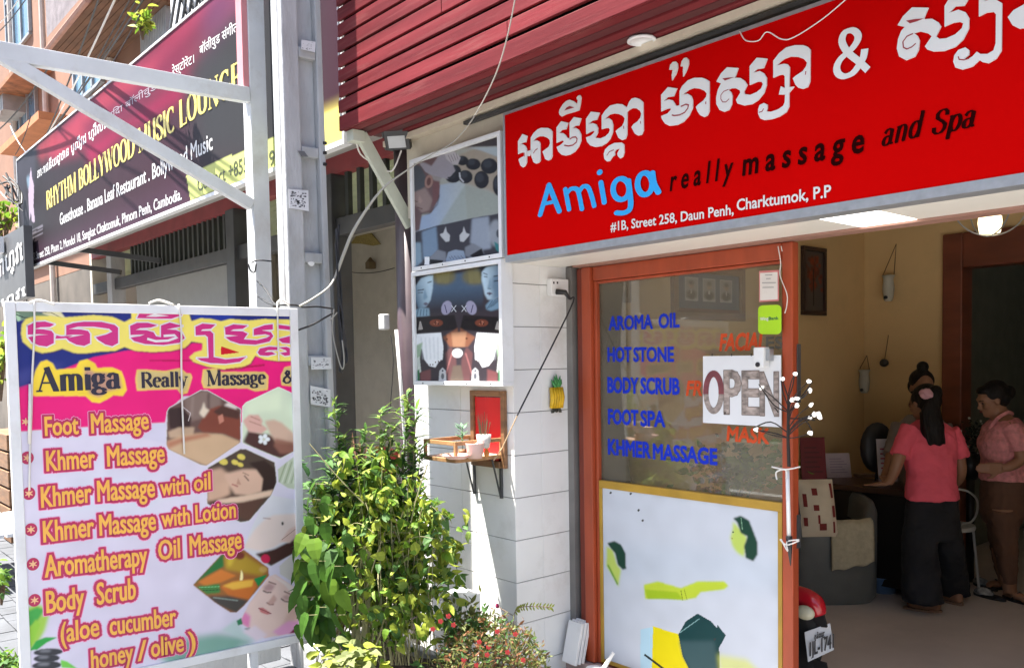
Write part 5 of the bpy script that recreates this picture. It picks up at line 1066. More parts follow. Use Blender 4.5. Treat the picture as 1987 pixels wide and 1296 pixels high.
# the woman leaning on the desk, seen from behind
D = 5.67
w1 = thing('person', at(1820, 1182, Z=FZ), 'woman in bright pink top and black trousers, seen from behind, pink scrunchie on ponytail', 'person')
b = MB()
loft(b, [(J(1808, 990, D), .15, .1), (J(1806, 950, D), .15, .105), (J(1806, 915, D+.02), .135, .1), (J(1804, 870, D+.05), .15, .1), (J(1803, 838, D+.07), .155, .085), (J(1802, 818, D+.1), .09, .06)])
for pts, rs in (([J(1762, 832, D+.05), J(1745, 885, D), J(1735, 915, D+.01), J(1724, 938, D+.04)], [.052, .042, .036, .026]), ([J(1846, 836, D+.1), J(1862, 895, D+.1), J(1862, 925, D+.12), J(1846, 945, D+.2)], [.052, .042, .036, .026]),
                ([J(1785, 985, D), J(1790, 1085, D), J(1802, 1165, D)], [.09, .06, .036]), ([J(1832, 985, D+.03), J(1838, 1080, D+.12), J(1850, 1150, D+.25)], [.09, .06, .036])): limb(b, pts, rs)
hc = J(1792, 783, D+.13); R1 = headshape(b, hc, FH*.9-RH*.25-Vector((0, 0, .45)), Vector((0, 0, 1))+FH*.4)
hand(b, J(1724, 938, D+.04), -RH*.7+FH*.7-Vector((0, 0, .12)), 1, (0, 0, 1), .1); hand(b, J(1846, 945, D+.2), -RH*.8-Vector((0, 0, .5)), -1, -FH, .3)
for q, dr in ((at(1806, 1186, Z=FZ), FH*.5-RH*.85), (at(1852, 1170, Z=FZ), FH*.9-RH*.3)):
    dr = dr.normalized(); s_ = dr.cross(Vector((0, 0, 1))); M_ = Matrix((dr, s_, Vector((0, 0, 1)))).transposed()
    b.ell(q+Vector((0, 0, .035))+dr*.05, (.1, .038, .028), 14, 8, M_); b.ell(q+Vector((0, 0, .045))-dr*.02, (.045, .034, .045), 12, 8, M_); b.tube([q+Vector((0, 0, .03)), q+Vector((0, 0, .12))], .036, 10)
fuse(b, 'body', SKIN, w1); face(w1, hc, R1)
PINK = mat('bright_pink_cotton', (.82, .115, .17), .85, var=.1, scale=6, bump=.25, bscale=22)
b = MB()
loft(b, [(J(1808, 968, D-.01), .168, .125), (J(1808, 955, D-.01), .164, .122), (J(1806, 915, D+.01), .15, .115), (J(1804, 870, D+.045), .166, .113), (J(1803, 838, D+.065), .168, .098), (J(1802, 822, D+.09), .11, .075), (J(1801, 814, D+.1), .07, .06)])
limb(b, [J(1768, 832, D+.05), J(1753, 862, D+.02), J(1746, 884, D)], [.068, .062, .062]); limb(b, [J(1840, 836, D+.1), J(1857, 866, D+.1), J(1863, 888, D+.1)], [.068, .062, .062])
fuse(b, 'top', PINK, w1)
BLKT = mat('black_trouser_cloth', (.013, .013, .016), .85, var=.3, scale=5, bump=.2)
b = MB(); loft(b, [(J(1808, 962, D), .155, .115), (J(1808, 990, D), .17, .125), (J(1808, 1030, D), .17, .12), (J(1808, 1045, D), .16, .11)])
loft(b, [(J(1784, 1020, D-.01), .095, .1), (J(1785, 1090, D-.02), .11, .11), (J(1788, 1140, D-.02), .118, .115), (J(1791, 1166, D-.02), .122, .12)])
loft(b, [(J(1834, 1020, D+.04), .09, .1), (J(1842, 1090, D+.12), .095, .11), (J(1848, 1135, D+.22), .1, .11), (J(1850, 1152, D+.25), .1, .11)])
fuse(b, 'wide_trousers', BLKT, w1, .009)
b = MB(); E = lambda p, q: b.ell(hc+R1 @ Vector(p), q, 18, 12, R1)
E((0, -.03, .035), (.088, .096, .09)); E((0, -.06, -.01), (.08, .07, .075)); E((0, -.12, .03), (.045, .05, .045))
limb(b, [hc+R1 @ Vector((0, -.14, .03)), J(1806, 790, D+.0), J(1813, 830, D-.03), J(1818, 858, D-.03), J(1824, 872, D-.03)], [.04, .06, .062, .04, .008]); limb(b, [J(1800, 800, D-.0), J(1800, 840, D-.02), J(1806, 862, D-.03)], [.05, .042, .008])
for k in range(46):
    a_ = rng.uniform(-1, 1); e_ = rng.uniform(-1, 1); r0 = hc+R1 @ Vector((0, -.15, .03))
    limb(b, [r0, J(1806+14*a_, 795, D-.02+.02*e_), J(1812+17*a_, 830, D-.05+.02*e_), J(1818+15*a_, 852+rng.uniform(-6, 10), D-.05), J(1822+12*a_+rng.uniform(-3, 3), 866+rng.uniform(-8, 14), D-.04)], [.012, .011, .009, .007, .003])
fuse(b, 'hair', HAIR, w1, .005, 1)
b = MB(); q0 = J(1797, 764, D-.02)
for k in range(11): t = 2*PI*k/11; b.ell(q0-FH*.004, (.026, .014, .02), 10, 7) if k == 0 else None; b.ell(q0+RH*.03*math.cos(t)+Vector((0, 0, .022*math.sin(t)))+FH*.01*math.sin(3*t), (.017, .017, .016), 10, 7)
fuse(b, 'scrunchie', mat('pale_pink_cloth', (.62, .33, .36), .9), w1, .005, 2)
b = MB()
for q, dr in ((at(1806, 1186, Z=FZ), FH*.5-RH*.85), (at(1852, 1170, Z=FZ), FH*.9-RH*.3)):
    dr = dr.normalized(); s_ = dr.cross(Vector((0, 0, 1))); b.prism([q+dr*(.05+.12*math.cos(a))+s_*.045*math.sin(a) for a in np.linspace(0, 2*PI, 21)[:-1]], (0, 0, .016))
b.build('sandals', mat('tan_sandal', (.22, .13, .08), .7), w1)

# the woman standing on the right, in profile
D = 5.95
w2 = thing('person', at(1958, 1160, Z=FZ), 'woman in pale pink collared blouse and brown trousers, in profile, hand on hip', 'person')
b = MB()
loft(b, [(J(1945, 975, D), .115, .14), (J(1945, 935, D), .115, .135), (J(1944, 900, D), .105, .12), (J(1945, 855, D), .115, .15), (J(1948, 825, D), .1, .15), (J(1946, 808, D), .06, .07)])
hc = J(1924, 775, D); fdir = (-RH*1.0+FH*.12-Vector((0, 0, .42)))
R2 = headshape(b, hc, fdir, Vector((0, 0, 1))-RH*.3, .98)
b.tube([J(1940, 815, D), J(1928, 785, D)], [.055, .05], 12)
limb(b, [J(1962, 830, D-.12), J(1976, 862, D-.17), J(1981, 890, D-.17), J(1960, 905, D-.17), J(1944, 908, D-.155)], [.05, .043, .037, .032, .026]); limb(b, [J(1936, 830, D+.13), J(1925, 875, D+.16), J(1922, 905, D+.12)], [.05, .04, .028])
hand(b, J(1944, 908, D-.155), -RH+FH*.15, 1, -FH, .2); 
limb(b, [J(1945, 985, D-.07), J(1950, 1070, D-.06), J(1958, 1150, D-.06)], [.085, .058, .036]); limb(b, [J(1942, 985, D+.07), J(1942, 1070, D+.1), J(1950, 1130, D+.2)], [.085, .058, .036])
def foot(b, q, dr):
    dr = dr.normalized(); s_ = dr.cross(Vector((0, 0, 1))); M_ = Matrix((dr, s_, Vector((0, 0, 1)))).transposed()
    b.ell(q+Vector((0, 0, .035))+dr*.05, (.1, .038, .028), 14, 8, M_); b.ell(q+Vector((0, 0, .045))-dr*.02, (.045, .034, .045), 12, 8, M_); b.tube([q+Vector((0, 0, .03)), q+Vector((0, 0, .12))], .036, 10)
    for k in range(5): b.ell(q+dr*(.145-.008*abs(k-1))+s_*(-.026+.013*k)+Vector((0, 0, .02)), (.014, .0075, .009), 8, 6, M_)
f1, f2 = at(1962, 1162, Z=FZ), at(1948, 1140, Z=FZ)
foot(b, f1, -FH*.8-RH*.1+RH*.3); foot(b, f2, -RH*.9-FH*.2)
fuse(b, 'body', SKIN, w2); face(w2, hc, R2, .98)
PPK = mat('dusty_pink_print', (.66, .26, .27), .85, var=.22, scale=34, bump=.2, bscale=25)
b = MB()
loft(b, [(J(1944, 930, D), .135, .155), (J(1944, 915, D), .13, .15), (J(1943, 890, D), .118, .135), (J(1943, 855, D), .13, .165), (J(1948, 828, D), .115, .168), (J(1948, 812, D), .075, .09)])
limb(b, [J(1960, 830, D-.12), J(1974, 856, D-.165), J(1979, 872, D-.17)], [.07, .063, .06]); limb(b, [J(1938, 830, D+.13), J(1928, 862, D+.16), J(1926, 876, D+.16)], [.068, .06, .058])
fuse(b, 'blouse', PPK, w2)
b = MB(); b.tube(smoothpath([J(1920, 830, D-.03), J(1935, 812, D-.085), J(1955, 800, D-.07), J(1964, 803, D), J(1955, 806, D+.06), J(1930, 814, D+.07)], 5), .013, 8); fuse(b, 'collar', PPK, w2, .006, 2)
BRT = mat('brown_trouser_cloth', (.12, .058, .034), .85, var=.15, scale=5, bump=.2)
b = MB(); loft(b, [(J(1944, 922, D), .122, .145), (J(1945, 960, D), .128, .15), (J(1944, 1000, D), .12, .15), (J(1944, 1015, D), .1, .13)])
loft(b, [(J(1946, 990, D-.07), .1, .09), (J(1951, 1060, D-.06), .072, .075), (J(1956, 1110, D-.06), .056, .056), (J(1958, 1132, D-.06), .05, .05)])
loft(b, [(J(1942, 990, D+.07), .1, .09), (J(1943, 1060, D+.1), .07, .075), (J(1948, 1100, D+.18), .055, .055), (J(1950, 1118, D+.2), .048, .048)])
fuse(b, 'trousers', BRT, w2, .008)
b = MB(); E = lambda p, q: b.ell(hc+R2 @ Vector(p), q, 18, 12, R2)
E((0, -.028, .042), (.086, .094, .082)); E((0, -.065, -.01), (.078, .056, .07)); E((0, -.115, .0), (.05, .05, .05)); E((0, .04, .085), (.06, .04, .025))
fuse(b, 'hair', HAIR, w2, .007, 2)
b = MB()
for q, dr in ((f1, -FH*.8+RH*.2), (f2, -RH*.9-FH*.2)):
    dr = dr.normalized(); s_ = dr.cross(Vector((0, 0, 1))); b.prism([q+dr*(.05+.12*math.cos(a))+s_*.045*math.sin(a) for a in np.linspace(0, 2*PI, 21)[:-1]], (0, 0, .014))
    b.tube(smoothpath([q+dr*.04+s_*.042+Vector((0, 0, .012)), q+dr*.07+Vector((0, 0, .066)), q+dr*.04-s_*.042+Vector((0, 0, .012))], 4), .006, 6)
b.build('sandals', M_BLACK, w2)

# the person in grey behind the desk
D = 6.3
w3 = thing('person', Vector((J(1790, 900, D).x, J(1790, 900, D).y, FZ)), 'person in a grey shirt with hair tied up, facing us behind the desk', 'person')
b = MB()
loft(b, [(J(1786, 960, D), .15, .1), (J(1786, 900, D), .14, .1), (J(1787, 850, D-.02), .16, .1), (J(1788, 822, D-.03), .165, .085), (J(1789, 803, D-.04), .07, .06)])
hc = J(1789, 752, D-.07); R4 = headshape(b, hc, -FH-Vector((0, 0, .4))-RH*.1, Vector((0, 0, 1))-FH*.35)
limb(b, [J(1744, 825, D-.03), J(1732, 870, D-.07), J(1724, 905, D-.2), J(1716, 925, D-.33)], [.052, .042, .034, .026]); limb(b, [J(1832, 825, D-.03), J(1846, 880, D-.07), J(1820, 915, D-.25)], [.052, .042, .028])
hand(b, J(1716, 925, D-.33), -FH-RH*.3, 1, (0, 0, 1), .3); hand(b, J(1820, 915, D-.25), -FH-RH*.3, -1, (0, 0, 1), .3)
q = at(1786, 1060, Z=FZ)
for s_ in (-1, 1): k_ = J(1786+s_*24, 960, D); limb(b, [k_, Vector((k_.x, k_.y, FZ+.45)), Vector((k_.x, k_.y, FZ+.06))], [.08, .056, .036]); foot(b, Vector((k_.x, k_.y, FZ)), -FH)
fuse(b, 'body', SKIN, w3); face(w3, hc, R4)
GSH = mat('grey_shirt_cloth', (.24, .215, .2), .9, var=.12, bump=.2)
b = MB(); loft(b, [(J(1786, 962, D), .165, .12), (J(1786, 900, D), .155, .115), (J(1787, 850, D-.02), .175, .115), (J(1788, 824, D-.03), .178, .1), (J(1789, 806, D-.04), .09, .075)])
limb(b, [J(1748, 826, D-.03), J(1735, 862, D-.06), J(1730, 884, D-.1)], [.066, .06, .058]); limb(b, [J(1828, 826, D-.03), J(1842, 864, D-.06), J(1845, 880, D-.08)], [.066, .06, .058]); fuse(b, 'shirt', GSH, w3)
b = MB(); loft(b, [(J(1786, 955, D), .155, .11), (J(1786, 1000, D), .16, .115)])
for s_ in (-1, 1): k_ = J(1786+s_*24, 985, D); loft(b, [(k_, .095, .1), (Vector((k_.x, k_.y, FZ+.45)), .075, .08), (Vector((k_.x, k_.y, FZ+.08)), .06, .06)])
fuse(b, 'trousers', BLKT, w3, .009)
b = MB(); E = lambda p, q: b.ell(hc+R4 @ Vector(p), q, 18, 12, R4)
E((0, -.03, .045), (.086, .092, .08)); E((0, -.06, -.01), (.08, .06, .075)); E((0, -.05, .14), (.042, .042, .04))
fuse(b, 'hair', HAIR, w3, .007, 2)

# ------------------------------------------------------------ scooter parked just inside the door
sx = -2.2; sy = 3.84
mo = thing('parked_scooter', (sx-.5, sy, FZ), 'red scooter parked behind the door, tail and number plate showing', 'scooter')
REDP = mat('red_scooter_paint', (.5, .008, .02), .2, coat=.5, var=.04); TYRE = mat('black_rubber', (.015, .015, .015), .8)
for wx in (sx-.22, sx-1.04):
    c = MB(); c.lathe([(.17, -.035), (.235, -.045), (.265, -.03), (.275, 0), (.265, .03), (.235, .045), (.17, .035)], (wx, sy, FZ+.275), 32, (0, 1, 0)); o = c.build('wheel', TYRE, mo, smooth=True)
    c = MB(); c.lathe([(.165, -.03), (.172, 0), (.165, .03)], (wx, sy, FZ+.275), 32, (0, 1, 0))
    for k in range(5): t = 2*PI*k/5; c.bar((wx, sy, FZ+.275), (wx+.165*math.cos(t), sy, FZ+.275+.165*math.sin(t)), .03, .02, (0, 1, 0))
    c.build('rim', M_ALU, o)
c = MB(); loft_ = [((sx-.95, .58), .05), ((sx-.8, .34), .1), ((sx-.55, .34), .11), ((sx-.42, .48), .11), ((sx-.28, .54), .085), ((sx-.16, .54), .05)]
c.tube(smoothpath([Vector((x, sy, FZ+z-.02)) for (x, z), r in loft_], 5), list(np.interp(np.linspace(0, 5, 26), range(6), [r for _, r in loft_])), 14); c.build('body', REDP, mo, smooth=True)
tp = at(1580, 1172, Y=sy-.02)
c = MB(); c.tube(smoothpath([tp+Vector((-.2, 0, .0)), tp+Vector((-.08, 0, .02)), tp+Vector((.0, 0, .0)), tp+Vector((.03, 0, -.05))], 6), list(np.interp(np.linspace(0, 3, 19), range(4), [.055, .056, .052, .03])), 16); c.build('tail_cowl', REDP, mo, smooth=True)
tl = at(1562, 1188, Y=sy-.1); c = MB(); c.ell(tl, (.05, .03, .035), 14, 9); c.build('indicator', mat('clear_lens', (.6, .58, .42), .15), mo, smooth=True)
c = MB(); c.box(sx-.62, sx-.2, sy-.11, sy+.11, FZ+.56, FZ+.63); c.build('seat', M_BLACK, mo, bevel=.04)
c = MB(); c.tube([(sx-.9, sy, FZ+.5), (sx-.86, sy, FZ+.9)], .04, 10); c.tube([(sx-.84, sy-.3, FZ+.92), (sx-.87, sy, FZ+.88), (sx-.84, sy+.3, FZ+.92)], .018, 8); c.build('handlebar', M_BLACK, mo, smooth=True)
c = MB(); c.ell((sx-1.0, sy, FZ+.72), (.07, .11, .13)); c.ell((sx-1.04, sy, FZ+.5), (.18, .07, .12)); c.build('front_shield', REDP, mo, smooth=True)
# plate
pc = [(1561, 1226), (1611, 1208), (1619, 1260), (1568, 1284)]
PPL = Plane(at(1590, 1245, Y=sy-.03), (.75, -.62, .22), (.64, .77, 0))
q = [PPL.pt(*z) for z in pc]; c = MB(); c.prism(q, -PPL.n*.004); pl_ = c.build('number_plate', mat('white_plate', (.62, .64, .66), .4, var=.06, stain=.3), mo, bevel=.002)
PLK = mat('black_plate_print', (.03, .03, .035), .5)
text(PPL, '1JL-1741', (1571, 1272), (1617, 1255), 27, [(.02, PLK, .003)], 'plate_characters', pl_)
text(PPL, 'ភ្នំពេញ', (1580, 1240), (1600, 1233), 10, [(.02, PLK, .003)], 'plate_characters', pl_)
c = MB(); c.bar(PPL.pt(1590, 1215, -.02), tp+Vector((.0, 0, -.04)), .1, .012, (0, 1, 0)); c.bar(PPL.pt(1590, 1282, -.02), PPL.pt(1608, 1330, -.08), .09, .01, (0, 1, 0)); c.build('mudguard', M_BLACK, mo)
# potted plant behind the glass
gp = thing('indoor_plant', Vector((-2.75, 3.95, FZ)), 'bushy green potted plant behind the door glass', 'potted plant')

# ============================================================ free-standing massage board
_a = math.atan((3270-PX0)/FPX); _t = math.radians(49.0155)-_a
bd = Vector((-math.sin(_t), math.cos(_t), 0)); b0 = Vector(ray(572, 600)*4.5); b0.z += CZ
PM = Plane(b0, (bd.y, -bd.x, 0), bd)
ub, vt = PM.uv(8, 592)[0], PM.uv(300, 592)[1]
uR = 0.012; vb = PM.uv(500, 1262)[1]-.0
board = thing('massage_board', PM.w(ub/2, 0, -.02)*1.0, 'large framed massage price board with magenta Khmer heading tied to the concrete pole', 'sign board')
board.location.z = 0
fw_ = .042
def pbox(mb, P, u0, u1, v0, v1, l0, l1, mi=0):
    mb.obox(P.w((u0+u1)/2, (v0+v1)/2, (l0+l1)/2), P.u*(u1-u0)/2, P.v*(v1-v0)/2, P.n*(l1-l0)/2, mi)
c = MB(); pbox(c, PM, ub, ub+fw_, vb, vt, -.03, .012); pbox(c, PM, uR-fw_, uR, vb, vt, -.03, .012); pbox(c, PM, ub+fw_+.001, uR-fw_-.001, vt-fw_, vt, -.03, .012); pbox(c, PM, ub+fw_+.001, uR-fw_-.001, vb, vb+fw_, -.03, .012)
c.build('frame', M_WFRAME, board, bevel=.003)
c = MB(); pbox(c, PM, ub+.02, uR-.02, vb+.02, vt-.02, -.03, -.02); c.build('back_sheet', M_ALU, board)
for u in (ub+.1, (ub+uR)/2+.38):
    c = MB(); q = PM.w(u, 0, -.02); c.box(q.x-.02, q.x+.02, q.y-.02, q.y+.02, 0, PM.w(0, vb).z+.0); c.build('leg', M_WFRAME, board)
for u in (ub+.1, (ub+uR)/2+.38):
    c = MB(); q = PM.w(u, 0, -.02); c.bar((q.x-.5, q.y, .02), (q.x-.03, q.y, 1.5), .03, .03); c.build('back_strut', M_WFRAME, board)
ZB = lambda pts: zp(0, 560, 3.3117, pts)
ZC = lambda pts: zp(0, 905, 3.3117, pts)
bm_ = Print(PM, ub+fw_-.004, uR-fw_+.004, vb+fw_-.004, vt-fw_+.004, 620, 800, (216, 211, 228))
p = bm_
p.ell(300, 1150, 260, 120, (212, 206, 224), 0, 20, .8); p.ell(200, 960, 120, 40, (214, 216, 230), 0, 14, .8)
p.poly(ZB([(60, 120), (1900, 120), (1900, 980), (1500, 840), (1400, 700), (1180, 690), (1075, 790), (1060, 862), (960, 868), (620, 885), (150, 915), (90, 920)]), (232, 28, 122), 1)
p.poly(ZB([(900, 870), (1080, 860), (1080, 1000), (900, 960)]), (208, 205, 224), 2)
p.poly(ZB([(60, 100), (1920, 100), (1920, 360), (1400, 330), (800, 400), (600, 440), (400, 520), (260, 590), (100, 640), (60, 660)]), (34, 46, 122), 1)
p.poly(ZB([(60, 560), (260, 480), (420, 480), (260, 590), (90, 640)]), (66, 70, 140), 6, .8); p.poly(ZB([(1240, 130), (1500, 130), (1500, 200), (1240, 200)]), (30, 60, 170), 6, .7)
p.poly(ZB([(75, 120), (130, 130), (420, 185), (300, 200), (200, 200), (120, 205), (90, 170)]), (112, 136, 116), 1)
p.poly(ZB([(75, 150), (120, 160), (135, 200), (115, 212)]), (180, 214, 178), 1); p.line(ZB([(90, 160), (150, 185), (230, 190)]), 2, (40, 60, 60), 0)
p.poly(ZB([(270, 160), (310, 128), (380, 135), (420, 190), (330, 180)]), (218, 214, 176), 1); p.line(ZB([(275, 150), (330, 155), (400, 190)]), 1.2, (70, 66, 40), 0)
YB = [(140, 230), (165, 195), (230, 175), (330, 175), (410, 185), (480, 180), (600, 170), (720, 180), (800, 215), (845, 190), (845, 140), (870, 100), (1200, 100), (1220, 180), (1230, 210), (1290, 190), (1360, 195), (1420, 210), (1480, 195), (1600, 205), (1700, 195), (1900, 200), (1900, 465), (1780, 465), (1700, 455), (1640, 430), (1610, 480), (1550, 510), (1440, 520), (1330, 500), (1240, 470), (1215, 440), (1250, 410), (1300, 395), (1300, 350), (1230, 340), (1190, 380), (1100, 400), (980, 408), (870, 400), (800, 375), (740, 400), (640, 405), (560, 415), (480, 415), (400, 385), (340, 405), (270, 415), (200, 390), (145, 340), (135, 290)]
p.poly(ZB([(x+6, y+8) for x, y in YB]), (60, 30, 60), 1, .6); p.poly(ZB(YB), (238, 222, 108), 1)
p.poly(ZB([(1420, 370), (1540, 410), (1420, 425)]), (206, 24, 40), 0)
p.line(ZB([(960, 462), (1240, 462)]), 2, (170, 20, 70), 1); p.line(ZB([(1450, 520), (1700, 490)]), 3, (170, 20, 70), 1)
p.poly(ZB([(215, 690), (190, 650), (230, 520), (260, 470), (300, 458), (340, 480), (360, 520), (490, 510), (510, 465), (560, 452), (610, 480), (625, 510), (720, 505), (780, 530), (800, 580), (815, 650), (790, 690), (730, 685), (690, 710), (640, 735), (590, 728), (550, 690), (400, 690)]), (246, 214, 66), 1)
p.poly(ZB([(545, 500), (610, 540), (680, 540), (770, 560), (785, 640), (690, 660), (640, 700), (580, 680), (540, 600)]), (200, 154, 130), 3)
for bl in ([(880, 520), (940, 520), (1060, 530), (1160, 510), (1200, 545), (1225, 545), (1235, 570), (1205, 670), (1165, 680), (1140, 645), (880, 655), (870, 580)], [(1305, 520), (1390, 510), (1420, 535), (1700, 535), (1725, 560), (1720, 650), (1640, 660), (1590, 640), (1310, 640), (1295, 600)], [(1805, 560), (1830, 505), (1900, 490), (1900, 630), (1810, 620)]):
    p.poly(ZB(bl), (242, 206, 92), 1); p.poly(ZB([(x*.97+(sum(q[0] for q in bl)/len(bl))*.03, y*.9+(sum(q[1] for q in bl)/len(bl))*.1) for x, y in bl]), (214, 190, 128), 2)
# --- the photographs
def hexp(Z, pts, base): k = p.clip(Z(pts), 1); p.C += (lin(base)-p.C)*k[..., None]; return k
h1 = [(1075, 790), (1090, 765), (1290, 655), (1330, 655), (1545, 775), (1545, 985), (1325, 1135), (1290, 1130), (1085, 1030), (1070, 1000)]
p.line(ZB(h1+h1[:1]), 3, (226, 222, 226), 0); k = hexp(ZB, h1, (104, 80, 74))
p.poly(ZB([(1180, 700), (1320, 650), (1420, 700), (1420, 800), (1200, 860)]), (132, 112, 104), 3, 1, k); p.line(ZB([(1240, 690), (1230, 820)]), 6, (150, 132, 122), 2, .7, k); p.line(ZB([(1340, 670), (1340, 780)]), 5, (86, 68, 64), 2, .7, k)
p.poly(ZB([(1080, 770), (1170, 760), (1230, 830), (1220, 900), (1090, 900)]), (60, 42, 42), 2, 1, k); p.line(ZB([(1170, 755), (1225, 800), (1210, 850)]), 1.6, (200, 190, 190), 0, 1, k)
p.poly(ZB([(1080, 920), (1150, 890), (1250, 890), (1240, 950), (1090, 960)]), (196, 168, 140), 2, .9, k)
p.poly(ZB([(1070, 985), (1160, 940), (1290, 930), (1420, 930), (1545, 980), (1545, 1100), (1330, 1140), (1070, 1040)]), (204, 172, 138), 3, 1, k); p.poly(ZB([(1070, 985), (1200, 950), (1330, 925), (1360, 945), (1180, 985), (1075, 1030)]), (178, 118, 92), 3, .9, k)
p.poly(ZB([(1270, 890), (1330, 780), (1410, 750), (1500, 775), (1545, 830), (1545, 975), (1440, 930), (1300, 920)]), (128, 68, 54), 2, 1, k); p.poly(ZB([(1370, 790), (1430, 750), (1540, 790), (1535, 840), (1440, 820), (1400, 810)]), (80, 52, 46), 2, 1, k)
p.poly(ZB([(1400, 820), (1430, 805), (1440, 850), (1410, 870)]), (196, 132, 112), 1, 1, k); p.ell(418, 563+250*.0+252/3.3-72, 4, 7, (214, 200, 190), 0, 1, .0)
p.poly(ZB([(1280, 800), (1300, 760), (1310, 725), (1320, 765), (1345, 780), (1310, 830)]), (222, 208, 186), 2, 1, k); p.poly(ZB([(1440, 750), (1480, 720), (1530, 740), (1520, 775)]), (226, 214, 206), 2, 1, k)
h2 = [(1560, 760), (1580, 735), (1790, 635), (1910, 690), (1910, 1030), (1800, 1090), (1560, 990)]
p.line(ZB(h2+h2[:1]), 3, (228, 226, 230), 0); k = hexp(ZB, h2, (208, 222, 196))
p.poly(ZB([(1560, 740), (1700, 660), (1800, 660), (1800, 780), (1600, 800)]), (220, 234, 204), 6, .9, k); p.poly(ZB([(1560, 985), (1600, 900), (1680, 930), (1900, 960), (1900, 1100), (1700, 1080)]), (78, 50, 48), 3, 1, k)
p.poly(ZB([(1700, 850), (1760, 840), (1810, 860), (1900, 940), (1900, 1000), (1780, 990), (1740, 940)]), (208, 176, 156), 3, 1, k); p.poly(ZB([(1560, 850), (1600, 810), (1660, 810), (1690, 850), (1680, 870), (1720, 900), (1680, 930), (1600, 920)]), (214, 170, 158), 2, 1, k); p.line(ZB([(1600, 850), (1680, 880)]), 1.2, (150, 100, 90), 1, 1, k); p.line(ZB([(1610, 820), (1670, 845)]), 1.2, (150, 100, 90), 1, 1, k)
for a in range(5): p.ell(512+7*math.cos(a*1.257), 852+6*math.sin(a*1.257), 5, 4, (226, 232, 236), a*72, 1, 1, k)
p.ell(512, 852, 2.5, 2, (206, 214, 190), 0, 1, 1, k); p.poly(ZB([(1770, 960), (1900, 990), (1900, 1060), (1800, 1060), (1760, 1010)]), (146, 98, 84), 3, .9, k)
h3 = [(1335, 1150), (1545, 1030), (1580, 1030), (1765, 1115), (1778, 1240), (1740, 1330), (1600, 1490), (1545, 1500), (1400, 1420), (1332, 1380)]
p.line(ZB(h3+h3[:1]), 3, (228, 226, 232), 0); k = hexp(ZB, h3, (78, 64, 56))
p.poly(ZB([(1330, 1170), (1420, 1150), (1480, 1200), (1480, 1320), (1400, 1370), (1330, 1370)]), (202, 166, 142), 4, 1, k); p.poly(ZB([(1440, 1190), (1560, 1160), (1650, 1160), (1700, 1220), (1690, 1300), (1600, 1330), (1510, 1320), (1470, 1260)]), (212, 176, 154), 3, 1, k)
p.poly(ZB([(1600, 1120), (1700, 1100), (1770, 1160), (1775, 1290), (1720, 1330), (1680, 1300), (1690, 1220), (1650, 1160)]), (52, 36, 34), 2, 1, k); p.poly(ZB([(1330, 1370), (1480, 1330), (1700, 1340), (1600, 1490), (1400, 1420)]), (90, 62, 52), 3, 1, k); p.poly(ZB([(1390, 1355), (1560, 1330), (1760, 1290), (1740, 1330), (1560, 1370), (1420, 1380)]), (222, 192, 168), 2, 1, k)
for x, y, r in ((1435, 1110, 9), (1510, 1115, 7), (1550, 1080, 8), (1545, 1130, 6)): p.ell(x/3.3117, 560+y/3.3117, r, r*.7, (218, 200, 96), 20, 1, 1, k)
p.line(ZB([(1570, 1200), (1600, 1235)]), 2, (70, 44, 40), 1, 1, k); p.line(ZB([(1560, 1180), (1600, 1200)]), 1.2, (90, 60, 50), 1, 1, k); p.line(ZB([(1490, 1255), (1530, 1270)]), 2.5, (168, 96, 92), 1, 1, k); p.poly(ZB([(1530, 1215), (1550, 1260), (1520, 1255)]), (188, 146, 126), 1, 1, k)
h4 = [(1785, 1160), (1900, 1070), (1910, 1290), (1850, 1280), (1790, 1240)]
k = hexp(ZB, h4, (186, 196, 172)); 
for a in range(6): p.line(ZB([(1790+20*a, 1250), (1840+18*a, 1110)]), 1.6, (222, 228, 214) if a % 2 else (120, 140, 104), 1, .9, k)
h5 = [(1745, 185), (1920, 215), (1930, 500), (1880, 560), (1745, 640), (1700, 625), (1570, 525), (1600, 430), (1660, 300)]
k = hexp(ZC, h5, (216, 216, 222)); p.poly(ZC([(1560, 520), (1640, 400), (1700, 340), (1760, 310), (1930, 300), (1930, 420), (1840, 470), (1760, 520), (1680, 545)]), (228, 210, 202), 3, 1, k); p.poly(ZC([(1640, 560), (1760, 530), (1860, 480), (1930, 400), (1930, 540), (1740, 640)]), (72, 48, 44), 2, 1, k)
p.line(ZC([(1690, 330), (1740, 335)]), 1.4, (150, 112, 108), 1, 1, k); p.ell(1815/3.31, 905+365/3.31, 2.5, 3.5, (50, 40, 44), 0, 1, 1, k); p.poly(ZC([(1800, 480), (1860, 400), (1920, 370), (1930, 430), (1860, 490)]), (220, 190, 178), 2, 1, k); p.line(ZC([(1810, 470), (1900, 400)]), 1, (150, 110, 100), 0, 1, k); p.ell(1705/3.31, 905+592/3.31, 9, 9, (196, 40, 78), 0, 1, 1, k)
h6 = [(1240, 760), (1435, 550), (1470, 530), (1570, 535), (1725, 650), (1728, 700), (1570, 890), (1520, 935), (1480, 935), (1380, 870)]
k = hexp(ZC, h6, (150, 96, 50)); p.poly(ZC([(1240, 760), (1440, 550), (1440, 640), (1330, 700)]), (40, 110, 56), 2, 1, k); p.poly(ZC([(1270, 740), (1420, 660), (1520, 700), (1430, 740), (1330, 770)]), (204, 120, 50), 2, 1, k); p.poly(ZC([(1440, 570), (1530, 540), (1700, 650), (1690, 700), (1560, 680), (1450, 660)]), (176, 146, 46), 4, .9, k)
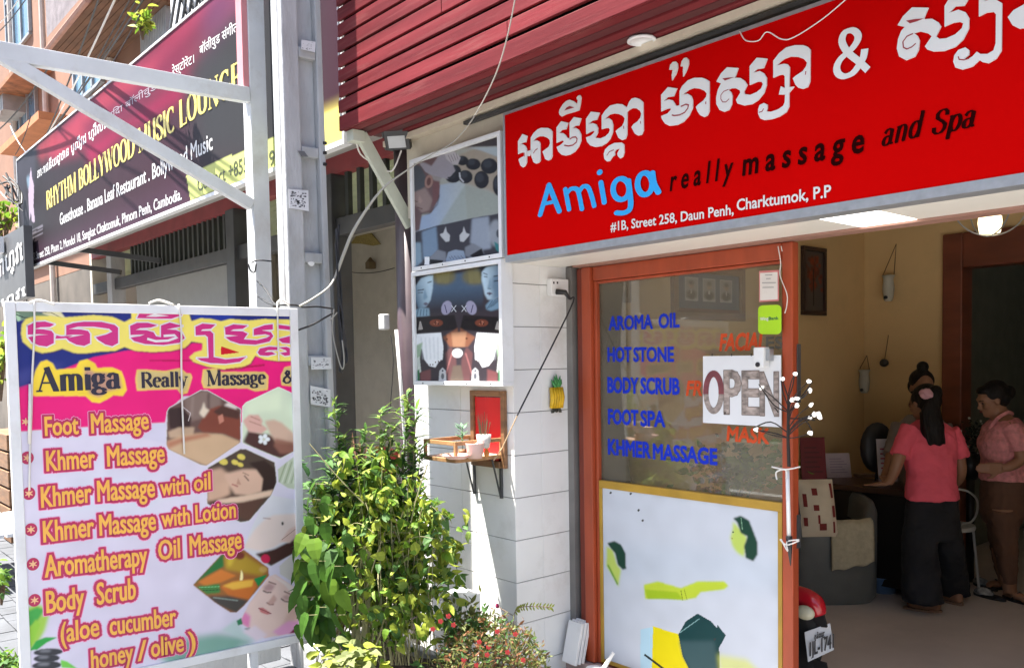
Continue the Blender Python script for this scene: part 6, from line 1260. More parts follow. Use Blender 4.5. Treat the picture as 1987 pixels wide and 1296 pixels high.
p.ell(1540/3.31, 905+570/3.31, 10, 8, (116, 50, 40), 0, 2, 1, k); p.ell(1480/3.31, 905+600/3.31, 6, 12, (208, 180, 60), 10, 3, .8, k); p.ell(1690/3.31, 905+660/3.31, 8, 6, (196, 160, 90), 0, 2, .9, k)
p.poly(ZC([(1415, 770), (1500, 735), (1640, 720), (1650, 770), (1600, 850), (1480, 840)]), (196, 108, 46), 2, 1, k); p.poly(ZC([(1430, 765), (1500, 740), (1630, 725), (1620, 770), (1500, 790)]), (228, 178, 70), 2, 1, k); p.poly(ZC([(1540, 730), (1550, 660), (1562, 690), (1560, 730)]), (250, 236, 170), 1, 1, k)
p.poly(ZC([(1260, 770), (1410, 750), (1415, 810), (1330, 820)]), (46, 128, 64), 2, .9, k); p.line(ZC([(1280, 775), (1410, 770)]), 1.2, (120, 190, 130), 0, 1, k); p.line(ZC([(1300, 795), (1415, 790)]), 1.2, (24, 70, 40), 0, 1, k); p.poly(ZC([(1630, 720), (1720, 690), (1660, 770)]), (30, 130, 70), 1, 1, k); p.poly(ZC([(1330, 830), (1480, 830), (1600, 860), (1520, 940), (1400, 890)]), (70, 66, 64), 3, 1, k); p.line(ZC([(1370, 840), (1530, 860)]), 1.5, (170, 190, 180), 1, .8, k)
h7 = [(1540, 1000), (1600, 880), (1730, 705), (1770, 690), (1900, 780), (1930, 840), (1930, 1060), (1700, 1100), (1600, 1040)]
k = hexp(ZC, h7, (224, 196, 190)); p.poly(ZC([(1600, 900), (1690, 760), (1760, 700), (1890, 790), (1900, 900), (1850, 1000), (1760, 1050), (1680, 1050), (1620, 990)]), (226, 198, 188), 3, 1, k); p.poly(ZC([(1740, 690), (1930, 790), (1930, 900), (1890, 830), (1830, 760)]), (234, 222, 218), 2, .9, k); p.poly(ZC([(1850, 930), (1900, 850), (1915, 980), (1800, 1060)]), (206, 172, 160), 4, .8, k)
p.poly(ZC([(1690, 775), (1730, 745), (1770, 765), (1745, 800), (1700, 800)]), (176, 140, 140), 3, .9, k); p.line(ZC([(1690, 795), (1715, 808), (1745, 806)]), 2.2, (76, 54, 56), 1, 1, k); p.line(ZC([(1725, 738), (1775, 756)]), 2, (110, 80, 76), 1, 1, k); p.line(ZC([(1805, 845), (1830, 865), (1860, 868)]), 2.4, (70, 48, 50), 1, 1, k); p.line(ZC([(1825, 800), (1880, 825)]), 2.2, (104, 74, 70), 1, 1, k); p.poly(ZC([(1810, 835), (1850, 820), (1870, 860), (1835, 860)]), (178, 142, 140), 3, .8, k)
p.poly(ZC([(1760, 820), (1780, 850), (1755, 890), (1715, 880), (1730, 860)]), (196, 156, 146), 2, .9, k); p.line(ZC([(1712, 872), (1735, 886), (1758, 884)]), 1.8, (130, 86, 82), 1, 1, k); p.poly(ZC([(1660, 905), (1690, 905), (1720, 925), (1745, 945), (1715, 950), (1675, 935)]), (196, 118, 118), 1, 1, k); p.line(ZC([(1660, 908), (1700, 925), (1745, 945)]), 1.2, (120, 60, 66), 0, 1, k)
p.poly(ZC([(1540, 1000), (1570, 930), (1610, 960), (1600, 1040)]), (220, 120, 176), 3, .9, k); p.poly(ZC([(1750, 1060), (1850, 990), (1930, 990), (1930, 1070), (1800, 1090)]), (222, 160, 200), 3, 1, k); p.poly(ZC([(1860, 1070), (1920, 1010), (1930, 1070)]), (120, 20, 66), 1, 1, k)
h8 = [(1795, 640), (1880, 560), (1930, 540), (1935, 760), (1880, 740), (1800, 690)]
k = hexp(ZC, h8, (206, 202, 196)); p.ell(1900/3.31, 905+625/3.31, 3, 2, (90, 80, 84), 0, 1, 1, k)
p.poly(ZC([(1000, 1200), (1130, 1110), (1400, 1070), (1540, 1085), (1650, 1130), (1500, 1170), (1100, 1290)]), (98, 160, 136), 8, .85); p.poly(ZC([(1420, 1050), (1520, 980), (1560, 1050), (1690, 1110), (1560, 1110)]), (176, 202, 196), 4, .8); p.poly(ZC([(1520, 990), (1550, 970), (1560, 1010), (1530, 1020)]), (40, 120, 80), 1); p.poly(ZC([(1570, 1040), (1610, 1030), (1600, 1060)]), (120, 126, 128), 1); p.poly(ZC([(1560, 1060), (1640, 1020), (1720, 1080), (1650, 1120)]), (222, 206, 216), 3)
p.poly(ZC([(170, 910), (230, 880), (290, 900), (270, 960), (320, 940), (290, 1050), (250, 1120), (190, 1180), (175, 1180)]), (164, 206, 84), 3); p.poly(ZC([(175, 930), (240, 900), (285, 920), (240, 990), (190, 1030), (175, 1010)]), (70, 168, 78), 2); p.poly(ZC([(190, 1180), (230, 1120), (290, 1095), (370, 1095), (300, 1130), (240, 1175)]), (52, 164, 74), 1); p.poly(ZC([(180, 1060), (230, 980), (260, 1010), (220, 1120), (195, 1170)]), (150, 206, 70), 2)
for (x, y, w_, h_) in ((310, 1190, 95, 24), (300, 1230, 85, 26), (300, 1275, 95, 28)): p.ell(x/3.31, 905+y/3.31, w_/3.31, h_/3.31, (58, 60, 66), -3, 1); p.ell((x-20)/3.31, 905+(y-8)/3.31, w_/8, h_/10, (140, 144, 150), -3, 2, .8)
p.poly(ZC([(395, 1290), (390, 1240), (430, 1250), (500, 1296)]), (120, 206, 84), 1)
p.noise(.025, 40)
p.build('printed_banner', printmat('board_print', .38, .45), board, lift=.0)
MAG = mat('magenta_letter', (.60, .012, .20), .45, var=.04); WHT = mat('white_letter_edge', (.78, .72, .76), .5, var=.02)
BG = [
 [(178, 240), (225, 215), (290, 212), (350, 230), (320, 246), (260, 248), (215, 260), (280, 262), (330, 272), (345, 290), (345, 350), (300, 372), (250, 365), (205, 345), (180, 312), (250, 300), (310, 296), (250, 292), (178, 296)],
 [(362, 300), (395, 308), (468, 302), (430, 318), (355, 322)],
 [(425, 238), (470, 222), (540, 213), (650, 214), (735, 233), (758, 252), (758, 350), (720, 370), (675, 358), (630, 330), (615, 312), (680, 296), (722, 276), (700, 258), (600, 244), (500, 244), (440, 260), (520, 263), (565, 272), (578, 292), (578, 350), (540, 368), (490, 360), (445, 338), (425, 318), (490, 306), (540, 296), (470, 296), (425, 300)],
 [(835, 240), (880, 220), (950, 220), (1010, 236), (970, 250), (900, 254), (870, 266), (940, 268), (985, 280), (1002, 306), (1034, 312), (1034, 238), (1090, 218), (1172, 240), (1110, 254), (1070, 262), (1130, 266), (1170, 285), (1186, 318), (1150, 348), (1050, 362), (930, 356), (860, 336), (838, 315), (900, 306), (930, 294), (838, 298)],
 [(1255, 245), (1300, 225), (1383, 232), (1355, 258), (1300, 262), (1290, 272), (1350, 272), (1370, 290), (1372, 440), (1450, 455), (1530, 447), (1582, 438), (1540, 470), (1450, 482), (1350, 478), (1290, 462), (1265, 447), (1340, 445), (1335, 312), (1318, 298), (1257, 300)],
 [(1445, 250), (1500, 230), (1590, 238), (1560, 258), (1500, 262), (1480, 272), (1560, 275), (1590, 290), (1565, 326), (1650, 332), (1715, 315), (1735, 302), (1705, 293), (1630, 300), (1630, 260), (1700, 235), (1752, 229), (1752, 262), (1680, 268), (1740, 280), (1755, 305), (1730, 340), (1640, 360), (1540, 355), (1480, 335), (1447, 312), (1530, 302), (1448, 296)],
 [(1785, 232), (1862, 242), (1862, 266), (1790, 258)], [(1785, 325), (1862, 305), (1862, 352), (1815, 348)],
 [(1655, 410), (1670, 385), (1730, 372), (1780, 376), (1780, 394), (1720, 396), (1700, 408), (1745, 406), (1770, 420), (1720, 432), (1670, 428)], [(1790, 378), (1840, 374), (1862, 384), (1862, 428), (1830, 432), (1798, 414), (1845, 406), (1835, 396)]]
TOPV = [(880, 190), (895, 160), (940, 143), (1000, 140), (1070, 152), (1120, 150), (1148, 141), (1178, 139), (1165, 172), (1100, 194), (990, 192)]
c = MB()
for o_ in BG+[TOPV]:
    q = [PM.pt(*z) for z in ZB(o_)]; c.poly([z+PM.n*.0022 for z in q], 1)
    for i in range(len(q)):
        a, b = q[i], q[(i+1) % len(q)]; d = (b-a).normalized(); t_ = PM.n.cross(d)*.0062; k_ = PM.n*(.0010+(i % 9)*4e-5); c.add([a-d*.005-t_+k_, b+d*.005-t_+k_, b+d*.005+t_+k_, a-d*.005+t_+k_], [(0, 1, 2, 3)], 0)
q = [PM.pt(*z) for z in ZB([(935, 180), (990, 162), (1085, 176), (1000, 182)])]; c.poly([z+PM.n*.0028 for z in q], 0)
for o_ in ([(320, 296), (312, 304)], [(560, 296), (552, 304)]): pass
ribbon(c, PM, [PM.pt(*z) for z in ZB([(945, 322), (1000, 338), (1080, 334), (1140, 312), (1120, 300), (1050, 304)])], .011, .0028)
c.build('khmer_heading', [WHT, MAG], board, fix=False)
INK = mat('navy_black_letter', (.012, .008, .03), .45)
nibtext(PM, 'Amiga', (72, 759), (234, 753), 46, INK, .2, .07, 'heading_lettering', board)
nibtext(PM, 'Really', (273, 752), (364, 749), 29, INK, .19, .07, 'heading_lettering', board)
nibtext(PM, 'Massage', (401, 748), (515, 745), 29, INK, .19, .07, 'heading_lettering', board)
nibtext(PM, '&', (548, 744), (573, 743), 25, INK, .17, .07, 'heading_lettering', board)
ORG = mat('orange_letter', (.86, .44, .06), .45, var=.08, scale=12); CRI = mat('crimson_letter_edge', (.46, .008, .085), .45, var=.05); GLW = mat('pink_letter_halo', (.85, .30, .55), .5, var=.03)
def menu(s, a, b, h): text(PM, s, a, b, h, [(.115, GLW, .0010), (.092, CRI, .0016), (.016, ORG, .0024)], 'menu_lettering', board, cap=None)
for row in ((('Foot', (88, 845), (152, 841), 36), ('Massage', (178, 840), (288, 832), 37)),
            (('Khmer', (91, 913), (184, 906), 38), ('Massage', (209, 904), (319, 896), 38)),
            (('Khmer', (81, 984), (177, 973), 39), ('Massage', (190, 972), (300, 963), 39), ('with', (312, 961), (365, 955), 32), ('oil', (377, 953), (408, 948), 33)),
            (('Khmer', (85, 1051), (182, 1039), 40), ('Massage', (194, 1038), (302, 1027), 39), ('with', (314, 1022), (368, 1015), 33), ('Lotion', (380, 1013), (457, 1003), 33)),
            (('Aromatherapy', (88, 1119), (285, 1095), 41), ('Oil', (308, 1086), (349, 1080), 37), ('Massage', (369, 1077), (468, 1063), 37)),
            (('Body', (91, 1188), (163, 1177), 41), ('Scrub', (189, 1172), (263, 1160), 41)),
            (('(aloe', (119, 1246), (192, 1232), 38), ('cucumber', (214, 1231), (341, 1212), 37)),
            (('honey', (178, 1297), (258, 1281), 36), ('/', (268, 1281), (284, 1277), 36), ('olive', (294, 1274), (356, 1262), 36), (')', (366, 1262), (379, 1259), 36))):
    for it in row: menu(*it)
c = MB()
for (x, y, disc) in ((50, 818, 0), (53, 888, 1), (56, 957, 1), (60, 1027, 1), (64, 1094, 1), (67, 1164, 1)):
    ctr = PM.pt(x, y); r = .0285
    if disc: c.poly([ctr+PM.n*.0012+(PM.u*math.cos(t)*.88+PM.v*math.sin(t))*r for t in np.linspace(0, 2*PI, 25)[:-1]], 0)
    for k in range(3):
        t = PI*k/3+.5; d = PM.u*math.cos(t)+PM.v*math.sin(t); ribbon(c, PM, [ctr-d*.017, ctr, ctr+d*.017], [.003, .009, .003], .002+k*2e-4, 1)
c.build('bullet_stars', [CRI, mat('pale_orange_star', (.85, .5, .25), .5)], board, fix=False)
c = MB()     # cords hanging down the face and over the top rail
for pts in (((65, 585), (66, 640), (62, 720), (60, 800), (57, 880), (56, 950)), ((345, 590), (350, 640), (350, 700), (352, 790), (356, 880)), ((536, 590), (537, 640), (539, 700))):
    c.tube(smoothpath([PM.pt(*q, lift=.016) for q in pts], 3), .0045, 6)
for a, b in ((55, 105), (288, 336), (536, 560)): c.tube(smoothpath([PM.pt(a, 589, .01), PM.pt((a+b)/2-4, 583, .012), PM.pt(b, 592, .01)], 5), .006, 6)
c.tube([PM.pt(58, 745, .018), PM.pt(57, 800, .018), PM.pt(56, 860, .018)], .008, 6)
c.build('tie_cord', M_WWIRE, board, smooth=True)

# ============================================================ concrete utility pole
pole = thing('utility_pole', (-4.69, 2.44, 0), 'pale square concrete utility pole with recessed panels and paper stickers', 'utility pole')
x0_, x1_, y0_, y1_ = -4.705, -4.575, 2.295, 2.545
c = MB(); c.box(x0_, x1_-.05, y0_, y1_, 0, 9); c.box(x1_-.0495, x1_, y0_, y0_+.10, 0, 9); c.box(x1_-.0495, x1_, y1_-.04, y1_, 0, 9)
zr = [at(600, y, X=x1_).z for y in (700, 500, 295, 105, -80, -260)]
for z in [0.15, .6]+zr+[4.9, 5.5, 6.1, 6.7, 7.3]: c.box(x1_-.0494, x1_-.004, y0_+.1005, y1_-.0405, z-.03, z+.03)
c.v = [((x-x1_)*(1.06-.007*z)+x1_+.02-.004*z, (y-2.30)*(1.12-.028*z)+2.30-.0*z, z) for x, y, z in c.v]
c.build('shaft', M_CONC, pole, bevel=.008)
PP = Plane((x1_+.022, 0, 0), (1, 0, 0), (0, 1, 0))
def sticker(q, label, cells, base=(.62, .63, .66), seed=0):
    c = MB(); c.prism([PP.pt(*z) for z in q], (.002, 0, 0)); o = c.build('paper_sticker', mat('sticker_paper', base, .6, var=.08), pole)
    r = np.random.default_rng(seed); c = MB(); (ax_, ay_), (bx_, by_), (cx_, cy_), (dx_, dy_) = q
    for k in range(cells):
        a, b = r.uniform(.06, .82), r.uniform(.1, .85); w_, h_ = r.uniform(.03, .11), r.uniform(.02, .09)
        f = lambda a, b: PP.pt((ax_*(1-a)+bx_*a)*(1-b)+(dx_*(1-a)+cx_*a)*b, (ay_*(1-a)+by_*a)*(1-b)+(dy_*(1-a)+cy_*a)*b, .0025)
        c.poly([f(a, b), f(a+w_, b), f(a+w_, b+h_), f(a, b+h_)])
    c.build('print_marks', mat('faded_print', (.1, .1, .12), .7), o, fix=False)
sticker([(560, 367), (598, 370), (599, 410), (561, 404)], '', 70, seed=2); sticker([(603, 693), (642, 693), (643, 716), (604, 717)], '', 24, seed=3); sticker([(602, 748), (641, 756), (641, 790), (603, 784)], '', 60, seed=4); sticker([(585, 78), (612, 82), (611, 102), (584, 96)], '', 14, (.3, .31, .33), 5)
c = MB(); c.prism([PP.pt(*z) for z in ((577, 293), (590, 294), (598, 305), (584, 303))], (.003, 0, 0)); c.build('dark_tag', mat('grey_tag', (.12, .13, .14), .5), pole)
c = MB()
for y in (278, 297, 319): q = PP.pt(632, y, 0); c.box(q.x-.01, q.x+.004, q.y-.012, q.y+.006, q.z-.008, q.z+.008)
c.build('bolt_holes', M_BLACK, pole)
c = MB(); q = PP.pt(607, 506, -.02); c.ell(q, (.004, .024, .03), 12, 8); c.build('plaster_patch', M_WHITE, pole)
# tangle of black cable down the right edge of the pole, ties to the board and post
cb = thing('cable_bundle', atd(656, 740, 4.98), 'bundle of black and grey cables strapped down the side of the concrete pole', 'cables')
c = MB()
for k in range(9):
    pts = [(655+rng.uniform(-4, 3), 455+rng.uniform(-20, 30)), (657+rng.uniform(-4, 6), 560), (659+rng.uniform(-3, 6), 610), (662+rng.uniform(-4, 9), 660), (666+rng.uniform(-6, 8), 700), (663+rng.uniform(-5, 3), 715+rng.uniform(-10, 8))]
    c.tube(smoothpath([atd(x, y, 4.97+rng.uniform(-.03, .03)) for x, y in pts], 4), .006, 6)
c.build('black_cable', M_WIRE, cb, smooth=True)
c = MB()
for pts in (((648, 600), (645, 640), (655, 690), (664, 716), (668, 700), (664, 660)), ((640, 622), (655, 606))): c.tube(smoothpath([atd(x, y, 4.93) for x, y in pts], 5), .004, 6)
c.build('grey_cable', mat('dull_grey_cable', (.3, .29, .26), .6), cb, smooth=True)
c = MB()
for pts, d0, d1 in ((((545, 592), (572, 592), (588, 596), (615, 595), (645, 599)), 4.5, 4.9), (((645, 608), (610, 628), (580, 640)), 4.9, 4.55), (((500, 575), (520, 588), (540, 593)), 5.8, 4.5), (((498, 545), (515, 562), (531, 588), (545, 592)), 5.8, 4.5), (((488, 510), (500, 505), (527, 507)), 5.82, 5.85), (((482, 512), (486, 525), (494, 528), (497, 512)), 5.8, 5.8)):
    n = len(pts); c.tube(smoothpath([atd(x, y, d0+(d1-d0)*i/(n-1)) for i, (x, y) in enumerate(pts)], 5), .0055, 6)
tag(c.build('tie_wires', M_WIRE, smooth=True), 'black wires tying the board top to the post and the concrete pole', 'wires')
c = MB(); c.tube(smoothpath([at(1005, -30, Y=2.45), at(985, 70, Y=2.5), at(960, 150, Y=2.55), at(918, 230, Y=2.65), at(879, 276, Y=2.75), at(840, 299, Y=2.82), at(798, 325, Y=2.82), atd(740, 369, 4.9), atd(690, 440, 4.93), atd(668, 490, 4.95), atd(655, 525, 4.96), atd(640, 555, 4.85), atd(610, 578, 4.7), atd(582, 594, 4.55)], 5), [.003]*28+list(np.linspace(.003, .010, 14))+[.010]*9+[.006]*15, 7)
tag(c.build('draped_cable', mat('pale_grey_cable', (.35, .34, .3), .6), smooth=True), 'long grey cable draped from the awning past the light box to the pole', 'cable')
# ============================================================ white steel post and bracket
post = thing('bracket_post', (-5.66, 2.63, 0), 'white square steel post with a triangular bracket reaching towards the street', 'post')
c = MB(); c.box(-5.72, -5.6, 2.57, 2.688, 0, 8); c.build('post', mat('weathered_white_metal', (.62, .64, .66), .5, var=.08, stain=.4, stcol=(.35, .3, .25), stscale=4), post, bevel=.004)
WMT = mat('weathered_white_metal')
p0, p1 = at(0, 100, X=-5.62), at(482, 186, X=-5.62); p0 = p1+(p0-p1)*1.02
c = MB(); c.bar(p0, p1, .06, .10); c.build('top_arm', WMT, post, bevel=.004)
p2, p3 = at(-8, 104, X=-5.62), at(488, 398, X=-5.62); c = MB(); c.bar(p2, p3, .058, .075); c.build('diagonal_arm', WMT, post, bevel=.004)
c = MB(); zt_ = at(475, 192, X=-5.6).z; c.box(-5.70, -5.61, 2.528, 2.568, zt_+.05, 8); c.build('pink_strip', mat('pink_reflection_strip', (.60, .24, .26), .5, var=.08), post)  # added strip, its pink stands for reflections on the post face
# ============================================================ long music-lounge sign
PBW = Plane((0, 2.75, 0), (0, -1, 0), (1, 0, 0))
uL = PBW.uv(33, 319)[0]; uE = -4.70; v0 = PBW.uv(300, 419)[1]; v1 = v0+1.47
lou = thing('lounge_sign', ((uL+uE)/2, 2.8, v0), 'long dark and magenta music lounge banner sign of the neighbouring restaurant', 'sign')
p = Print(PBW, uL, uE, v0, v1, 420, 90, (60, 56, 60))
p.grad([(20, 300), (700, -400), (700, 300), (480, 400), (50, 530)], (60, 420), (52, 50, 52), (330, 200), (72, 48, 58))
ZD = lambda pts: zp(0, 0, 3.974, pts)
p.poly(ZD([(380, 1100), (700, 790), (1600, 0), (2200, -600), (2200, -300), (1500, 500), (1100, 760), (600, 1180), (380, 1250)]), (150, 58, 84), 4); p.poly(ZD([(430, 1050), (900, 650), (1250, 460), (1100, 660), (700, 1000), (420, 1230)]), (168, 66, 84), 3); p.poly(ZD([(600, 980), (1200, 560), (1600, 100), (1700, 0), (1900, -200), (1500, 380), (1000, 860), (700, 1060)]), (104, 40, 66), 4, .8); p.poly(ZD([(640, 1160), (950, 960), (1500, 560), (1400, 760), (1000, 1000), (700, 1260)]), (170, 40, 84), 4, .9)
p.poly(ZD([(1450, 500), (1650, 200), (2400, -400), (2400, 1400), (1500, 1300)]), (64, 64, 66), 10); p.poly(ZD([(1550, 100), (1850, -200), (1850, 0), (1600, 330)]), (96, 70, 104), 8, .8)
p.poly([(52, 480), (120, 460), (370, 350), (372, 388), (60, 520)], (84, 60, 78), 5, .7)
p.poly([(29, 315), (70, 290), (60, 500), (52, 520)], (66, 64, 72), 3); p.poly([(70, 285), (108, 255), (110, 290), (80, 310)], (176, 66, 80), 4, .8)
p.poly([(361, 342), (474, 291), (600, 235), (700, 185), (700, 260), (600, 300), (474, 352), (370, 388)], (214, 222, 138), 0); p.poly([(600, 232), (700, 180), (700, 280), (600, 300)], (240, 224, 120), 2, .8)
p.poly([(57, 345), (60, 325), (62, 345), (66, 360), (65, 400), (68, 432), (62, 430), (60, 410), (57, 430), (56, 400), (55, 370)], (196, 180, 200), 0, .8); p.poly([(51, 345), (57, 340), (58, 360), (54, 366)], (140, 170, 190), 1, .7)
for y in (452, 458, 466): p.line([(50, y+2), (83, y-14)], 3, (130, 126, 136), 0, .8)
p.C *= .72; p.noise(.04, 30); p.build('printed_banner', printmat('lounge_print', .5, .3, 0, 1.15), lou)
c = MB(); c.box(uL, uE, 2.752, 2.80, v0, v1); c.build('box_body', M_STEELD, lou)
c = MB(); c.box(uL, uE, 2.742, 2.80, v0-.03, v0-.001); c.box(uL-.02, uL-.001, 2.742, 2.80, v0-.03, v1); c.box(uE+.001, uE+.02, 2.742, 2.80, v0-.03, v1); c.box(uL, uE, 2.742, 2.80, v1+.001, v1+.02); c.build('white_edge', M_WFRAME, lou)
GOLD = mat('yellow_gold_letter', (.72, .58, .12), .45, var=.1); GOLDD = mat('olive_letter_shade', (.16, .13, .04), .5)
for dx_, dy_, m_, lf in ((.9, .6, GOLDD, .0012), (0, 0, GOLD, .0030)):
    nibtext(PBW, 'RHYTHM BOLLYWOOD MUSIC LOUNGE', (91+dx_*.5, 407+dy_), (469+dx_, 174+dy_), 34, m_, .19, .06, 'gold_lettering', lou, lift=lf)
WL = mat('white_sign_letter', (.66, .66, .66), .5, var=.03)
text(PBW, 'Guesthouse . Banana Leaf Restaurant . Bollywood Music', (117, 437), (413, 290), 22, [(.012, WL, .002)], 'white_lettering', lou)
text(PBW, '#15B,Street 258, Phum 2, Mondol 18, Sangkat Chaktomuk, Phnom Penh, Cambodia.', (57, 509), (353, 387), 14, [(.012, WL, .002)], 'white_lettering', lou)
text(PBW, 'ភោជនីយដ្ឋាន បូលីវូដ ហ្វឺលីង', (73, 346), (209, 246), 15, [(.02, WL, .002)], 'khmer_lettering', lou)
text(PBW, 'बॉलीवुड संगीत', (388, 107), (462, 60), 17, [(.008, WL, .002)], 'hindi_lettering', lou)
text(PBW, 'रेस्टोरेंट।', (335, 147), (377, 122), 16, [(.008, WL, .002)], 'hindi_lettering', lou)
text(PBW, 'रिदा बॉलीवुड', (212, 232), (305, 172), 12, [(.008, mat('faded_grey_letter', (.3, .24, .28), .5), .002)], 'hindi_lettering', lou)
OLV = mat('dark_olive_letter', (.06, .07, .02), .5)
text(PBW, 'Contact +855', (384, 372), (481, 332), 26, [(.006, OLV, .002)], 'phone_lettering', lou); text(PBW, '9', (523, 324), (534, 319), 29, [(.006, OLV, .002)], 'phone_lettering', lou)

# ============================================================ the neighbouring eatery behind that sign
eat = thing('open_eatery', (-8.5, 3.7, 0), 'open fronted eatery under the music lounge sign, dim room with transom bars', 'restaurant')
GW = mat('grey_green_plaster', (.50, .48, .43), .9, var=.06, stain=.25)
EL, ER = -13.2, -4.47
c = MB(); c.prism([(EL, 2.81, v0+.01), (EL, 3.6, 3.50), (EL, 3.6, 3.54), (EL, 2.81, v0+.05)], (ER-EL, 0, 0)); c.build('canopy_soffit', mat('grey_soffit', (.42, .42, .40), .8, var=.08, stain=.3), eat)
c = MB(); c.box(EL, ER, 3.6, 3.7, 3.36, 3.50); c.build('red_beam', mat('dull_red_beam', (.24, .035, .04), .5, var=.15), eat)
c = MB(); c.box(EL, ER, 3.6, 3.7, 2.86, 3.0); c.build('dark_beam', M_STEELD, eat, bevel=.004)
for x in (-12.3, -8.35, -6.42, -4.62):
    c = MB(); c.box(x-.08, x+.12, 3.56, 3.74, 0, 3.36); c.build('steel_post', M_STEELD if x > -12 else M_CONC, eat, bevel=.006)
BARM = mat('dark_bar', (.03, .035, .032), .5)
for k in range(24):
    x = -11.6+k*.14; c = MB(); c.box(x, x+.05, 3.63, 3.67, 3.0, 3.36); c.build('transom_bar', BARM, eat)
for k in range(10):
    x = -6.2+k*.185; c = MB(); c.box(x, x+.05, 3.63, 3.67, 3.0, 3.36); c.build('transom_bar', BARM, eat)
c = MB()
for k in range(12): c.box(EL, ER, 3.9, 3.92, 2.99+.05*k, 3.036+.05*k)
c.build('louvre_panel', mat('pale_green_louvre', (.72, .78, .64), .7, var=.1, trans=.8), eat)
c = MB(); c.box(EL, ER, 6.4, 6.5, 0, 3.6); c.box(EL-.1, EL, 3.6, 6.5, 0, 3.6); c.build('back_wall', GW, eat)
c = MB(); c.box(-11.5, -8.45, 3.66, 3.69, 0.0, 2.855); c.build('drop_screen', mat('grey_screen', (.30, .30, .28), .8, var=.05), eat)
c = MB(); c.box(-13.1, -11.7, 4.4, 4.5, 0, 2.86); c.build('inner_wall', mat('peach_inner_wall', (.34, .22, .14), .9, var=.2), eat)
c = MB(); c.box(EL, ER, 3.7, 3.88, 3.6, 3.7); c.box(EL, ER, 4.5, 6.5, 3.6, 3.7); c.build('ceiling', GW, eat)  # ceiling split by a gap, shaped to let daylight in behind the louvre
c = MB(); c.box(EL, ER, 3.0, 6.4, .0, .1); c.build('tiled_floor', mat('eatery_floor', (.28, .27, .25), .3, var=.1), eat)
c = MB(); c.box(-13.05, -12.5, 3.75, 3.8, .4, 2.75); c.build('blue_curtain', mat('teal_curtain', (.02, .16, .26), .8), eat)
for xx, zz_ in ((-10.9, 3.12), (-12.4, 3.05)):
    c = MB(); c.bar((xx, 2.82, v0+.015), (xx+.5, 3.6, v0-.12), .06, .06); c.build('bracket_arm', M_STEELD, eat)
# hanging things inside
h = at(705, 470, Y=6.38); hat = thing('woven_hat', h, 'triangular woven straw fan on the eatery back wall', 'straw ornament')
q = [at(x, y, Y=6.37) for x, y in ((680, 473), (707, 437), (737, 474), (722, 477), (700, 473))]; c = MB(); c.prism(q, (0, .02, 0)); c.build('woven_straw', mat('straw', (.3, .24, .08), .9, var=.35, scale=60, bump=.5), hat)
q = at(725, 515, Y=6.38); wl = thing('wall_lantern', q, 'small brown wall lantern on the eatery wall', 'lantern'); c = MB(); c.box(q.x-.05, q.x+.05, 6.28, 6.38, q.z-.05, q.z+.04); c.lathe([(.06, 0), (.01, .06)], q+Vector((0, -.05, .045)), 10); c.build('lantern_box', mat('brown_lantern', (.14, .1, .05), .6), wl)
c = MB(); c.tube(catenary(at(660, 523, Y=6.36), at(765, 520, Y=6.36), .06), .006, 6); tag(c.build('wall_wire', M_WIRE), 'thin dark wire along the eatery back wall', 'wire')
q = at(757, 625, Y=3.05); c = MB(); c.box(q.x-.04, q.x+.03, 2.985, 3.03, q.z-.05, q.z+.05); tag(c.build('switch_box', mat('grey_white_plastic', (.5, .5, .5), .5), bevel=.008), 'white switch box fixed to the purple pipe column', 'switch box')
c = MB(); c.tube([at(769, 640, Y=2.97), at(779, 760, Y=2.97), at(786, 860, Y=2.97), Vector((at(786, 860, Y=2.97).x, 2.97, 0))], .011, 8); tag(c.build('drain_pipe', mat('grey_white_plastic'), smooth=True), 'thin white pipe running down beside the purple column', 'pipe')
c = MB(); c.tube(smoothpath([at(758, 650, Y=2.98), at(763, 700, Y=2.98), at(757, 790, Y=2.96), at(752, 800, Y=2.96)], 4), .003, 5); tag(c.build('bell_cord', M_WIRE), 'thin cord hanging below the white switch box', 'cord')
rc0 = at(690, 850, Y=4.3); rc = thing('red_chair', (rc0.x, 4.4, .1), 'red plastic chair inside the eatery, half hidden by leaves', 'chair')
RP = mat('red_plastic', (.35, .03, .02), .4); cx_, cy_ = rc0.x, 4.4; zs_ = .55
c = MB(); c.sheet(lambda a, b: Vector((cx_+.21*(2*a-1), cy_+.2+.05*b-.05*(1-(2*a-1)**2), zs_+.02+.42*b*(1-.12*(2*a-1)**4))), 10, 8); o = c.build('backrest', RP, rc, smooth=True); o.modifiers.new('thick', 'SOLIDIFY').thickness = .015
c = MB(); c.box(cx_-.21, cx_+.21, cy_-.2, cy_+.2, zs_-.02, zs_); c.build('seat', RP, rc, bevel=.01)
for sx_ in (-1, 1):
    for sy_ in (-1, 1): c = MB(); c.tube([(cx_+.18*sx_, cy_+.17*sy_, zs_-.02), (cx_+.21*sx_, cy_+.2*sy_, .1)], .016, 8); c.build('leg', RP, rc)
tb = thing('dining_table', (rc0.x+.2, 5.2, .1), 'dark dining table inside the eatery', 'table'); c = MB(); c.box(cx_-.5, cx_+.8, 4.85, 5.5, .82, .86); c.build('top', M_WOOD, tb)
for a in (-.45, .75):
    for b in (4.9, 5.45): c = MB(); c.box(cx_+a-.03, cx_+a+.03, b-.03, b+.03, .1, .82); c.build('leg', M_WOOD, tb)
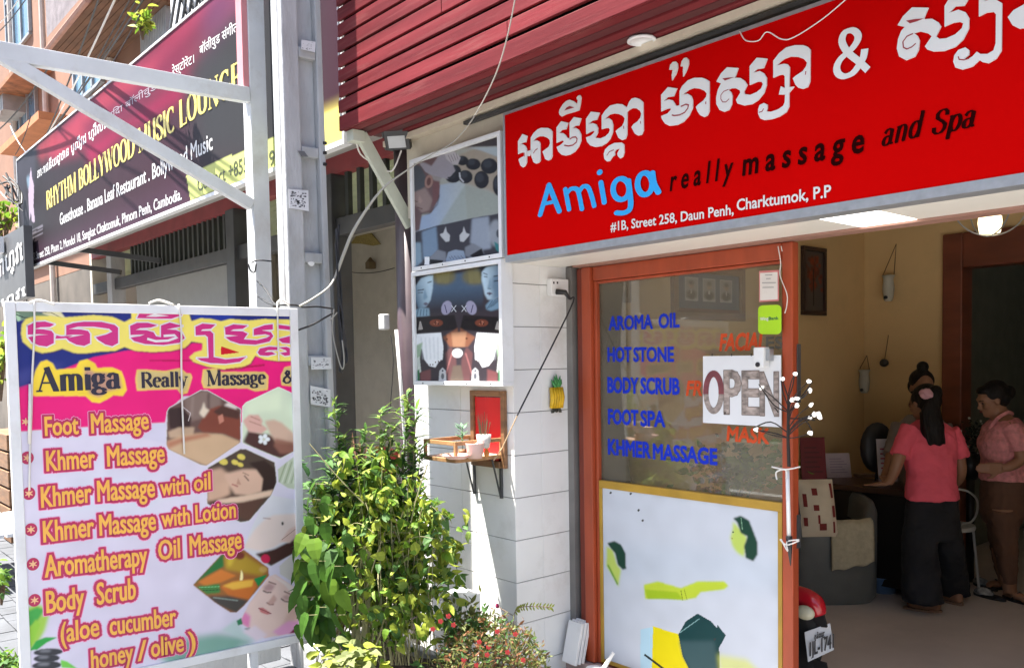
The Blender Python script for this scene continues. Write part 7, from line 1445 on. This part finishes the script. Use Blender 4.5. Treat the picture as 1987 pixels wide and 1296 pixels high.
# second dark sign further along
PK = Plane((0, 2.6, 0), (0, -1, 0), (1, 0, 0)); u1_ = PK.uv(47, 480)[0]
ks = thing('dark_shop_sign', (u1_-2, 2.65, PK.uv(20, 580)[1]), 'dark grey shop sign with white Khmer letters at the far left', 'sign')
c = MB(); va, vb_ = PK.uv(30, 582)[1], PK.uv(30, 446)[1]; c.box(u1_-5, u1_, 2.6, 2.7, va, vb_); c.build('face', mat('charcoal_panel', (.09, .09, .095), .5, var=.1), ks)
for s, a, b, h_ in (('ហាងកាហ្វេ', (-40, 568), (46, 502), 30), ('កាហ្វេ', (-20, 610), (52, 572), 16)): text(PK, s, a, b, h_, [(.03, WL, .01)], 'khmer_lettering', ks)
c = MB(); q = PK.pt(8, 478, .03); c.box(q.x-.15, q.x+.1, 2.5, 2.58, q.z-.1, q.z+.12); c.build('spot_lamp', M_WHITE, ks)

# ============================================================ peach apartment building beyond
apt = thing('apartment_building', (-18, 6, 0), 'peach painted apartment block with blue windows and balconies behind the signs', 'building')
PE = mat('peach_plaster', (.24, .125, .08), .9, var=.1, scale=1.5, stain=.4, stcol=(.32, .18, .12), stscale=1.2); BY2 = 4.9
c = MB(); c.box(-34, -6.2, BY2, 12, 3.8, 12); c.build('wall', PE, apt)
c = MB(); c.box(-34, -13.3, BY2, 12, 0, 3.79); c.build('ground_floor', mat('dark_shopfront', (.1, .085, .07), .8, var=.4, scale=1.2), apt)
def fr(px0, py0, px1, py1, Y=BY2): a, b = at(px0, py0, Y=Y), at(px1, py1, Y=Y); return min(a.x, b.x), max(a.x, b.x), min(a.z, b.z), max(a.z, b.z)
BGL = mat('blue_window_glass', (.10, .19, .28), .08, var=.3, scale=.8); GFR = mat('grey_window_frame', (.28, .30, .32), .5)
for (px0, py0, px1, py1, nb) in ((12, -40, 62, 62, 3), (30, 265, 72, 160, 3), (150, 200, 200, 60, 3), (62, 520, 100, 420, 2)):
    x0, x1, z0, z1 = fr(px0, py0, px1, py1)
    if z1-z0 < .5: z1 = z0+1.6
    c = MB()
    for k in range(nb+1): xx = x0+(x1-x0)*k/nb; c.box(xx-.04, xx+.04, BY2-.07, BY2-.001, z0, z1)
    c.box(x0, x1, BY2-.065, BY2-.002, z0-.06, z0); c.box(x0, x1, BY2-.065, BY2-.002, z1, z1+.06); c.box(x0, x1, BY2-.06, BY2-.003, (z0+z1)/2+.3, (z0+z1)/2+.36); o = c.build('window', GFR, apt)
    c = MB(); c.box(x0+.04, x1-.04, BY2-.03, BY2-.01, z0, z1); c.build('pane', BGL, o)
# balcony with plank soffit and striped parapet
bz = at(92, 97, Y=3.9).z
bx0, bx1 = at(92, 97, Y=3.9).x, at(205, -20, Y=3.9).x
c = MB(); c.box(bx0, bx1, 3.9, BY2-.001, bz, bz+.2); c.build('balcony_slab', PE, apt)
c = MB()
for k in range(10): c.box(bx0, bx1, 3.92+k*.095, 3.92+k*.095+.085, bz-.03, bz-.001)
c.build('plank_soffit', mat('brown_planks', (.13, .06, .03), .7, var=.3, scale=3), apt)
c = MB()
for k in range(60): xx = bx0+(bx1-bx0)*k/60; c.box(xx, xx+(bx1-bx0)/75, 3.9, 3.94, bz+.201, bz+1.3)
c.box(bx0, bx1, 3.945, 3.96, bz+.2, bz+1.25); c.build('striped_parapet', mat('grey_corrugated', (.26, .22, .22), .6, var=.25), apt)
c = MB(); c.tube([at(90, 100, Y=3.85), at(130, 50, Y=3.85), at(170, 0, Y=3.85)], .05, 6); c.build('roof_edge_rope', mat('pink_brown_edge', (.4, .22, .17), .8), apt)
for px in (84, 213, 22):
    q = at(px, 100, Y=BY2-.08); c = MB(); c.tube([(q.x, BY2-.08, 3), (q.x, BY2-.08, 12)], .06, 8); c.build('rain_pipe', mat('pale_pipe', (.55, .48, .42), .6), apt)
x0, x1, z0, z1 = fr(288, 110, 335, -60)
c = MB()
for k in range(16): xx = x0+(x1-x0)*k/16; c.box(xx, xx+(x1-x0)/22, BY2-.12, BY2-.02, z0, z1+2)
c.build('grey_shutter', mat('grey_corrugated_sheet', (.34, .35, .36), .5, var=.15), apt)
x0, x1 = at(318, 60, Y=4.2).x, at(330, 60, Y=4.2).x+3.4; z0 = at(340, 60, Y=4.2).z-.3
c = MB()
for k in range(26):
    xx = x0+k*.22; c.bar((xx, 4.2, z0), (xx+1.0, 4.2, z0+1.6), .03, .03, (0, 1, 0)); c.bar((xx+1.0, 4.23, z0), (xx, 4.23, z0+1.6), .03, .03, (0, 1, 0))
c.build('lattice_rail', M_STEELD, apt)
c = MB(); c.box(x0, x0+6, 4.3, 4.34, z0-.4, z0+1.7); c.build('white_balcony_sheet', M_WHITE, apt)
c = MB(); c.box(at(0, 230, Y=4.3).x-2, at(45, 180, Y=4.3).x, 4.3, BY2, at(20, 140, Y=4.3).z-.1, at(20, 140, Y=4.3).z); c.build('brown_canopy', mat('rusty_sheet', (.25, .11, .05), .8, var=.4), apt)
x0, x1, z0, z1 = fr(22, 262, 82, 232, 4.4); c = MB(); c.box(x0-.2, x1+.6, 4.2, BY2, z0-.15, z0); c.build('orange_ledge', mat('orange_ledge', (.45, .17, .07), .8), apt)
ab = fr(0, 230, 14, 180, 4.5); c = MB(); c.box(ab[0]-.3, ab[1], 4.4, BY2, ab[2], ab[3]); c.lathe([(.3, 0), (.3, .02)], ((ab[0]+ab[1])/2, 4.39, (ab[2]+ab[3])/2), 18, (0, 1, 0)); tag(c.build('air_conditioner', mat('grey_metal_case', (.3, .29, .28), .6)), 'grey air conditioner box on the peach building wall', 'air conditioner')
# overhead cables
cabl = [((92, 262), 12.5, (250, -60), 6.5), ((98, 262), 12.5, (284, -60), 6.4), ((100, 258), 12.4, (300, -60), 6.4), ((96, 255), 12.6, (330, -80), 6.0), ((0, 45), 11, (75, -70), 8), ((0, 60), 11, (100, -80), 8), ((0, 250), 12, (95, 130), 9.5), ((30, 300), 12, (60, 225), 11), ((20, 245), 12, (55, 300), 11.5), ((90, 262), 12.6, (205, -40), 7.5), ((150, 215), 10, (272, 30), 6.6), ((0, 350), 11.5, (45, 410), 11.2), ((0, 372), 11.5, (40, 395), 11.4)]
for i, (a, da, b, db) in enumerate(cabl):
    c = MB(); c.tube(catenary(atd(*a, da), atd(*b, db), .05, 10), .006 if i % 3 else .009, 5)
    tag(c.build('overhead_cable', M_WIRE if i % 4 else M_WWIRE), 'thin cable strung across in front of the peach building', 'cable', 'cables strung across the peach building')
c = MB()
for k in range(7): c.tube(smoothpath([atd(5+rng.uniform(-8, 20), 345+rng.uniform(-10, 20), 11.6), atd(20+rng.uniform(-10, 20), 370+rng.uniform(-20, 20), 11.5), atd(35+rng.uniform(-10, 10), 400+rng.uniform(-10, 10), 11.4)], 4), .014, 5)
tag(c.build('cable_tangle', M_WIRE), 'tangle of black cables left of the lounge sign', 'cables')
# white slatted bench and a brown crate along the pavement, left of the board
bn = thing('slatted_bench', atd(8, 930, 7.2)*1.0, 'pale slatted bench on the pavement at the far left edge', 'bench'); q = atd(4, 900, 7.2); bn.location.z = .03
c = MB()
for k in range(5): c.box(q.x-.9, q.x+.35, q.y-.25+.1*k, q.y-.17+.1*k, .46, .49)
c.build('seat', M_WFRAME, bn)
c = MB()
for k in range(4): c.box(q.x-.9, q.x+.35, q.y+.27, q.y+.29, .56+.11*k, .64+.11*k)
c.build('backrest', M_WFRAME, bn)
for dx_ in (-.8, .25):
    for dy_ in (-.2, .24): c = MB(); c.box(q.x+dx_, q.x+dx_+.04, q.y+dy_, q.y+dy_+.04, .03, .46 if dy_ < 0 else 1.0); c.build('leg', M_STEELD, bn)
q = atd(0, 830, 9.0); c = MB()
for k in range(6): c.box(q.x-.8, q.x+.3, q.y+.0, q.y+.5, .03+.19*k, .20+.19*k)
tag(c.build('brown_crate', M_WOOD, bevel=.01), 'stack of brown wooden crates behind the bench at the far left', 'crates')
# planks under the board
c = MB(); a, b = at(430, 1290, X=-4.6), at(500, 1262, X=-4.6); c.box(-4.75, -4.55, a.y-.8, 2.2, .30, .36); tag(c.build('brown_plank', M_WOOD, bevel=.004), 'dark brown plank lying behind the board legs', 'plank')
c = MB(); c.box(-4.72, -4.5, .9, 2.15, .14, .26); tag(c.build('grey_beam', M_CONC, bevel=.01), 'pale grey beam on the ground behind the board legs', 'beam')

# ============================================================ plants
def leafmat(n, col, tr=.35, var=.22): return mat(n, col, .6, spec=.25, var=var, scale=5, trans=tr)
LG1 = leafmat('mid_green_leaf', (.07, .15, .04)); LG2 = leafmat('deep_green_leaf', (.045, .11, .04)); LG3 = leafmat('yellow_green_leaf', (.28, .335, .045), .4, .3); LG4 = leafmat('fresh_green_leaf', (.12, .22, .022)); LG9 = leafmat('light_green_leaf', (.21, .30, .07)); LG5 = leafmat('pale_leaf', (.19, .22, .085)); LG6 = leafmat('olive_leaf', (.12, .13, .035)); LG7 = leafmat('heart_leaf', (.05, .125, .016), .4); LG8 = leafmat('reddish_leaf', (.20, .09, .04))
STM = mat('pale_stem', (.26, .24, .12), .7); STB = mat('brown_stem', (.13, .08, .045), .8)
def leaf(mb, b, d, nrm, L_, W_, mi, bend=.25, fold=.25, shape='o'):
    b = Vector(b); d = Vector(d).normalized(); s = d.cross(Vector(nrm))
    if s.length < .1: s = d.cross(Vector((1, 0, 0)))
    s.normalize(); n = s.cross(d)
    prof = {'o': ((0, .06), (.22, .8), (.5, 1), (.78, .6), (1, .02)), 'l': ((0, .05), (.2, .7), (.5, 1), (.8, .55), (1, .02)), 'h': ((-.08, .55), (.12, 1), (.4, .92), (.75, .45), (1, .02))}[shape]
    vs = []
    for t, w_ in prof:
        c_ = b+d*L_*t-n*bend*L_*t*t; vs += [c_-s*W_/2*w_+n*fold*W_/2*w_, c_, c_+s*W_/2*w_+n*fold*W_/2*w_]
    mb.add(vs, [f for i in range(4) for f in ((3*i, 3*i+1, 3*i+4, 3*i+3), (3*i+1, 3*i+2, 3*i+5, 3*i+4))], mi)
def rv(): return Vector(rng.normal(0, 1, 3)).normalized()
# soil trough
tr = thing('plant_trough', (-4.0, 2.5, 0), 'low white concrete trough of soil that the street plants grow in', 'planter')
c = MB(); c.box(-4.5, -3.35, 2.28, 2.33, 0, .2); c.box(-4.5, -3.35, 2.72, 2.77, 0, .2); c.box(-4.5, -4.45, 2.331, 2.719, 0, .2); c.box(-3.40, -3.35, 2.331, 2.719, 0, .2); c.build('walls', M_CONC, tr, bevel=.01)
c = MB(); c.sheet(lambda a, b: (-4.45+1.05*a, 2.33+.39*b, .16+.02*math.sin(11*a+7*b)), 12, 6); c.build('soil', mat('dark_soil', (.05, .035, .025), .95, var=.4, scale=30, bump=1), tr)
q = at(886, 1168, Y=2.8); c = MB(); c.box(q.x-.12, q.x+.05, 2.79, 2.93, .2, q.z+.04); tag(c.build('white_block', M_TILE, bevel=.006), 'white block wedged between the plants and the column foot', 'block')

# A: upright willow-leaved bushes
ST = [((690, 1215), (648, 790), 4.75, 0), ((700, 1215), (668, 850), 4.7, 0), ((715, 1220), (640, 905), 4.7, 0), ((720, 1220), (705, 838), 4.72, 0), ((735, 1225), (738, 800), 4.75, 1), ((745, 1225), (760, 830), 4.72, 1), ((770, 1225), (792, 770), 4.8, 1), ((780, 1225), (808, 800), 4.78, 1), ((790, 1225), (775, 865), 4.75, 1), ((740, 1225), (720, 880), 4.68, 1), ((700, 1215), (620, 960), 4.65, 0), ((760, 1225), (815, 870), 4.72, 1)]
for bush in (0, 1):
    bp = atd((700, 765)[bush], 1215, 4.72)
    t = thing('leafy_bush', (bp.x, bp.y, .3), ('tall dark green narrow leaved bush in front of the concrete pole', 'tall dark green narrow leaved bush in front of the purple column')[bush], 'bush')
    lf = MB(); st = MB()
    for (a, b_, d_, g_) in ST:
        if g_ != bush: continue
        d_ -= .12; p0 = atd(*a, d_); p1 = atd(*b_, d_+rng.uniform(-.1, .1)); m1 = p0.lerp(p1, .55)+Vector((rng.uniform(-.04, .04), rng.uniform(-.04, .04), 0)); pts = smoothpath([p0, m1, p1], 14)
        st.tube(pts, list(np.linspace(.008, .002, len(pts))), 6)
        for i in range(int(len(pts)*.22), len(pts)):
            f_ = i/len(pts)
            for k in range(5 if f_ > .4 else 2):
                d = rv(); d.z = abs(d.z)*.6+rng.uniform(-.15, .5); L_ = rng.uniform(.08, .13)*(1.1-.4*f_); leaf(lf, pts[i]+rv()*.012, d, (0, 0, 1), L_, L_*.27, 0 if rng.random() < .55 else (1 if rng.random() < .7 else 2), rng.uniform(.1, .5), .3, 'l')
    lf.build('foliage', [LG1, LG9, LG4], t, fix=False); st.build('stems', STM, t)
# reddish dry spears
t = thing('dry_spear_leaves', atd(690, 940, 4.7), 'few dry pink spear leaves rising behind the bush', 'plant'); lf = MB()
for a, b_ in (((690, 940), (683, 838)), ((694, 940), (698, 845)), ((698, 940), (712, 862)), ((692, 940), (686, 880))):
    p0, p1 = atd(*a, 4.9), atd(*b_, 4.9); leaf(lf, p0, p1-p0, -FH, (p1-p0).length, .03, 0, .02, .2, 'l')
lf.build('foliage', mat('dry_pink_leaf', (.42, .2, .13), .7), t, fix=False)
# G: darker fill behind
t = thing('shade_bush', (atd(640, 1000, 4.9).x, atd(640, 1000, 4.9).y, .3), 'dense mid green bush at the foot of the concrete pole', 'bush'); lf = MB(); st = MB()
for k in range(900):
    u, v = rng.normal(0, 1, 2); px, py, d_ = 660+60*u, 1030+75*v, 4.72+rng.normal(0, .1)
    if px < 592 or py < 880: continue
    d = rv(); d.z = abs(d.z)*.4; L_ = rng.uniform(.06, .11); leaf(lf, atd(px, py, d_), d, (0, 0, 1), L_, L_*.5, int(rng.random() < .4), .4, .3)
for k in range(14): p1 = atd(600+rng.uniform(0, 140), 930+rng.uniform(0, 100), 4.75); st.tube(smoothpath([atd(650+rng.uniform(-20, 30), 1230, 4.7), p1.lerp(atd(660, 1220, 4.7), .4)+rv()*.05, p1], 5), .005, 5)
lf.build('foliage', [LG1, LG2], t, fix=False); st.build('stems', STB, t)
# B: yellow-green trailing vine
t = thing('yellow_green_vine', (atd(770, 1200, 4.4).x, atd(770, 1200, 4.4).y, .3), 'sunlit yellow green vine sprawling in front of the tiled column', 'vine'); lf = MB(); st = MB()
cl = [(700, 950, 70, 35), (760, 965, 75, 45), (690, 1000, 80, 35), (790, 1030, 80, 45), (840, 1020, 50, 30), (730, 1060, 90, 45), (860, 1085, 40, 40), (790, 1110, 70, 45), (650, 1010, 45, 40), (880, 1130, 30, 24), (885, 1000, 25, 20), (903, 1030, 14, 14), (850, 1060, 40, 30), (640, 950, 40, 24), (745, 925, 46, 24), (700, 1140, 50, 40), (830, 1160, 60, 26), (690, 905, 50, 20)]
def vineleaf(p, L_): 
    d = rv(); d.z -= .45; n = Vector((-.4, -.5, .9))+rv()*1.0
    leaf(lf, p, d, n, L_, L_*rng.uniform(.5, .8), int(rng.choice([0, 1, 2, 3], p=[.40, .30, .18, .12])), rng.uniform(.2, .6), rng.uniform(.1, .4), 'h' if rng.random() < .6 else 'o')
wt = np.array([rx*ry for _, _, rx, ry in cl], float); wt /= wt.sum()
for k in range(74):
    cx, cy, rx, ry = cl[rng.choice(len(cl), p=wt)]; a = rng.uniform(0, 2*PI); r = math.sqrt(rng.random())*1.1
    tip = atd(cx+rx*r*math.cos(a), cy+ry*r*math.sin(a), 4.38+rng.normal(0, .12)); bs_ = atd(735+rng.normal(0, 58), 1290, 4.42+rng.normal(0, .06))
    top = bs_.lerp(tip, .62); top.z = max(top.z, tip.z)+rng.uniform(-.03, .10); pts = smoothpath([bs_, bs_.lerp(top, .5)+rv()*.03, top, tip+Vector((0, 0, rng.uniform(-.05, .02)))], 12); st.tube(pts, list(np.linspace(.0026, .0012, len(pts))), 5)
    for i in range(int(len(pts)*rng.uniform(.42, .6)), len(pts)):
        for _ in range(int(rng.integers(0, 3))): vineleaf(pts[i]+rv()*rng.uniform(.01, .045), rng.uniform(.032, .07))
for (cx, cy, rx, ry) in cl:
    for k in range(int(rx*ry/60)):
        a = rng.uniform(0, 2*PI); r = math.sqrt(rng.random()); vineleaf(atd(cx+rx*r*math.cos(a), cy+ry*r*math.sin(a), 4.46+rng.normal(0, .12)), rng.uniform(.03, .06))
for k in range(300):
    vineleaf(atd(min(885, 750+rng.normal(0, 62)), 1170+rng.normal(0, 42), 4.5+rng.normal(0, .1)), rng.uniform(.035, .075))
for k in range(240):
    vineleaf(atd(min(870, max(672, 755+rng.normal(0, 58))), 1180+rng.normal(0, 48), 4.24+rng.normal(0, .06)), rng.uniform(.035, .07))
for k in range(9):
    a = atd(690+rng.uniform(0, 130), 960+rng.uniform(0, 120), 4.36); b_ = atd(720+rng.uniform(-40, 80), 1290, 4.3+rng.uniform(-.1, .1)); st.tube(smoothpath([a, a.lerp(b_, .35)+Vector((rng.uniform(-.08, .08), rng.uniform(-.08, .08), .04)), a.lerp(b_, .7)+Vector((rng.uniform(-.05, .05), 0, 0)), b_], 5), rng.uniform(.0022, .0045), 5)
for pts in (((600, 860), (660, 930), (720, 990)), ((830, 900), (800, 1000), (790, 1120)), ((700, 1080), (715, 1160), (700, 1260)), ((850, 1040), (830, 1130), (850, 1280))): st.tube(smoothpath([atd(x, y, 4.3) for x, y in pts], 6), .003, 5)
lf.build('foliage', [LG3, LG4, LG1, LG9], t, fix=False); st.build('stems', STM, t)
# C: big heart-shaped leaves at the board corner
t = thing('heart_leaf_plant', (atd(630, 1240, 4.2).x, atd(630, 1240, 4.2).y, .25), 'broad heart shaped green leaves beside the lower corner of the massage board', 'plant'); lf = MB(); st = MB()
for (x, y, L_, a) in ((600, 990, .12, -100), (630, 1040, .14, -80), (590, 1060, .15, -110), (650, 1090, .17, -70), (610, 1110, .2, -95), (640, 1150, .22, -85), (590, 1150, .18, -120), (660, 1170, .16, -60), (615, 1200, .2, -100), (650, 1215, .17, -75), (595, 1215, .16, -110), (672, 1120, .13, -50), (580, 1110, .12, -130), (625, 1000, .1, -60), (610, 960, .1, -120), (640, 1240, .13, -90), (600, 1025, .13, -90), (670, 1060, .12, -60), (610, 1070, .16, -85), (588, 1180, .16, -100), (662, 1200, .16, -80), (628, 1225, .17, -95), (600, 1240, .14, -100), (645, 1120, .17, -95), (575, 1085, .11, -110), (580, 1235, .1, -95)):
    p = atd(x, y-22, 4.16+rng.uniform(-.1, .1)); r_ = math.radians(a+rng.uniform(-14, 14)); d = RH*math.cos(r_)+Vector((0, 0, 1))*math.sin(r_)-FH*rng.uniform(0, .5); L_ *= .72; leaf(lf, p, d, -FH*.8+Vector((-.3, -.3, .7))+rv()*.6, L_, L_*rng.uniform(.5, .72), 0 if rng.random() < .7 else 1, .25, .16, 'h')
    st.tube([p, p+Vector((0, .06, -.01))], .0015, 4)
for k in range(120):
    x, y = 618+rng.normal(0, 22), 1130+rng.normal(0, 65)
    if x < 578 or y > 1262: continue
    r_ = math.radians(rng.uniform(-140, -40)); d = RH*math.cos(r_)+Vector((0, 0, 1))*math.sin(r_)-FH*rng.uniform(0, .6); L_ = rng.uniform(.05, .11); leaf(lf, atd(x, y, 4.26+rng.uniform(-.08, .1)), d, -FH*.8+Vector((-.3, -.3, .7))+rv()*.5, L_, L_*.7, int(rng.choice([0, 1, 2], p=[.5, .3, .2])), .25, .16, 'h')
for k in range(12): b_ = atd(680+rng.uniform(0, 45), 1085+rng.uniform(-30, 40), 4.3); st.tube(smoothpath([atd(670+rng.uniform(0, 40), 1290, 4.28), b_+Vector((0, 0, -.2)), b_], 5), .005, 6, 0)
lf.build('foliage', [LG7, LG4, LG1], t, fix=False); st.build('stems', STM, t)
# D: fine-leaved red-flowered shrub
t = thing('red_flower_shrub', (atd(950, 1290, 4.3).x, atd(950, 1290, 4.3).y, .2), 'low olive shrub with tiny red flowers at the foot of the tiled column', 'shrub'); lf = MB(); st = MB(); fl_ = MB()
def dome(): 
    while True:
        u, v, w_ = rng.uniform(-1, 1), rng.uniform(-.25, 1), rng.uniform(-1, 1)
        if u*u+max(v, 0)**2+w_*w_ < 1: return u, v, w_
for k in range(3600):
    u, v, w_ = dome(); px, py, d_ = 950+112*u+(6*rng.normal()), 1296-112*v*(1-.25*abs(u))+rng.normal(0, 5), 4.25+.30*w_
    if rng.random() < .35 and u*u+v*v < .45: continue
    d = rv(); d.z = d.z*.5+.5; L_ = rng.uniform(.018, .04); leaf(lf, atd(px, py, d_), d, rv(), L_, L_*.34, int(rng.choice([0, 1, 2, 3], p=[.45, .25, .15, .15])), .3, .2, 'l')
for k in range(70):
    u, v, w_ = dome(); p1 = atd(950+115*u, 1296-120*v*(1-.2*abs(u)), 4.25+.3*w_); p0 = atd(950+40*u, 1330, 4.25); st.tube(smoothpath([p0, p0.lerp(p1, .5)+rv()*.03, p1], 4), .0022, 4)
for x, y in ((930, 1245), (948, 1255), (855, 1205), (880, 1212), (985, 1265), (1000, 1230), (900, 1280), (965, 1225), (925, 1290), (840, 1220), (870, 1195), (1015, 1280), (945, 1270)):
    p = atd(x, y, 3.98)
    for k in range(5): a = 2*PI*k/5; leaf(fl_, p, RH*math.cos(a)+Vector((0, 0, 1))*math.sin(a), -FH, .014, .012, 0, .1, .1)
for k in range(260):
    px = 860+rng.uniform(0, 60)*1.4; py = 1215+rng.normal(0, 22); d = rv(); d.z = abs(d.z); L_ = rng.uniform(.03, .06); leaf(lf, atd(px, py, 4.3+rng.normal(0, .06)), d, rv(), L_, L_*.4, 2 if rng.random() < .6 else 0, .3, .2, 'l')
lf.build('foliage', [LG6, LG8, LG1, LG5], t, fix=False); st.build('stems', STB, t); fl_.build('flowers', mat('red_petal', (.5, .03, .03), .6), t, fix=False)
# E: pale variegated low plant
t = thing('pale_variegated_plant', (atd(690, 1300, 4.1).x, atd(690, 1300, 4.1).y, .2), 'pale yellow variegated low plant at the bottom edge beside the trough', 'plant'); lf = MB(); st = MB()
for k in range(130):
    px, py = 680+rng.normal(0, 34), 1285+rng.normal(0, 18); d = rv(); d.z = abs(d.z)*.3; L_ = rng.uniform(.035, .07); leaf(lf, atd(px, py, 4.0+rng.normal(0, .08)), d, -FH*.4+Vector((-.2, -.2, .8))+rv()*.5, L_, L_*.75, 0 if rng.random() < .6 else 1, .3, .2, 'h')
for k in range(12): st.tube([atd(680+rng.uniform(-20, 20), 1340, 4.05), atd(685+rng.normal(0, 26), 1270, 4.02)], .003, 5)
lf.build('foliage', [LG5, LG3], t, fix=False); st.build('stems', STM, t)
# F: little sprig by the tiles
t = thing('yellow_sprig', at(985, 1200, Y=2.9), 'thin sprig with small yellow green leaves and a magenta bud against the tiles', 'plant'); lf = MB(); st = MB(); pts = smoothpath([at(996, 1230, Y=2.85), at(998, 1190, Y=2.85), at(1010, 1178, Y=2.88), at(1040, 1176, Y=2.95), at(1070, 1178, Y=3.0)], 5); st.tube(pts, .0022, 5)
for i, p in enumerate(pts[6:]):
    for s_ in (-1, 1): leaf(lf, p, RH*.6+Vector((0, 0, s_*.9))+rv()*.3, -FH, .026, .009, 0, .1, .1, 'l')
st.tube([at(998, 1195, Y=2.85), at(975, 1182, Y=2.85), at(966, 1176, Y=2.85)], .002, 5); fl_ = MB(); fl_.ell(at(965, 1175, Y=2.85), (.011, .011, .013), 8, 6)
lf.build('foliage', LG3, t, fix=False); st.build('stem', STB, t); fl_.build('bud', mat('magenta_petal', (.4, .02, .1), .6), t)
# plant behind the glass
lf = MB(); st = MB(); g0 = gp.location
for k in range(420):
    px, py = 1425+rng.normal(0, 42), 915+rng.normal(0, 24); d = rv(); d.z = abs(d.z)*.5; L_ = rng.uniform(.03, .07); leaf(lf, at(px, min(py, 975), Y=3.9+rng.normal(0, .09)), d, rv(), L_, L_*.6, int(rng.random() < .5), .3, .2)
c0 = at(1425, 985, Y=3.92)
for k in range(16): st.tube([c0+Vector((rng.uniform(-.05, .05), 0, -.05)), at(1425+rng.normal(0, 40), 905+rng.normal(0, 18), Y=3.9)], .003, 5)
lf.build('foliage', [LG1, LG4], gp, fix=False); st.build('stems', STM, gp)
c = MB(); c.lathe([(.1, 0), (.14, .2), (.15, .22), (.13, .2)], (c0.x, c0.y, c0.z-.22), 20); c.build('pot', mat('terracotta', (.35, .14, .07), .8), gp, smooth=True)
c = MB(); c.box(c0.x-.16, c0.x+.16, c0.y-.12, c0.y+.16, FZ, c0.z-.225); c.build('stand', M_WOOD, gp)
# greenery at the far left edge
for nm, lb, spots, mts in (('pavement_shrub', 'low green shrub at the far left edge of the pavement', ((3, 1125, 7, 22, 5.2), (8, 1280, 22, 14, 4.6)), [LG1, LG4]), ('tree_branches', 'sunlit tree branches hanging behind the far left signs', ((10, 420, 30, 30, 13.5), (2, 690, 10, 40, 8.5)), [LG4, LG3]), ('balcony_plant', 'yellow green plant hanging from the peach building balcony', ((277, 42, 13, 16, 6.9),), [LG3, LG4])):
    x, y, rx, ry, d_ = spots[0]; t = thing(nm, atd(x, y+ry*2, d_), lb, 'plant'); lf = MB(); st = MB()
    for (x, y, rx, ry, d_) in spots:
        for k in range(90): L_ = .009*d_*rng.uniform(.7, 1.4); leaf(lf, atd(x+rx*rng.normal(0, .6), y+ry*rng.normal(0, .6), d_+rng.normal(0, .1)), rv(), Vector((-.3, -.4, 1))+rv()*.5, L_, L_*.55, int(rng.random() < .4), .3, .2)
        for k in range(8): st.tube(smoothpath([atd(x, y+ry*2.2, d_), atd(x+rx*rng.normal(0, .4), y+ry*.6, d_), atd(x+rx*rng.normal(0, .7), y-ry*rng.uniform(0, .8), d_)], 4), .0012*d_, 5)
    lf.build('foliage', mts, t, fix=False); st.build('stems', STB, t)

# groups of look-alikes
for o in list(COL.objects):
    if o.parent is None and 'label' in o.keys():
        for pre, g_ in (('photo_lightbox', 'photo light boxes on the column'), ('floor_shoe', 'sandals left on the shop floor'), ('row_house', 'row houses across the street'), ('hanging_vase', 'white vases hung on the back wall'), ('leafy_bush', 'narrow leaved bushes by the pole')):
            if o.name.startswith(pre): o['group'] = g_
